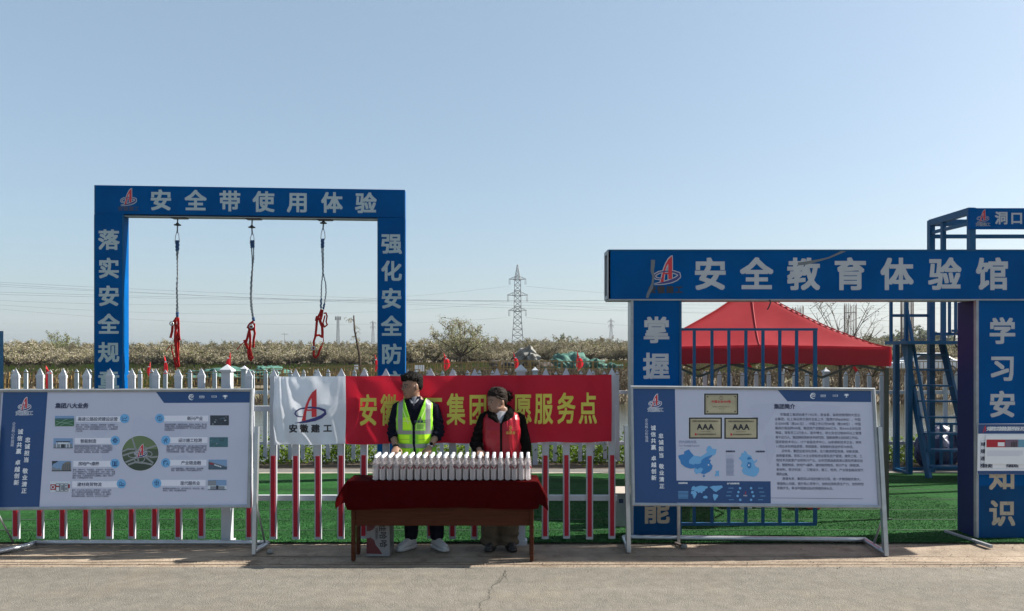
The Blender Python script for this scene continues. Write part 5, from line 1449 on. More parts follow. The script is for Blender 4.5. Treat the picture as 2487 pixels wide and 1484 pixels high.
# ------------------------------------------------------------------ blue stair tower
def stair_tower():
    t = thing('stair_tower', (7.2, 11.5, 0), 'blue steel stair tower with handrails and a sign on top, behind the gate', 'stair tower'); t['_o'] = t.location
    m = M['blue_frame']; Yb, Yf = 12.0, 10.95; xl = 6.80; xr = 9.6
    zt_b, zt_f = P(0, 535, Yb).z, P(0, 506, Yf).z
    zt = (zt_b + zt_f) / 2
    def bar(p, q, w=.05, h=.05, name='bar', parent=None, mat=None):
        b = MB(); b.beam(p, q, w, h, mat or m); o = b.build(name, t)
        if parent: o.parent = parent
        return o
    for x in (xl, xr):
        bar((x, Yb, 0), (x, Yb, zt), .085, .085, 'column'); bar((x, Yf, 0), (x, Yf, zt), .085, .085, 'column')
    bar((xl, 11.66, 2.1), (xl, 11.66, zt - .05), .06, .06, 'column')
    for x in (xl, xr): bar((x, Yf, zt-.04), (x, Yb, zt-.04), .08, .10, 'top_beam'); bar((x, Yf, zt-.22), (x, Yb, zt-.20), .04, .05, 'top_beam')
    for y in (Yb,): bar((xl, y, zt-.04), (xr, y, zt-.04), .08, .10, 'top_beam'); bar((xl, y, zt-.26), (xr, y, zt-.26), .05, .06, 'top_beam')
    # sign
    s = Surf((U(2356, Yf-.06), Yf - .06, 2.0), (1,0,0), (0,0,1), step=.0015)
    b = MB(); b.prism([s.pt(*s.hit(u, v)) for u, v in ((2356,505.5),(2700,505.5),(2700,556),(2356,556))], -s.n*.05, M['blue'])
    z6 = ZM(3480, 780, 552/1170)
    s.logo(b, *z6(826, 148), 31, 1, M['logo_red'], M['logo_navy'], M['silver_letter'], .02)
    for k, ch in enumerate('安徽建工'): s.char(b, ch, *z6(781 + k*31, 220), 9, 1, M['silver_letter'], .04); s.char(b, ch, *z6(781 + k*31, 220), 9, 2.2, M['ink_navy'])
    for ch, x in zip('洞口坠落体验', (981,1108,1235,1362,1489,1616)): s.char(b, ch, *z6(x, 168), 32, 1, M['silver_letter'], .03)
    b.build('sign_panel', t, fix=False)
    # landing
    zp = P(0, 829, Yb).z
    b = MB(); b.span((6.10, 11.4, zp - .05), (xr, 12.1, zp), m); b.build('landing', t)
    for x, y in ((U(2177, 12.2), 12.2), (U(2200, 11.85), 11.75), (U(2305, 11.9), 11.5)): bar((x, y, 0), (x, y, zp - .05), .075, .075, 'column')
    # rails of the landing
    xg = U(2164, 12.05)
    bar((xg, 12.05, zp), (xg, 12.05, zp + 1.15), .04, .04, 'guard_rail'); 
    for z in (zp + .42, zp + 1.1): bar((xg, 12.05, z), (xl, 12.05, z), .035, .045, 'guard_rail')
    bar((U(2201,11.9), 11.9, zp), (U(2201,11.9), 11.9, zp + 1.1), .05, .05, 'guard_rail')
    for u in (2290, 2306, 2321): bar((U(u, 12.0), 12.0, zp + .12), (U(u, 12.0), 12.0, zp + 1.15), .035, .035, 'guard_rail')
    for z in (zp + .12, zp + 1.12): bar((xl, 12.0, z), (8.9, 12.0, z), .035, .045, 'guard_rail')
    bar((xl + .1, 11.6, zp + .16), (8.9, 11.45, zp + .20), .03, .04, 'guard_rail')
    # stair: two stringers, treads, one handrail
    A0, A1 = P(2195, 824, 12.0), P(2256, 1162, 11.40); A1.z = .012
    B0, B1 = P(2286, 826, 12.0), Vector((A1.x + .70, 11.40, .012))
    st = bar(A0, A1, .05, .10, 'stringer'); bar(B0, B1, .05, .10, 'stringer')
    for v in (864, 902, 941, 979, 1018, 1057, 1096, 1135):
        w = (v - 826) / (1162 - 826); p, q = A0.lerp(A1, w), B0.lerp(B1, w)
        b = MB(); b.beam(p + Vector((.02,-.01,0)), q + Vector((-.02,-.01,0)), .16, .028, m); b.build('tread', t)
    bar(P(2199, 731, 11.95), P(2256, 1050, 11.4), .035, .035, 'handrail')
    bar(P(2199, 731, 11.95), P(2203, 829, 11.95), .035, .035, 'handrail'); bar(P(2256, 1050, 11.4), A1 + Vector((0,0,.4)), .035, .035, 'handrail')
    # barred cage at the foot
    z0, z1_ = P(0, 1140, 11.9).z + .02, P(0, 1032, 11.9).z
    bar((U(2256,12.1), 12.1, z1_), (8.6, 11.9, z1_), .03, .04, 'cage_rail'); bar((U(2256,12.1), 12.1, max(.06, z0)), (8.6, 11.9, max(.06, z0)), .03, .04, 'cage_rail')
    for k in range(8): x = U(2262, 12.05) + k * .165; bar((x, 12.06, .08), (x, 12.06, z1_), .04, .03, 'cage_bar')
    bar((U(2172,12.2), 12.2, .03), (U(2203,11.8), 11.75, .03), .04, .04, 'base_rail'); bar((U(2172,12.2), 12.2, .03), (8.0, 12.2, .03), .04, .04, 'base_rail')
    b = MB(); b.tube([P(2328, 800, 11.8), P(2319, 812, 11.8), P(2317, 828, 11.8), P(2323, 842, 11.8), P(2330, 845, 11.8)], .012, M['blacktint'], 6); b.build('cable', t)
stair_tower()
def sacks():
    sk = mk('navy_sack', (.018,.028,.085), .45, var=.15, vscale=6)
    for i, (x, y, r, lab) in enumerate(((7.15, 12.45, (.36,.22,.36), 'dark navy filled sack slumped behind the stair cage, lower and wider one'), (7.75, 12.42, (.30,.22,.44), 'dark navy filled sack slumped behind the stair cage, taller one'))):
        rock('sack', (x, y, r[2]*.92), r, sk, lab, 'sack', 11 + i, 4, .28)
sacks()
# ------------------------------------------------------------------ barriers, flags, mounds beyond the pond
def barrier_proto():
    t = thing('site_barrier', (0,0,0), 'yellow painted site barrier with bars and kick board beyond the pond', 'barrier', 'yellow site barriers lining the pit beyond the pond'); t['_o'] = t.location
    m = M['yellow_paint']; w, h = 1.9, .98
    for x in (-w/2, w/2): b = MB(); b.span((x-.03,-.03,0), (x+.03,.03,h), m); b.build('post', t)
    b = MB(); b.span((-w/2,-.025,h-.05), (w/2,.025,h), m); b.span((-w/2,-.02,h*.52), (w/2,.02,h*.52+.035), m); b.build('rail', t)
    b = MB(); b.span((-w/2,-.015,.02), (w/2,.015,.22), m); b.build('kick_board', t)
    b = MB()
    for k in range(1, 8): x = -w/2 + w*k/8; b.span((x-.014,-.014,.22), (x+.014,.014,h-.05), m)
    b.build('bars', t)
    return t
bp = barrier_proto(); used = False
def place(x, y, rz=0.0):
    global used
    z = ground_h(x, y) - .03
    if not used: bp.location = (x, y, z); bp.rotation_euler = (0,0,rz); used = True
    else: dup(bp, (x, y, z), None, rz)
x = -33.5
while x < 30:
    y = 46.2 + noise.noise(Vector((x*.05, 0, 0))) * 1.2 + (1.5 if x < -8 else 0)
    place(x, y, random.uniform(-.08,.08)); x += 1.98
x = -31
while x < -6:
    place(x, 43.6 + noise.noise(Vector((x*.08, 4, 0))) * .8, random.uniform(-.12,.12)); x += 2.05
x = -16
while x < 30:
    if not (3 < x < 8): place(x, 51.0 + noise.noise(Vector((x*.06, 8, 0))), random.uniform(-.1,.1))
    x += 2.02
for u, v0, v1, w, Y, red, lab in ((866, 886, 897, 9, 48.3, 0, 'small white notice on a yellow barrier just left of arch right post'), (1014, 885, 903, 12, 48.2, 0, 'small white notice on a yellow barrier above the left part of the red banner'), (1026, 885, 903, 9, 48.2, 0, 'narrow white notice next to a wider one above the red banner'), (1906, 891, 916, 10, 46.4, 1, 'white and red notice on a yellow barrier under the red tent')):
    b = MB(); x = U(u, Y); hw = w/2*Y/FOC; z0, z1_ = P(0, v1, Y).z, P(0, v0, Y).z
    b.span((x-hw, Y-.12, z0), (x+hw, Y-.10, z1_), M['white_print'])
    if red: b.span((x-hw*.7, Y-.125, z0+.06), (x+hw*.7, Y-.121, z0+.2), M['logo_red']); b.span((x-hw*.3, Y-.125, z0+.32), (x+hw*.2, Y-.121, z0+.55), M['blacktint'])
    tag(b.build('notice', origin=(x, Y, z0)), lab, 'notice')

def flag(u, vt, vb, Y, wpx, lean, label, droop=0):
    top = P(u, vt, Y); zg = ground_h(top.x, Y)
    t = thing('red_flag', (top.x, Y, zg), label, 'flag', 'small red flags on canes along the site barriers'); t['_o'] = t.location
    b = MB(); b.tube([Vector((top.x - lean, Y, zg - .05)), top], .014, M['twig'], 5); b.build('cane', t)
    b = MB(); n, m = 12, 6; vs = []
    H = (vb - vt) * Y / FOC; W = wpx * Y / FOC
    for j in range(m + 1):
        for i in range(n + 1):
            a, c = i / n, j / m
            x = top.x - lean * (1 - c) * H / max(.1, top.z - zg) + a * W * (.12 + 1.05*math.sin(math.pi*min(1, c*.93 + .03))**.8) ; z = top.z - H * (1 - c) * 1.0 - a * H * droop
            vs.append((x, Y + .05*math.sin(a*9 + c*4) - .02, z + .03*math.sin(a*7+c)))
    b.add(vs, [(j*(n+1)+i, j*(n+1)+i+1, (j+1)*(n+1)+i+1, (j+1)*(n+1)+i) for j in range(m) for i in range(n)], M['flag_red'], True)
    k = .16*H
    for q in range(1):
        cx, cz = top.x + W*.45, top.z - H*(.3 + .22*q) - .45*H*droop
        b.add([(cx-k*.5, Y-.09, cz), (cx+k*.5, Y-.09, cz+.01), (cx+k*.4, Y-.09, cz+k*.6), (cx-k*.4, Y-.09, cz+k*.5)], [(0,1,2,3)], M['white_print'])
    b.build('flag_cloth', t, fix=False)
flag(112, 887, 936, 43.0, 17, .05, 'small red flag on a cane drooping between pickets above the left display board', .25)
flag(366, 879, 912, 46.0, -7, .0, 'small red flag on a cane just right of the bright blue arch post', .2)
flag(400, 861, 898, 46.5, 9, .15, 'small red flag leaning left of the first hanging harness', .5)
flag(560, 856, 891, 47.0, -9, -.1, 'small red flag behind the capped fence post left of middle harness', .3)
flag(911, 861, 897, 47.0, 6, .0, 'small red flag half hidden behind the right post of the harness arch', .2)
flag(1078, 857, 892, 47.5, 14, .02, 'small red flag beneath the broad bare tree above the banner', .3)
flag(1247, 855, 886, 47.5, 11, -.08, 'small red flag beside the broken concrete lump on the soil heap', .4)
flag(1402, 853, 888, 47.5, 14, .12, 'small red flag standing before the green netted mound', .4)

def mound(name, u, vt, vb, wpx, Y, mat, label, cat, seed, ry=1.6, sub=4, rough=.55):
    c = P(u, vb, Y); h = (vb - vt) * Y / FOC; w = wpx / 2 * Y / FOC
    bm = bmesh.new(); bmesh.ops.create_icosphere(bm, subdivisions=sub, radius=1)
    for v in bm.verts:
        k = 1 + noise.noise(v.co * 1.5 + Vector((seed, 0, 0))) * rough + noise.noise(v.co * 5 + Vector((seed, 3, 0))) * rough * .35 + noise.noise(v.co * 11 + Vector((seed, 3, 0))) * rough * .15
        if name == 'netted_mound': k += .42*(.5 - abs(noise.noise(v.co*3.2 + Vector((seed,7,0))))) - .2 + .22*(.4 - abs(noise.noise(v.co*8 + Vector((seed,9,0)))))
        v.co = Vector((v.co.x*w*k, v.co.y*ry*k, (v.co.z*h*k if v.co.z > 0 else v.co.z*.3)))
    me = bpy.data.meshes.new(name); bm.to_mesh(me); bm.free(); me.materials.append(mat)
    for p_ in me.polygons: p_.use_smooth = True
    o = bpy.data.objects.new(name, me); o.location = (c.x, Y, c.z - .05); COL.objects.link(o)
    return tag(o, label, cat)
mound('netted_mound', 560, 894, 912, 225, 52, M['green_net'], 'long low mound under green dust net behind the left fence', 'mound', 1, 2.2, 5)
mound('netted_mound', 655, 890, 912, 84, 52.5, M['green_net'], 'small peak of green dust net at the right end of the long low mound', 'mound', 8, 1.6, 5)
mound('netted_mound', 1395, 868, 908, 150, 54, M['green_net'], 'ragged mound under torn green dust net right of the soil heap', 'mound', 4, 2, 5, .8)
mound('netted_mound', 1490, 884, 906, 56, 53, M['green_net'], 'scrap of green dust net heaped beside the entrance gate left post', 'mound', 6, 1.4, 5, .8)
mound('soil_heap', 1262, 874, 906, 190, 57, M['dark_soil'], 'dark brown heap of dug soil carrying broken concrete', 'soil heap', 2, 2.4, 5, .6)
mound('soil_heap', 1350, 880, 906, 130, 58, M['dark_soil'], 'lower dark heap of dug soil behind the ragged green net', 'soil heap', 9, 2, 4, .6)
def lump(u, v, w, h, Y, rot, seed, lab):
    c = P(u, v, Y); bm = bmesh.new(); bmesh.ops.create_cube(bm, size=1); bmesh.ops.subdivide_edges(bm, edges=bm.edges[:], cuts=5, use_grid_fill=True)
    for q in bm.verts:
        d = q.co.normalized(); q.co = q.co.lerp(d * .62, .28)
        q.co += d * (noise.noise(q.co*2.6 + Vector((seed,0,0)))*.22 + noise.noise(q.co*8 + Vector((seed,0,0)))*.06)
        q.co = Vector((q.co.x*w*Y/FOC, q.co.y*1.3, q.co.z*h*Y/FOC))
    bmesh.ops.rotate(bm, verts=bm.verts, matrix=Matrix.Rotation(rot, 3, 'Y'))
    me = bpy.data.meshes.new('concrete_lump'); bm.to_mesh(me); bm.free(); me.materials.append(M['concrete'])
    o = bpy.data.objects.new('concrete_lump', me); o.location = c; COL.objects.link(o); tag(o, lab, 'concrete lump')
lump(1274, 862, 46, 30, 56, -.55, 1, 'big tilted lump of broken concrete on the dark soil heap')
lump(1297, 872, 26, 22, 55, .3, 5, 'smaller pale lump of broken concrete beside the big tilted one')

# ------------------------------------------------------------------ trees
def tree_parts(h, spread, n_leaf, mats, leaf, seed, trunk_r=.11, fork=.28, limbs=7, twigs=4, top=1.0):
    """trunk with limbs, and a crown of many small leaves or blossoms; returns two MBs"""
    rs = random.Random(seed); tb, cb = MB(), MB(); tips = []
    lean = Vector((rs.uniform(-.12,.12), rs.uniform(-.12,.12), 0)) * h
    f = Vector((0,0,h*fork)) + lean * .4
    tb.tube([Vector((0,0,-.2)), f * .5 + Vector((rs.uniform(-.05,.05),0,0)), f], [trunk_r*1.3, trunk_r, trunk_r*.85], M['bark'], 7)
    for k in range(limbs):
        a = math.tau * (k + rs.random()*.6) / limbs; el = rs.uniform(.35, 1.25)
        L = h * (1 - fork) * rs.uniform(.6, 1.0)
        d = Vector((math.cos(a)*math.cos(el)*spread, math.sin(a)*math.cos(el)*spread, math.sin(el)*top))
        p1 = f + d*L*.4 + Vector((rs.gauss(0,.08), rs.gauss(0,.08), rs.gauss(0,.05)))*h*.3
        p2 = f + d*L*.95 + Vector((0,0,.06*h))
        tb.tube([f, p1, p2], [trunk_r*.6, trunk_r*.38, trunk_r*.1], M['bark'], 5)
        for j in range(twigs):
            w = rs.uniform(.3, 1); b0 = f.lerp(p1, w/.5) if w < .5 else p1.lerp(p2, (w-.5)/.5)
            e = b0 + Vector((rs.gauss(0,.55)*spread, rs.gauss(0,.55)*spread, rs.uniform(.05,.8)*top)) * h * .30
            tb.tube([b0, b0.lerp(e,.5) + Vector((rs.gauss(0,.04),0,.03))*h, e], [trunk_r*.22, trunk_r*.14, trunk_r*.05], M['twig'], 4)
            tips += [(b0, e)]
        tips.append((p1, p2))
    for i in range(n_leaf):
        a, c = rs.choice(tips); w = rs.random() ** .7
        p = a.lerp(c, w) + Vector((rs.gauss(0,1), rs.gauss(0,1), rs.gauss(0,1))) * h * .035
        s = leaf * rs.uniform(.5, 1.3); d = Vector((rs.gauss(0,1), rs.gauss(0,1), rs.gauss(0,1))).normalized(); q = d.orthogonal().normalized()
        cb.add([p - d*s*.5, p + q*s*.4, p + d*s*.6, p - q*s*.4], [(0,1,2,3)], rs.choice(mats))
    return tb, cb
def tree(name, loc, tb, cb, label, cat='tree', group=None):
    t = thing(name, loc, label, cat, group)
    for mb, nm in ((tb, 'trunk'), (cb, 'crown')):
        if mb.v:
            me = bpy.data.meshes.new(nm); me.from_pydata(mb.v, [], mb.f)
            for m in mb.mats: me.materials.append(m)
            me.polygons.foreach_set('material_index', mb.fm); me.polygons.foreach_set('use_smooth', mb.sm)
            o = bpy.data.objects.new(nm, me); COL.objects.link(o); o.parent = t
    return t
protos = []
BL, BU, OL, TW = M['blossom'], M['bud'], M['olive_leaf'], M['twig']
for k in range(6):
    mats = [[BL,BU,OL,BL],[BL,BU,OL,BU],[BL,BL,BL,OL,BU]][k % 3]
    tb, cb = tree_parts(3.3, 1.5, 4600, mats, .15, 100+k, .11, .13, 12, 8, .85)
    protos.append((tb, cb))
made = {}
olab = ['orchard tree in pale blossom with a dark forked trunk beyond the pond', 'orchard tree in brownish bud behind the front rows of the orchard']
def put_tree(k, x, y, s, lab):
    z = ground_h(x, y)
    if k not in made:
        made[k] = tree('orchard_tree', (x, y, z), *protos[k], lab, 'tree', 'fruit trees of the orchard beyond the pond')
        made[k].scale = (s, s, s); made[k].rotation_euler = (0,0,random.uniform(0,6.28))
    else: dup(made[k], (x, y, z), lab, random.uniform(0, 6.28), (s, s, s*random.uniform(.9,1.08)))
count = 0
for row, (y0, step) in enumerate(((77, 3.0), (82, 3.0), (87, 3.1), (92, 3.2), (98, 3.5), (106, 4.0), (118, 4.6))):
    half = (1243.5 + 60) * y0 / FOC
    x = -half - 12
    while x < half * .98:
        xx = x + random.uniform(-.7,.7); yy = y0 + random.uniform(-1.5,1.5)
        right = smooth((xx + 25) / 40.0)
        yy += right * 14 if row < 3 else right * 8
        u = U0 + xx * FOC / yy
        if not (u > 2120 and row > 2):
            k = random.choice((0, 2, 3, 5)) if xx < -25 else random.choice((0, 1, 2, 3, 4, 5))
            put_tree(k, xx, yy, random.uniform(.84, 1.06) * (.92 if xx < -10 else 1.0) * (1 + row*.02), olab[0] if row < 3 else olab[1])
        x += step
# single trees
M['pale_green_leaf'] = mk('pale_green_leaf', (.20,.22,.12), .8, transl=.3, spec=.08)
PG = M['pale_green_leaf']
tb, cb = tree_parts(4.9, 1.2, 5200, [BU, OL, PG, PG, BL], .13, 42, .16, .22, 11, 7, .95)
p = P(1118, 868, 72); tree('broad_tree', (p.x, 72, ground_h(p.x, 72)), tb, cb, 'broad bare-twigged tree rising above the orchard left of the lattice pylon')
tb, cb = tree_parts(3.9, .95, 2600, [OL, PG, PG], .14, 51, .14, .2, 9, 6, 1.1)
p = P(150, 870, 92); tree('broad_tree', (p.x, 92, ground_h(p.x, 92)), tb, cb, 'loose greenish tree rising above the blossom left of the blue arch')
def crooked():
    Y = 50; t = P(859, 766, Y); b = P(876, 890, Y); rs = random.Random(3)
    tb, cb = MB(), MB()
    z0 = ground_h(b.x, Y)
    tb.tube([Vector((0,0,-.1)), Vector((-.10,0,(t.z-z0)*.4)), Vector((t.x-b.x+.05,0,(t.z-z0)*.78)), Vector((t.x-b.x,0,t.z-z0))], [.10,.085,.06,.045], M['bark'], 7)
    for (w, dx, dz, n) in ((.93,-.45,.0,34), (.90,-.3,.12,18), (.66,-.28,-.05,26), (.62,.30,-.06,26), (.72,.2,.1,14), (.8,.12,.1,10)):
        H = t.z - z0; a = Vector(((t.x-b.x)*w, 0, H*w)); e = a + Vector((dx, rs.uniform(-.2,.2), dz))
        tb.tube([a, a.lerp(e,.5)+Vector((0,0,.06)), e], [.02,.013,.006], M['twig'], 4)
        for i in range(n):
            q = a.lerp(e, rs.uniform(.3,1.1)) + Vector((rs.gauss(0,.07), rs.gauss(0,.07), rs.gauss(0,.09))); s = rs.uniform(.05,.10); d = Vector((rs.gauss(0,1),rs.gauss(0,1),rs.gauss(0,1))).normalized(); o = d.orthogonal().normalized()
            cb.add([q-d*s*.5, q+o*s*.4, q+d*s*.6, q-o*s*.4], [(0,1,2,3)], rs.choice([BU, OL, BL]))
    tree('pollarded_tree', (b.x, Y, z0), tb, cb, 'thin crooked lopped tree with few leaves just left of arch right post')
crooked()
tb, cb = tree_parts(5.6, 1.0, 260, [BU, TW], .10, 77, .09, .20, 12, 7, 1.15)
p = P(2052, 905, 52); tree('bare_tree', (p.x, 52, ground_h(p.x, 52)), tb, cb, 'bare twiggy tree beside the tallest rebar cage right of the tent roof')
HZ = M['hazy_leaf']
for u, Y, h, seed, lab in ((1372, 230, 6.5, 61, 'small round grey green tree on the horizon right of the pylon'), (2128, 170, 6.0, 62, 'hazy green tree at the horizon just right of the tent corner'), (2182, 165, 7.2, 63, 'hazy green tree at the horizon behind the stair handrail'), (2232, 160, 7.6, 64, 'hazy green tree at the horizon behind the blue stair column'), (2290, 170, 6.6, 65, 'hazy green tree at the horizon behind the stair guard bars'), (2420, 165, 7, 66, 'hazy green tree at the horizon hidden by the gate right post'), (1432, 210, 5, 67, 'low hazy brown tree on the horizon left of the entrance gate')):
    tb, cb = tree_parts(h, 1.05, 1800, [HZ, HZ, OL], .55, seed, .2, .18, 9, 5, .85)
    x = U(u, Y); tree('distant_tree', (x, Y, ground_h(x, Y)), tb, cb, lab)

# ------------------------------------------------------------------ rebar cages of new columns
def rebar(u, vt, Y, wpx, label):
    c = P(u, vt, Y); z0 = ground_h(c.x, Y); r_ = wpx/2*Y/FOC
    t = thing('rebar_cage', (c.x, Y, z0), label, 'rebar cage', 'rebar cages of unfinished columns beyond the tent'); t['_o'] = t.location
    b = MB()
    for k in range(22):
        a = math.tau*k/22; x, y = c.x + r_*math.cos(a), Y + r_*math.sin(a); b.tube([(x,y,z0-.1),(x+random.uniform(-.02,.02),y,c.z+random.uniform(-.25,.05))], .017, M['rust'], 4)
    b.build('upright_bars', t)
    b = MB(); z = z0 + .4
    while z < c.z - .5:
        b.tube([(c.x + r_*math.cos(math.tau*k/24), Y + r_*math.sin(math.tau*k/24), z) for k in range(25)], .014, M['rust'], 4); z += .55 if z < c.z - 2.4 else 1.6
    b.build('hoops', t)
rebar(1938, 743, 58, 25, 'rebar cage whose top shows just above the red tent roof')
rebar(2065, 738, 50, 27, 'tall rebar cage standing behind the right slope of the red tent')
rebar(2203, 726, 52, 27, 'rebar cage seen through the rails of the blue stair tower')

# ------------------------------------------------------------------ pylons, masts, power lines
M['pylon_steel'] = mk('pylon_steel', (.17,.18,.19), .6, metal=.3)
def lattice(b, c, z0, z1_, w0, w1, n, th):
    for k in range(n):
        a, d = k/n, (k+1)/n; za, zb = z0+(z1_-z0)*a, z0+(z1_-z0)*d; wa, wb = (w0+(w1-w0)*a)/2, (w0+(w1-w0)*d)/2
        ca = [(c.x+sx*wa, c.y+sy*wa, za) for sx, sy in ((-1,-1),(1,-1),(1,1),(-1,1))]; cb = [(c.x+sx*wb, c.y+sy*wb, zb) for sx, sy in ((-1,-1),(1,-1),(1,1),(-1,1))]
        for i in range(4):
            j = (i+1) % 4
            b.beam(ca[i], cb[i], th*1.5, th*1.5, M['pylon_steel']); b.beam(ca[i], cb[j], th*.8, th*.8, M['pylon_steel']); b.beam(ca[j], cb[i], th*.8, th*.8, M['pylon_steel']); b.beam(cb[i], cb[j], th*.7, th*.7, M['pylon_steel'])
def pylon(u, vt, Y, label, arms, th, waist):
    x = U(u, Y); z1_ = P(0, vt, Y).z; c = Vector((x, Y, 0)); H = z1_
    t = thing('lattice_pylon', (x, Y, ground_h(x, Y)), label, 'pylon', 'power pylons on the horizon'); t['_o'] = t.location
    zw = P(0, waist[0], Y).z; ww = waist[1]*Y/FOC; wb = waist[2]*Y/FOC; za = P(0, arms[0][0], Y).z
    b = MB(); lattice(b, c, 0, zw, wb, ww, 6, th); lattice(b, c, zw, za, ww, ww*.8, 7, th*.9); lattice(b, c, za, z1_, ww*.8, th*2, 5, th*.8); b.build('tower_body', t)
    for v, half in arms:
        z = P(0, v, Y).z; L = half*Y/FOC; b = MB()
        for sg in (-1, 1):
            tip = Vector((x+sg*L, Y, z + L*.10)); up = Vector((x, Y, z + L*.55)); lo = [Vector((x, Y+dy, z)) for dy in (-ww*.4, ww*.4)]
            for q in lo: b.beam(q, tip, th*1.2, th*1.2, M['pylon_steel'])
            b.beam(up, tip, th, th, M['pylon_steel'])
            for k in range(1, 4): w = k/4; b.beam(lo[0].lerp(tip, w), up.lerp(tip, w), th*.7, th*.7, M['pylon_steel']); b.beam(lo[0].lerp(tip, w), up.lerp(tip, w-.25), th*.7, th*.7, M['pylon_steel'])
        a = b.build('crossarm', t)
        for sg in (-1, 1):
            for w in (.86, .98):
                q = MB(); p_ = Vector((x+sg*L*w, Y, z + L*.08)); q.tube([p_, p_ - Vector((0,0,L*.62))], th*.55, M['pylon_steel'], 5); o = q.build('insulator', t); o.parent = a
pylon(1257, 643, 330, 'tall grey lattice power pylon with three crossarms in the middle of the horizon', [(680, 21), (719, 25), (756, 22)], .16, (770, 18, 31))
pylon(1484, 773, 1150, 'faint distant lattice pylon just left of the entrance gate', [(781, 8), (792, 7)], .34, (800, 5, 9))
pylon(906, 779, 1000, 'very faint distant lattice pylon beside the right post of the harness arch', [(784, 7), (795, 7)], .26, (800, 4, 8))
def mast():
    Y = 480; x = U(821, Y); t = thing('telecom_mast', (x, Y, 0), 'slim telecom mast with antenna ring between the third harness and arch post', 'mast'); t['_o'] = t.location
    b = MB(); lattice(b, Vector((x, Y, 0)), 0, P(0, 772, Y).z, 1.9, 1.1, 12, .13); b.tube([(x,Y,P(0,774,Y).z),(x,Y,P(0,763,Y).z)], .12, M['pylon_steel'], 5); b.build('mast_body', t)
    for k in range(6):
        a = math.tau*k/6; q = MB(); q.box((x+1.7*math.cos(a), Y+1.7*math.sin(a), P(0,773,Y).z), (.45,.35,2.4), M['pylon_steel']); q.beam((x,Y,P(0,774,Y).z), (x+1.7*math.cos(a), Y+1.7*math.sin(a), P(0,774,Y).z), .12, .12, M['pylon_steel']); q.build('antenna', t)
mast()
def utility(u, vt, Y, lab):
    x = U(u, Y); z = P(0, vt, Y).z; t = thing('utility_pole', (x, Y, 0), lab, 'pole', 'thin utility poles on the horizon'); t['_o'] = t.location
    b = MB(); b.tube([(x,Y,0),(x,Y,z)], [.22,.15], M['pylon_steel'], 6); b.build('pole_shaft', t); b = MB(); b.beam((x-1.4,Y,z-.6),(x+1.4,Y,z-.6), .14, .14, M['pylon_steel']); b.build('crossarm', t)
utility(1119, 826, 260, 'thin utility pole at the horizon right of the broad bare tree')
utility(1461, 821, 250, 'thin utility pole at the horizon left of the distant pylon')
utility(692, 808, 300, 'thin utility pole at the horizon left of the third harness')
def cable(p0, p1, sag, r_):
    b = MB(); p0, p1 = Vector(p0), Vector(p1); n = 40
    b.tube([p0.lerp(p1, k/n) - Vector((0,0,sag*4*(k/n)*(1-k/n))) for k in range(n+1)], r_, M['pylon_steel'], 4)
    o = b.build('power_line', origin=p0); tag(o, 'thin dark power line strung across the sky behind the arch', 'power line', 'power lines across the sky')
def wire(u0, v0, Y0, u1, v1, Y1, sag=2.0, r_=.035):
    cable(P(u0, v0, Y0), P(u1, v1, Y1), sag, r_)
Y1 = 330
for v, us in ((683, 19), (722, 23), (759, 20)):
    wire(1257-us, v+12, Y1, -300, v - 40 + (759-v)*.9, 250, 6, .04); wire(1257+us, v+12, Y1, 2700, v - 12, 300, 7, .04)
for a in ((-100,680,2600,735,260), (-100,684,2600,760,260), (-100,706,2700,700,240), (-100,712,2700,694,240), (-100,690,2600,742,270)):
    wire(a[0], a[1], 220, a[2], a[3], a[4], 3.5, .035)
for v in (786, 800, 812): wire(-100, v, 420, 1484, v - 10, 1100, 4, .06)

# ------------------------------------------------------------------ a parked car glimpsed through the stair
def car():
    Y = 49.5; x = U(2244, Y); z = ground_h(x, Y)
    t = thing('parked_car', (x, Y, z), 'white parked car glimpsed between the treads of the blue stair', 'car'); t['_o'] = t.location
    wp = mk('car_white', (.75,.76,.78), .25, coat=.6); gs = mk('car_glass', (.03,.04,.05), .08)
    prof = [(-2.1,.35),(-2.15,.75),(-1.3,.95),(-.6,1.42),(.75,1.45),(1.6,1.0),(2.1,.92),(2.15,.4)]
    b = MB(); b.prism([(x+a, Y-.85, z+c) for a, c in prof], (0,1.7,0), wp); bevel(b.build('body', t), .06, 3)
    b = MB(); b.prism([(x+a, Y-.86, z+c) for a, c in ((-1.15,.97),(-.55,1.36),(.70,1.38),(1.4,1.0))], (0,.02,0), gs); b.build('side_window', t)
    b = MB(); b.add([(x-1.28,Y-.75,z+.985),(x-.62,Y-.68,z+1.41),(x-.62,Y+.68,z+1.41),(x-1.28,Y+.75,z+.985)], [(0,1,2,3)], gs); b.build('windscreen', t)
    for sx in (-1.3, 1.35):
        for sy in (-.86, .70):
            b = MB(); b.tube([(x+sx, Y+sy, z+.31), (x+sx, Y+sy+.18, z+.31)], .31, M['blacktint'], 20); w = b.build('wheel', t)
            b = MB(); b.tube([(x+sx, Y+sy-.006, z+.31), (x+sx, Y+sy+.186, z+.31)], .18, M['steel'], 14); o = b.build('rim', t); o.parent = w
car()
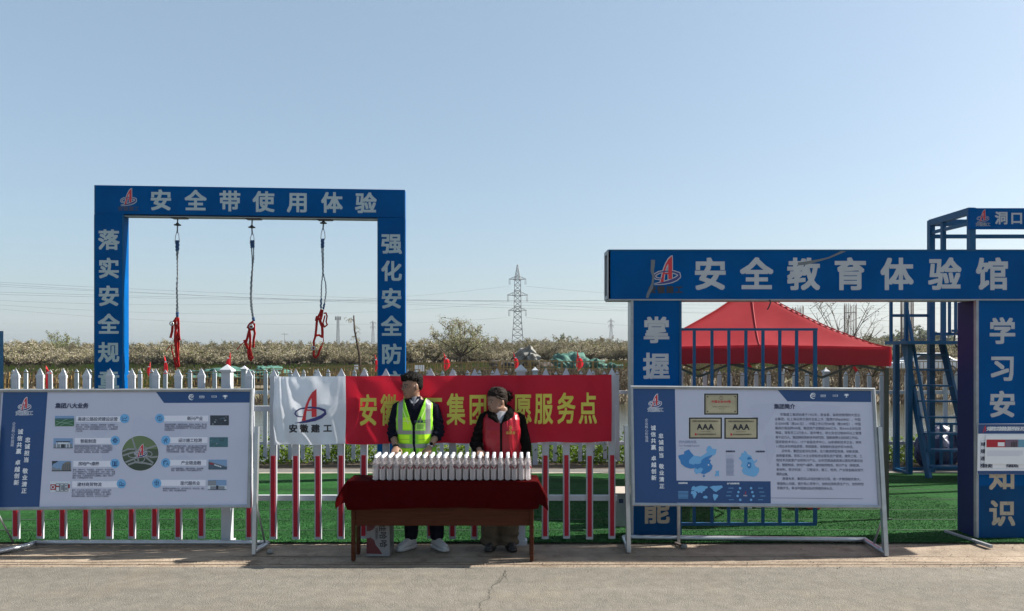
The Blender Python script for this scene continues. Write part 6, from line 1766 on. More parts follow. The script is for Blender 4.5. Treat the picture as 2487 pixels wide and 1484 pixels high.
# ------------------------------------------------------------------ thin haze in the air
def haze():
    b = MB(); hm = bpy.data.materials.new('haze_air'); hm.use_nodes = True; nt = hm.node_tree; nt.nodes.clear()
    out = nt.nodes.new('ShaderNodeOutputMaterial'); v = nt.nodes.new('ShaderNodeVolumePrincipled')
    v.inputs['Color'].default_value = (.86,.90,.95,1); v.inputs['Density'].default_value = .0002; v.inputs['Anisotropy'].default_value = .2
    nt.links.new(v.outputs[0], out.inputs['Volume'])
    b.span((-1500, -70, -2.9), (1500, 1700, 75), hm)
    o = b.build('haze'); o['label'] = 'thin pale haze filling the air over the whole site'; o['category'] = 'haze'; kind(o, 'stuff')
haze()
# ------------------------------------------------------------------ people
def ell(cx, cy, cz, rx, ry, n=20, p=2.3, yaw=0.0):
    out = []
    for k in range(n):
        a = math.tau * k / n; c, s = math.cos(a), math.sin(a)
        x = math.copysign(abs(c) ** (2/p), c) * rx; y = math.copysign(abs(s) ** (2/p), s) * ry
        if yaw: x, y = x*math.cos(yaw) - y*math.sin(yaw), x*math.sin(yaw) + y*math.cos(yaw)
        out.append(Vector((cx + x, cy + y, cz)))
    return out
_DM = mk('shape_only', (.5,.5,.5))
def fuse(mb, voxel, smooth_it=3, disp=None):
    """the overlapping pieces of mb as one continuous skin: vertices, faces"""
    me = bpy.data.meshes.new('fuse'); me.from_pydata([tuple(v) for v in mb.v], [], mb.f)
    bm = bmesh.new(); bm.from_mesh(me); bmesh.ops.recalc_face_normals(bm, faces=bm.faces); bm.to_mesh(me); bm.free()
    o = bpy.data.objects.new('fuse', me); COL.objects.link(o)
    r = o.modifiers.new('r', 'REMESH'); r.mode = 'VOXEL'; r.voxel_size = voxel
    if smooth_it: s = o.modifiers.new('s', 'SMOOTH'); s.iterations = smooth_it; s.factor = .5
    dg = bpy.context.evaluated_depsgraph_get(); dg.update()
    ev = o.evaluated_get(dg); m2 = ev.to_mesh()
    vs = [v.co.copy() for v in m2.vertices]; fs = [tuple(p.vertices) for p in m2.polygons]; ns = [v.normal.copy() for v in m2.vertices]
    ev.to_mesh_clear(); bpy.data.objects.remove(o, do_unlink=True); bpy.data.meshes.remove(me)
    if disp: vs = [v + n * disp(v) for v, n in zip(vs, ns)]
    return vs, fs
def skin(name, t, geo, mat_of, keep=None, origin=(0,0,0), thick=0.0):
    """object from fused geometry; mat_of(centre) -> material, keep(centre) -> bool"""
    vs, fs = geo; o0 = Vector(origin)
    me = bpy.data.meshes.new(name); mats = []; mi = []; ff = []
    for f in fs:
        c = sum((vs[i] for i in f), Vector()) / len(f)
        if keep and not keep(c): continue
        m = mat_of(c)
        if m not in mats: mats.append(m)
        ff.append(f); mi.append(mats.index(m))
    used = sorted(set(i for f in ff for i in f)); ix = {i: k for k, i in enumerate(used)}
    me.from_pydata([tuple(vs[i] + o0) for i in used], [], [tuple(ix[i] for i in f) for f in ff])
    for m in mats: me.materials.append(m)
    me.polygons.foreach_set('material_index', mi); me.polygons.foreach_set('use_smooth', [True]*len(ff)); me.update()
    o = bpy.data.objects.new(name, me); COL.objects.link(o); o.parent = t
    if thick: k = o.modifiers.new('thickness', 'SOLIDIFY'); k.thickness = thick; k.offset = 1
    return o
def folds(scale, amp, seed, stretch=(1,1,.35)):
    def f(v):
        q = Vector((v.x*scale*stretch[0], v.y*scale*stretch[1], v.z*scale*stretch[2])) + Vector((seed, 0, 0))
        return amp * (noise.noise(q) + .5*noise.noise(q*2.3))
    return f
def limb(mb, pts, rad, n=14):
    P_ = [Vector(p) for p in pts]; out = []; rr = []
    for i in range(len(P_) - 1):
        for k in range(4):
            w = k/4; out.append(P_[i].lerp(P_[i+1], w)); rr.append(rad[i] + (rad[i+1]-rad[i])*w)
    out.append(P_[-1]); rr.append(rad[-1]); mb.tube(out, rr, _DM, n)
def hand(mb, w, d, n, s, L=1.0, curl=(.35,.9,1.35), spread=.010):
    """palm and five bent fingers: w wrist, d towards the knuckles, n palm side, s towards the thumb"""
    d = Vector(d).normalized(); n = Vector(n); n = (n - d*n.dot(d)).normalized(); s0 = Vector(s); s = (s0 - d*s0.dot(d) - n*s0.dot(n)).normalized()
    rings = []
    for q, hw, th in ((-.012,.024,.019),(.02,.031,.018),(.055,.040,.016),(.085,.041,.013),(.094,.034,.009)):
        c = w + d*q*L; rings.append([c + s*(hw*L*math.cos(a)) + n*(th*L*math.sin(a)) for a in [math.tau*k/12 for k in range(12)]])
    mb.loft(rings, _DM)
    for i, (off, ln) in enumerate(((.031,.070),(.011,.079),(-.010,.073),(-.030,.057))):
        p = w + d*.084*L + s*off*L; pts = [p - d*.012]; 
        for ang, fr in zip(curl, (.45,.32,.23)):
            dd = d*math.cos(ang + i*.06) + n*math.sin(ang + i*.06) + s*(off*.9); p = p + dd.normalized()*ln*fr*L; pts.append(p)
        pts = [w + d*.06*L + s*off*L*.9] + pts; limb(mb, pts, [.0085*L,.0092*L,.0090*L,.0082*L,.0068*L][:len(pts)], 8)
    p0 = w + d*.018*L + s*.026*L; p1 = p0 + (d*.55 + s*.75 + n*.25).normalized()*.038*L; p2 = p1 + (d*.85 + s*.25 + n*.45).normalized()*.030*L; p3 = p2 + (d*.8 + n*.7 - s*.1).normalized()*.022*L
    limb(mb, [p0 - s*.012, p0, p1, p2, p3], [.013*L,.0135*L,.0105*L,.0098*L,.0075*L], 8)

class Head:
    """head-local frame: f forward, r towards the person's left, z up from the chin"""
    def __init__(s, base, yaw, pitch, k=1.0, roll=0.0):
        s.o = Vector(base); s.k = k
        Rm = Matrix.Rotation(yaw, 3, 'Z') @ Matrix.Rotation(pitch, 3, 'X') @ Matrix.Rotation(roll, 3, 'Y')
        s.F = Rm @ Vector((0,-1,0)); s.Rr = Rm @ Vector((1,0,0)); s.Z = Rm @ Vector((0,0,1))
        s.piv = .03
    def w(s, f, r, z): return s.o + (s.F*f + s.Rr*r + s.Z*z) * s.k
    def loc(s, p): 
        q = (Vector(p) - s.o) / s.k; return q.dot(s.F), q.dot(s.Rr), q.dot(s.Z)
    def rings(s, data, n=22):
        out = []
        for z, fc, fh, rh in data:
            out.append([s.w(fc + fh*math.cos(math.tau*k/n), rh*math.copysign(abs(math.sin(math.tau*k/n))**.9, math.sin(math.tau*k/n)), z) for k in range(n)])
        return out
    def shape(s, mb, wide=1.0, jaw=1.0):
        D = [(-.004,.050,.020,.018),(.004,.046,.036,.030),(.020,.033,.056,.046),(.042,.022,.072,.059),(.066,.012,.084,.066),(.095,.004,.092,.0705),(.125,.000,.097,.0745),(.155,-.004,.098,.0765),(.185,-.006,.092,.072),(.208,-.008,.077,.060),(.226,-.010,.052,.040),(.233,-.010,.022,.018)]
        D = [(z, fc, fh, rh*wide*(jaw if z < .05 else 1)) for z, fc, fh, rh in D]
        mb.loft(s.rings(D), _DM)
        mb.loft(s.rings([(.124,.088,.010,.007),(.108,.095,.012,.009),(.092,.100,.016,.012),(.083,.099,.017,.0155),(.077,.092,.012,.012)], 12), _DM)   # nose
        for sg in (1,-1):
            mb.ball(s.w(-.012, sg*.0775*wide, .103), (.008,.008,.008), _DM)
            mb.loft([[s.w(-.012 + .019*math.cos(a)*q, sg*(.072*wide + .010*h), .102 + .033*math.sin(a)*q) for a in [math.tau*k/12 for k in range(12)]] for q, h in ((.5,-.3),(.85,.3),(.9,.8),(.68,1.05))], _DM)
            mb.ball(s.w(.080, sg*.033, .136), (.014,.010,.006), _DM, rot=Matrix((s.Rr, s.F, s.Z)).transposed())   # brow ridge
            mb.ball(s.w(.062, sg*.040, .085), (.020,.020,.018), _DM, rot=Matrix((s.Rr, s.F, s.Z)).transposed())  # cheek
        for z, a in ((.050,.0055),(.0425,.0062)):
            mb.ball(s.w(.0875, 0, z), (.020,.010,a), _DM, rot=Matrix((s.Rr, s.F, s.Z)).transposed())
    def paint(s, c, skinm, lip, dark, white, brow=.0045):
        f, r, z = s.loc(c)
        if f > .035 and -.02 < z < .17:
            a = abs(r)
            if abs(a - .032) < .016 and abs(z - .1165) < .0062*(1 - ((a-.032)/.017)**2): return dark if abs(a - .031) < .0075 or z > .120 else white
            if .014 < a < .052 and abs(z - (.1375 - max(0, a-.036)*.35)) < brow: return dark
            if a < .024 and abs(z - .0465) < .0085*(1 - (a/.026)**2): return lip if abs(z - .0462) > .0012 else dark
            if .004 < a < .010 and abs(z - .079) < .0022 and f > .09: return dark
        return skinm

SKIN = mk('skin', (.215,.120,.080), .5, var=.06, vscale=20)
SKIN2 = mk('skin_pale', (.215,.122,.086), .5, var=.06, vscale=20)
LIP = mk('lip', (.13,.042,.036), .45); EYE = mk('eye_dark', (.012,.009,.008), .3); EYEW = mk('eye_white', (.26,.25,.24), .3)
HAIR = mk('hair_black', (.006,.0055,.005), .8, var=.4, vscale=90, spec=.12); HAIR2 = mk('hair_brown', (.013,.008,.006), .75, var=.7, vscale=90, spec=.15)
NAVY = mk('navy_cloth', (.006,.0065,.014), .9, spec=.08, bump=.3, bscale=200); BLK = mk('black_cloth', (.005,.005,.006), .9, spec=.08, bump=.4, bscale=160)
SHIRT = mk('shirt_white', (.20,.20,.23), .8); NEON = mk('neon_green', (.22,.60,.012), .6, var=.04, vscale=40, bump=.1, bscale=300); NEON2 = mk('neon_yellow', (.48,.86,.01), .55); NEON3 = mk('neon_mesh', (.16,.38,.05), .6)
REFL = mk('reflective_tape', (.22,.225,.23), .35, metal=.2); PIPE = mk('neon_edge', (.55,.70,.25), .6)
VRED = mk('vest_red', (.26,.003,.014), .36, spec=.35, bump=.15, bscale=35); FLEECE = mk('black_fleece', (.007,.006,.006), .95, spec=.05, bump=.9, bscale=140)
KHAKI = mk('khaki_trouser', (.09,.07,.05), .9, spec=.1, var=.2, vscale=9); SHOE = mk('shoe_white', (.42,.41,.41), .5); SOLE = mk('shoe_sole', (.42,.41,.40), .7); SHOEB = mk('shoe_black', (.012,.012,.013), .5)
GOLDT = mk('vest_gold', (.5,.30,.06), .5)

def locks(name, t, parent, H, paths, r_, mat):
    b = MB(); o3 = Vector(t.location)
    for pts in paths: b.tube([o3 + p for p in pts], [r_ * q for q in ((.6,1,.9,.25) if len(pts) == 4 else (.7,1,.25))], mat, 4)
    o = b.build(name, t); o.parent = parent; return o
def shoe(name, t, heel, toe, w, mat, sole, parent_hint=None):
    heel, toe = Vector(heel), Vector(toe); d = (toe - heel); L = d.length; d.normalize(); x = Vector((d.y, -d.x, 0)).normalized()
    b = MB(); rings = []
    for q, hw, h in ((-.06,.55,.060),(.0,.80,.092),(.18,.86,.105),(.36,.90,.100),(.55,1.0,.074),(.75,1.03,.058),(.92,.80,.044),(1.0,.40,.028)):
        c = heel + d*L*q
        rings.append([c + x*(hw*w/2) + Vector((0,0,.020)), c + x*(hw*w/2*.92) + Vector((0,0,.020 + h*.55)), c + x*(hw*w/2*.5) + Vector((0,0,.020 + h)), c - x*(hw*w/2*.5) + Vector((0,0,.020 + h)), c - x*(hw*w/2*.92) + Vector((0,0,.020 + h*.55)), c - x*(hw*w/2) + Vector((0,0,.020))])
    b.loft(rings, mat); o = b.build(name, t)
    m = o.modifiers.new('round', 'SUBSURF'); m.levels = 2; m.render_levels = 2
    b = MB(); rings = []
    for q, hw in ((-.08,.50),(.0,.86),(.2,.90),(.5,1.02),(.78,1.06),(.95,.82),(1.03,.42)):
        c = heel + d*L*q; rings.append([c + x*hw*w/2 + Vector((0,0,.002)), c + x*hw*w/2 + Vector((0,0,.028)), c - x*hw*w/2 + Vector((0,0,.028)), c - x*hw*w/2 + Vector((0,0,.002))])
    b.loft(rings, sole); s = b.build('sole', t); s.parent = o
    return o
def torso_rings(data, grow=0.0, x0=0.0, p=2.5):
    return [ell(x0 + cx, cy, z, rx + grow, ry + grow, 28, p) for z, cx, cy, ry, rx in data]

def lift(data, z0, h):
    return [(z + h * smooth((z - z0) / .24), *r_) for z, *r_ in data]
def tube_sleeve(mb, pts, rad): limb(mb, pts, rad, 16)

def man():
    Yc = 7.44; ux = U(1009, Yc)
    t = thing('person', (ux, Yc, 0), 'man in glasses, bright green reflective vest over dark jacket, hands on the bottles, looking aside', 'person'); t['_o'] = t.location
    # joints, relative to the feet
    shR, shL = Vector((-.178,.015,1.415)), Vector((.182,.015,1.415))
    elR, elL = Vector((-.228,.0,1.150)), Vector((.236,.0,1.160))
    wrR, wrL = Vector((-.172,-.165,1.035)), Vector((.158,-.170,1.035))
    hp = Vector((.035,.01,.88)); 
    body = MB()
    tr = [(.84,.035,.01,.100,.155),(.95,.025,.01,.102,.155),(1.06,.01,.008,.098,.148),(1.17,.0,.008,.102,.155),(1.28,.0,.010,.108,.170),(1.36,0,.014,.098,.170),(1.41,0,.016,.080,.135),(1.445,0,.014,.060,.078),(1.48,0,.010,.055,.058)]
    tr = lift(tr, 1.16, .048)
    body.loft(torso_rings(tr), _DM)
    limb(body, [(0,.012,1.43),(-.004,.006,1.48),(-.010,-.004,1.53),(-.012,-.004,1.58)], [.066,.056,.054,.054])
    H = Head((-.022,-.018,1.515), R(-57), R(4), 1.03, R(0)); H.shape(body)
    for sh, el, wr in ((shR, elR, wrR), (shL, elL, wrL)):
        limb(body, [sh + Vector((0,0,-.01)), el, wr], [.050,.040,.026])
    hand(body, wrR, (.02,-.72,-.42), (0,-.2,-1), (1,0,0), .98, (.25,.75,1.1)); hand(body, wrL, (-.06,-.70,-.45), (0,-.2,-1), (-1,0,0), .98, (.25,.75,1.1))
    aR, aL = Vector((-.045,-.0,.09)), Vector((.215,.0,.09))
    limb(body, [(-.045,.01,.90),(-.045,.0,.50),aR], [.082,.058,.040]); limb(body, [(.115,.01,.90),(.18,.0,.50),aL], [.082,.058,.040])
    for a, dx in ((aR,-.05),(aL,.09)): body.ball(a + Vector((dx*.2,-.02,-.055)), (.022,.045,.018), _DM)
    geo = fuse(body, .0052, 2)
    skin('body', t, geo, lambda c: H.paint(c, SKIN, LIP, EYE, EYEW))
    # hair: short, brushed up at the front
    hb = MB(); hb.loft(H.rings([(.160,-.020,.088,.0795),(.176,-.012,.102,.081),(.200,-.008,.105,.079),(.220,-.006,.094,.068),(.238,-.002,.070,.050),(.248,.0,.036,.028)]), _DM)
    hb.loft(H.rings([(.066,-.066,.024,.044),(.085,-.057,.042,.060),(.105,-.048,.056,.073),(.135,-.036,.070,.0775),(.165,-.026,.084,.079),(.18,-.02,.084,.078)]), _DM)
    rs = random.Random(5)
    for k in range(150):
        a = rs.uniform(0, math.tau); q = rs.uniform(.1, 1); f0 = .098*q*math.cos(a) - .008; r0 = .078*q*math.sin(a); z0 = .238 - .056*q*q
        sw = H.F*rs.uniform(-.004,.022) + H.Rr*(r0*.16 + rs.gauss(0,.009)) + H.Z*rs.uniform(.000,.013)
        c0 = H.w(f0, r0, z0 - .018); hb.tube([c0, H.w(f0, r0*1.03, z0) + sw*.4, H.w(f0, r0, z0) + sw], [.015,.012,.003], _DM, 5)
    for k in range(34):
        r0 = rs.uniform(-.070,.070); hb.tube([H.w(.082, r0*.9, .222), H.w(.106 - abs(r0)*.45, r0, .212), H.w(.104 - abs(r0)*.5, r0 + rs.gauss(0,.014), .176 + rs.uniform(-.016,.014))], [.015,.011,.003], _DM, 5)
    ho = skin('hair', t, fuse(hb, .0038, 0, folds(55, .0035, 4, (1,1,1))), lambda c: HAIR)
    P_ = []
    for k in range(520):
        a = rs.uniform(0, math.tau); q = math.sqrt(rs.random()); f0 = .102*q*math.cos(a) - .010; r0 = .080*q*math.sin(a); z0 = .250 - .072*q*q
        if z0 < .176 + (.02 if f0 > .03 else -.03): continue
        L = rs.uniform(.020, .044); dr = (H.F*(.55 + rs.gauss(0,.3)) + H.Rr*(r0*7 + rs.gauss(0,.35)) + H.Z*(.25 - q*.7 + rs.gauss(0,.2))).normalized()
        c0 = H.w(f0, r0, z0 - .006); P_.append([c0, c0 + dr*L*.5 + H.Z*.006, c0 + dr*L])
    locks('hair_lock', t, ho, H, P_, .0028, HAIR)
    # glasses
    g = MB(); wire = mk('glasses_wire', (.10,.08,.075), .3, metal=.5)
    o3 = Vector(t.location)
    for sg in (1,-1):
        g.tube([o3 + H.w(.104 - .010*abs(math.cos(a))*(1 if sg*math.cos(a) > 0 else .2), sg*.034 + .027*math.cos(a), .114 + .021*math.sin(a)) for a in [math.tau*k/16 for k in range(17)]], .0017, wire, 5)
        g.tube([o3 + H.w(.094, sg*.061, .120), o3 + H.w(.04, sg*.078, .118), o3 + H.w(-.015, sg*.080, .116)], .0018, wire, 5)
    g.tube([o3 + H.w(.106, -.008, .118), o3 + H.w(.108, 0, .121), o3 + H.w(.106, .008, .118)], .0017, wire, 5); g.build('glasses', t)
    # dark jacket: torso and sleeves pushed up over the forearms
    jk = MB(); jk.loft(torso_rings(tr[:8], .014), _DM); jk.loft([ell(-.006, .004, z, rx, ry) for z, rx, ry in ((1.44,.105,.088),(1.48,.080,.074),(1.51,.067,.067),(1.528,.065,.065))], _DM)
    for sh, el, wr in ((shR, elR, wrR), (shL, elL, wrL)):
        cuff = el.lerp(wr, .34); tube_sleeve(jk, [sh + Vector((-math.copysign(.04, sh.x),0,.005)), sh, sh.lerp(el,.5) + Vector((math.copysign(.006, sh.x),0,0)), el, cuff], [.050,.060,.060,.058,.054])
        d = (wr - el).normalized(); jk.tube([cuff - d*.02, cuff + d*.012], [.058,.055], _DM, 14)
    fo = folds(14, .0065, 2)
    def jf(v):
        a = fo(v)
        if abs(v.x) > .17 and v.z < 1.30: a += .006 * math.sin((v.z + v.x*.5) * 120 + noise.noise(v*9)*3)
        return a
    jgeo = fuse(jk, .006, 3, jf)
    def shirtv(c): return abs(c.x + .006) < (c.z - 1.440) * .34 and c.y < -.01 and c.z < 1.524
    skin('jacket', t, jgeo, lambda c: SHIRT if shirtv(c) and c.z > 1.42 else NAVY, keep=lambda c: True)
    # shirt collar
    cb = MB()
    for sg in (1,-1): cb.loft([[Vector(t.location) + Vector((sg*a - .006, y, z)) for a, y, z in ((.046,-.046,1.512),(.030,-.066,1.496),(.006,-.084,1.470),(.006,-.090,1.456),(.024,-.088,1.466),(.046,-.062,1.494))]], SHIRT, False, True)
    cb.build('shirt_collar', t)
    # vest
    vr = [(.925,.028,.006,.118,.176),(1.0,.02,.008,.116,.172),(1.06,.01,.008,.113,.167),(1.17,.0,.008,.118,.174),(1.28,.0,.010,.124,.186),(1.36,0,.014,.114,.182),(1.405,0,.016,.100,.165),(1.440,0,.014,.082,.118),(1.465,0,.010,.07,.082)]
    vr = lift(vr, 1.16, .048)
    vb = MB(); vb.loft(torso_rings(vr, .012, 0, 2.7), _DM)
    vgeo = fuse(vb, .0036, 3, folds(10, .006, 8))
    def cx(z): return .028*max(0, (1.06 - z)/.13) if z < 1.06 else 0
    def vest_mat(c):
        x = c.x - cx(c.z)*.6; a = abs(x); fr = c.y < .02
        if fr and a < .011: return NAVY
        if 1.158 < c.z < 1.194 or 1.022 < c.z < 1.060: return REFL
        if .112 < a < .160 and c.z > 1.190: return REFL
        if a > .178 and c.z > 1.2: return PIPE
        if fr and a < .016: return NEON3
        if fr:
            vn = .02 + (c.z - 1.19) * .40
            if c.z > 1.26 and vn < a < vn + .010: return PIPE
            if c.z < 1.194 and .018 < a < .024: return NEON3
            if x < 0 and .022 < a < .108 and 1.205 < c.z < 1.325: return NEON2 if a > .026 and not abs(c.z - 1.288) < .003 else PIPE
            if x > 0 and .024 < a < .100 and 1.205 < c.z < 1.262: return PIPE if min(a - .024, .100 - a, c.z - 1.205, 1.262 - c.z) < .004 else NEON3
            if .045 < a < .150 and 1.070 < c.z < 1.150: return NEON2 if not abs(c.z - 1.105) < .003 else NEON3
            if .045 < a < .150 and c.z < 1.012: return NEON2
        return NEON
    def vest_keep(c):
        if c.z < .94 or c.z > 1.502: return False
        if c.y < .0 and abs(c.x) < max(0, (c.z - 1.24) * .36 + .012) and c.z > 1.24: return False       # open neck
        if c.z > 1.47 and c.y < .02 and abs(c.x) < .088: return False
        if abs(c.x) > .176 and 1.17 < c.z < 1.445 and abs(c.y - .01) < .075 - max(0, 1.25 - c.z)*.7: return False  # arm holes
        return True
    skin('reflective_vest', t, vgeo, vest_mat, vest_keep, thick=.003)
    s = Surf(Vector(t.location) + Vector((.07,-.139,1.29)), (1,.10,0), (0,-.12,1), step=.001)
    e = MB(); sp = lambda z: (U0 + (t.location.x + .066)*FOC/(Yc-.14), V0 - (z - CAMZ)*FOC/(Yc-.14))
    u, v = sp(1.318); s.logo(e, u, v, 10, 3, M['ink_navy'], M['ink_navy']); s.line(e, '安徽建工', u - 15, u + 15, sp(1.285)[1], 7.2, 3, M['ink_navy'], .03); o = e.build('chest_print', t)
    # trousers
    tb = MB(); tb.loft(torso_rings([(.84,.035,.01,.110,.165),(.90,.03,.01,.112,.166),(.96,.025,.01,.112,.164)]), _DM)
    for hx, k, a in ((-.048,(-.045,.0,.50),aR), (.118,(.18,.0,.50),aL)):
        limb(tb, [(hx,.01,.90),(hx*.98 if hx < 0 else .145,.005,.70),k,a + Vector((0,.01,.10)),a + Vector((0,.01,.0))], [.100,.090,.078,.072,.066])
    skin('trousers', t, fuse(tb, .008, 3, folds(12, .008, 4, (1,1,.6))), lambda c: NAVY)
    L0 = Vector(t.location)
    shoe('shoe', t, L0 + aR + Vector((.03,.03,-.088)), L0 + aR + Vector((-.115,-.145,-.088)), .095, SHOE, SOLE); shoe('shoe', t, L0 + aL + Vector((-.035,.03,-.088)), L0 + aL + Vector((.115,-.145,-.088)), .095, SHOE, SOLE)
    # wrist band and watch
    b = MB(); d = (wrR - elR).normalized(); b.tube([L0 + wrR - d*.014, L0 + wrR + d*.004], [.0315,.0315], BLK, 14); b.build('wrist_band', t)
    d = (wrL - elL).normalized(); b = MB(); b.tube([L0 + wrL - d*.026, L0 + wrL - d*.006], [.032,.0315], M['steel'], 14); w = b.build('watch', t)
    b = MB(); b.tube([L0 + wrL - d*.016 + Vector((.012,-.016,.022)), L0 + wrL - d*.016 + Vector((.018,-.022,.033))], .017, BLK, 14); o = b.build('dial', t); o.parent = w
man()

def woman():
    Yc = 7.44; ux = U(1218, Yc)
    t = thing('person', (ux, Yc, 0), 'woman with hair tied back, red vest over black fleece, reaching to a bottle, looking aside', 'person'); t['_o'] = t.location; L0 = Vector(t.location)
    shR, shL = Vector((-.168,.012,1.315)), Vector((.180,.02,1.305))
    elR, elL = Vector((-.262,.02,1.045)), Vector((.240,.03,1.03))
    wrR, wrL = Vector((-.215,-.150,1.005)), Vector((.232,-.06,.82))
    body = MB()
    tr = [(.76,-.01,.01,.110,.165),(.86,-.005,.01,.112,.168),(.97,.0,.008,.108,.160),(1.07,.0,.004,.114,.166),(1.16,.0,.002,.122,.172),(1.24,.0,.010,.108,.168),(1.29,.0,.014,.084,.135),(1.325,.0,.012,.062,.078),(1.36,0,.008,.054,.056)]
    tr = lift(tr, 1.02, .058)
    body.loft(torso_rings(tr), _DM)
    limb(body, [(0,.012,1.32),(-.006,.004,1.36),(-.014,-.006,1.40),(-.016,-.004,1.44)], [.066,.055,.053,.054])
    H = Head((-.034,-.022,1.368), R(-54), R(6), 1.0, R(-2)); H.shape(body, 1.10, 1.16)
    for sh, el, wr in ((shR, elR, wrR), (shL, elL, wrL)): limb(body, [sh, el, wr], [.046,.037,.024])
    hand(body, wrR, (.10,-.72,-.30), (0,-.2,-1), (1,0,0), .92, (.35,.8,1.1)); hand(body, wrL, (.0,-.25,-.97), (-1,.1,0), (0,-1,.2), .92, (.35,.6,.7))
    aR, aL = Vector((-.105,.0,.09)), Vector((.075,.0,.09))
    limb(body, [(-.085,.01,.82),(-.10,.0,.46),aR], [.085,.058,.040]); limb(body, [(.08,.01,.82),(.08,.0,.46),aL], [.085,.058,.040])
    for a, dx in ((aR,-.04),(aL,.05)): body.ball(a + Vector((dx*.2,-.02,-.055)), (.022,.045,.018), _DM)
    skin('body', t, fuse(body, .0052, 2), lambda c: H.paint(c, SKIN2, LIP, EYE, EYEW, .0036))
    # hair drawn back over the crown to a loose bun
    hb = MB(); hb.loft(H.rings([(.150,-.022,.090,.088),(.170,-.014,.102,.092),(.195,-.014,.103,.090),(.220,-.014,.090,.076),(.242,-.014,.064,.054),(.252,-.014,.030,.026)]), _DM)
    hb.loft(H.rings([(.050,-.072,.024,.040),(.080,-.062,.042,.062),(.11,-.050,.060,.080),(.14,-.038,.076,.087),(.17,-.03,.084,.087)]), _DM)
    rs = random.Random(9)
    for k in range(46):
        a = rs.uniform(0, math.tau); q = rs.uniform(.2, 1); cc = H.w(-.128, .012, .142)
        o1 = (H.Rr*math.cos(a) + H.Z*math.sin(a))*.040*q; o2 = (H.Rr*math.cos(a+1.1) + H.Z*math.sin(a+1.1))*.044*q; o3 = (H.Rr*math.cos(a+2.1) + H.Z*math.sin(a+2.1))*.036*q
        bk = -H.F*rs.uniform(-.01,.026); hb.tube([cc + o1, cc + o2 + bk, cc + o3 + bk*.6], [.012,.014,.010], _DM, 6)
    for k in range(90):
        a = rs.uniform(-1, 1); z0 = rs.uniform(.165,.238); rr_ = .092*max(.2, math.cos((z0-.165)*13))
        p0 = H.w(.086 - abs(a)*.055, rr_*a*.95, z0 - .006); p1 = H.w(.0, rr_*(a*1.04), z0 + .010 + (1-abs(a))*.010); p2 = H.w(-.10, .03*a, .150 + rs.uniform(-.03,.03)); hb.tube([p0, p0.lerp(p1,.5) + H.Z*.009, p1, p1.lerp(p2,.5) + H.Z*.012, p2], [.003,.0065,.007,.007,.006], _DM, 5)
    for sg in (-1, 1):
        for k in range(10): hb.tube([H.w(.045 + rs.uniform(-.02,.02), sg*.082, .165), H.w(.012, sg*.088, .140), H.w(-.05, sg*.080, .118 + rs.uniform(-.01,.01))], [.006,.008,.008], _DM, 5)
    for k in range(18):
        a = rs.uniform(0, math.tau); c0 = H.w(-.13, .01, .142); hb.tube([c0, c0 + (H.F*-.4 + H.Rr*math.cos(a)*.8 + H.Z*math.sin(a)*.8)*.045, c0 + (H.F*-.6 + H.Rr*math.cos(a+.5)*.9 + H.Z*math.sin(a+.5)*.9)*.066], [.010,.007,.003], _DM, 5)
    ho = skin('hair', t, fuse(hb, .0038, 0, folds(60, .0022, 14, (1,1,1))), lambda c: HAIR2)
    P_ = []
    for k in range(420):
        a = rs.uniform(-1, 1); z0 = rs.uniform(.150,.222); w_ = math.sqrt(max(.02, 1 - ((z0 - .16)/.095)**2)) if z0 > .16 else 1
        p0 = H.w((.092 - abs(a)**2*.075)*w_, .094*w_*a, z0 + rs.gauss(0,.004)); p1 = H.w(rs.gauss(0,.008), .100*w_*a*1.02 if abs(a) > .6 else .098*w_*a, z0 + .010 + (1 - abs(a))*.010 + rs.gauss(0,.005)); p2 = H.w(-.075, .075*a*w_, .5*(z0 + .16) + .010 + rs.gauss(0,.006)); p3 = H.w(-.125, .02*a, .150 + rs.uniform(-.03,.03)); P_.append([p0, p1, p2, p3])
    for k in range(110):
        a = rs.uniform(0, math.tau); R_ = rs.uniform(.020,.050); c0 = H.w(-.128 - rs.uniform(-.02,.03), .012 + R_*math.cos(a), .142 + R_*math.sin(a)); P_.append([c0, c0 + (H.Rr*-math.sin(a) + H.Z*math.cos(a))*.02 - H.F*.008, c0 + (H.Rr*(-math.sin(a)*1.2 + math.cos(a)*.5) + H.Z*(math.cos(a)*1.2 + math.sin(a)*.5))*rs.uniform(.02,.036)])
    locks('hair_lock', t, ho, H, P_, .0030, HAIR2)
    # black fleece with standing collar folded over
    jk = MB(); jk.loft(torso_rings(tr[:8], .016), _DM)
    for sh, el, wr, en in ((shR, elR, wrR, .86), (shL, elL, wrL, .93)):
        cuff = el.lerp(wr, en); tube_sleeve(jk, [sh + Vector((-math.copysign(.04, sh.x),0,.005)), sh, sh.lerp(el,.5), el, el.lerp(wr,.5), cuff], [.050,.061,.064,.062,.056,.046])
    fo = folds(13, .007, 12)
    def jf(v):
        a = fo(v)
        if v.x < -.17 and v.z < 1.25: a += .005*math.sin(v.z*110 + noise.noise(v*8)*3)
        return a
    skin('fleece_jacket', t, fuse(jk, .006, 3, jf), lambda c: SHIRT if abs(c.x + .008) < (c.z - 1.262)*.50 and c.y < 0 and c.z > 1.262 else FLEECE)
    b = MB(); b.loft([ell(-.008, -.004, z, rx, ry, 20) for z, rx, ry in ((1.31,.076,.068),(1.33,.071,.065),(1.350,.067,.061),(1.356,.058,.053))], SHIRT); b.v = [tuple(Vector(v) + L0) for v in b.v]; b.build('undershirt', t)
    cb = MB()
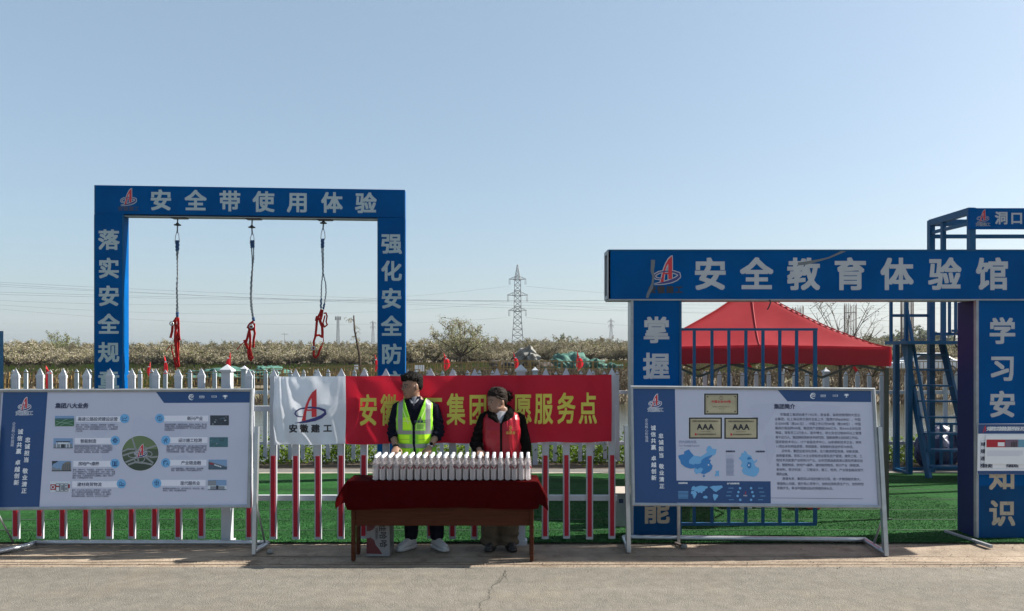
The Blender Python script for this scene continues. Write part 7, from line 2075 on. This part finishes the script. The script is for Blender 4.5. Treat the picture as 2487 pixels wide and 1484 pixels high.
    for sg in (1,-1):
        pts = [(.014,-.122,1.262,.018),(.055,-.118,1.302,.032),(.104,-.085,1.338,.042),(.120,-.01,1.368,.042),(.085,.055,1.392,.036),(.02,.078,1.395,.034)]
        cb.tube([(sg*x - .006, y, z) for x, y, z, r_ in pts], [r_*.62 for *_, r_ in pts], _DM, 12); cb.tube([(sg*x*.80 - .006, y*.84, z + .028) for x, y, z, r_ in pts[1:]], [r_*.55 for *_, r_ in pts[1:]], _DM, 12)
    skin('fleece_collar', t, fuse(cb, .006, 2, folds(40, .004, 3, (1,1,1))), lambda c: FLEECE)
    # red vest
    vr = [(.80,-.008,.010,.134,.196),(.88,-.005,.010,.132,.192),(.97,.0,.008,.128,.184),(1.07,.0,.004,.134,.186),(1.16,.0,.002,.140,.190),(1.24,.0,.010,.126,.186),(1.28,.0,.014,.106,.166),(1.315,.0,.012,.086,.122),(1.335,0,.01,.07,.09)]
    vr = lift(vr, 1.02, .058)
    vb = MB(); vb.loft(torso_rings(vr, .008, 0, 2.6), _DM)
    def vf(v):
        a = folds(9, .008, 21)(v)
        if v.x > .02 and v.y < 0: a += .010*abs(noise.noise(Vector((v.x*26 + v.z*4, v.z*4.5, 3)))) + .004*math.sin(v.x*60 + v.z*9)
        if v.x < -.02 and v.y < 0: a += .007*noise.noise(Vector((v.x*9, v.z*16, 8)))
        return a
    def vm(c):
        if c.y < .02 and abs(c.x + .002) < .011: return BLK
        return VRED
    def vk(c):
        if c.z < .81 or c.z > 1.378: return False
        if c.y < 0 and c.z > 1.25 and abs(c.x) < (c.z - 1.25)*.9: return False
        if abs(c.x) > .178 and .98 < c.z < 1.328 and abs(c.y - .012) < .085 - max(0, 1.08 - c.z)*.7: return False
        return True
    skin('red_vest', t, fuse(vb, .0040, 3, vf), vm, vk, thick=.003)
    s = Surf(L0 + Vector((.085,-.156,1.18)), (1,.16,0), (0,-.1,1), step=.001); e = MB()
    sp = lambda x, z: (U0 + (L0.x + x)*FOC/(Yc-.155), V0 - (z - CAMZ)*FOC/(Yc-.155))
    u, v = sp(.088, 1.212); s.ribbon(e, [(u-3,v-7,1.6),(u+2,v-3,2.6),(u-2,v+1,2.6),(u+4,v+6,1.4)], 2, GOLDT); s.ribbon(e, [(u+1,v-9,1.4),(u+4,v-4,2),(u+2,v,1.6)], 2, GOLDT)
    u, v = sp(.082, 1.176); s.line(e, '志愿者', u-9, u+14, v, 7.5, 2, GOLDT, .03); e.build('chest_print', t)
    tb = MB(); tb.loft(torso_rings([(.76,-.01,.01,.124,.178),(.84,-.005,.01,.126,.180),(.90,0,.01,.122,.176)]), _DM)
    for hx, a in ((-.085,aR), (.085,aL)): limb(tb, [(hx,.01,.82),(hx*1.1,.005,.60),a + Vector((0,.0,.36)),a + Vector((0,.0,.10)),a + Vector((0,-.005,-.05))], [.112,.110,.104,.102,.098])
    skin('trousers', t, fuse(tb, .008, 3, lambda v: folds(10, .012, 31, (1,1,.5))(v) + (.008*math.sin(v.z*70 + v.x*20) if v.z < .16 else 0)), lambda c: KHAKI)
    shoe('shoe', t, L0 + aR + Vector((.02,.02,-.088)), L0 + aR + Vector((-.03,-.155,-.088)), .088, SHOEB, SHOEB); shoe('shoe', t, L0 + aL + Vector((-.01,.02,-.088)), L0 + aL + Vector((.05,-.155,-.088)), .088, SHOEB, SHOEB)
woman()
# ------------------------------------------------------------------ the lettering helper is no longer needed
bpy.data.objects.remove(_fo, do_unlink=True)
bpy.data.curves.remove(_fc)
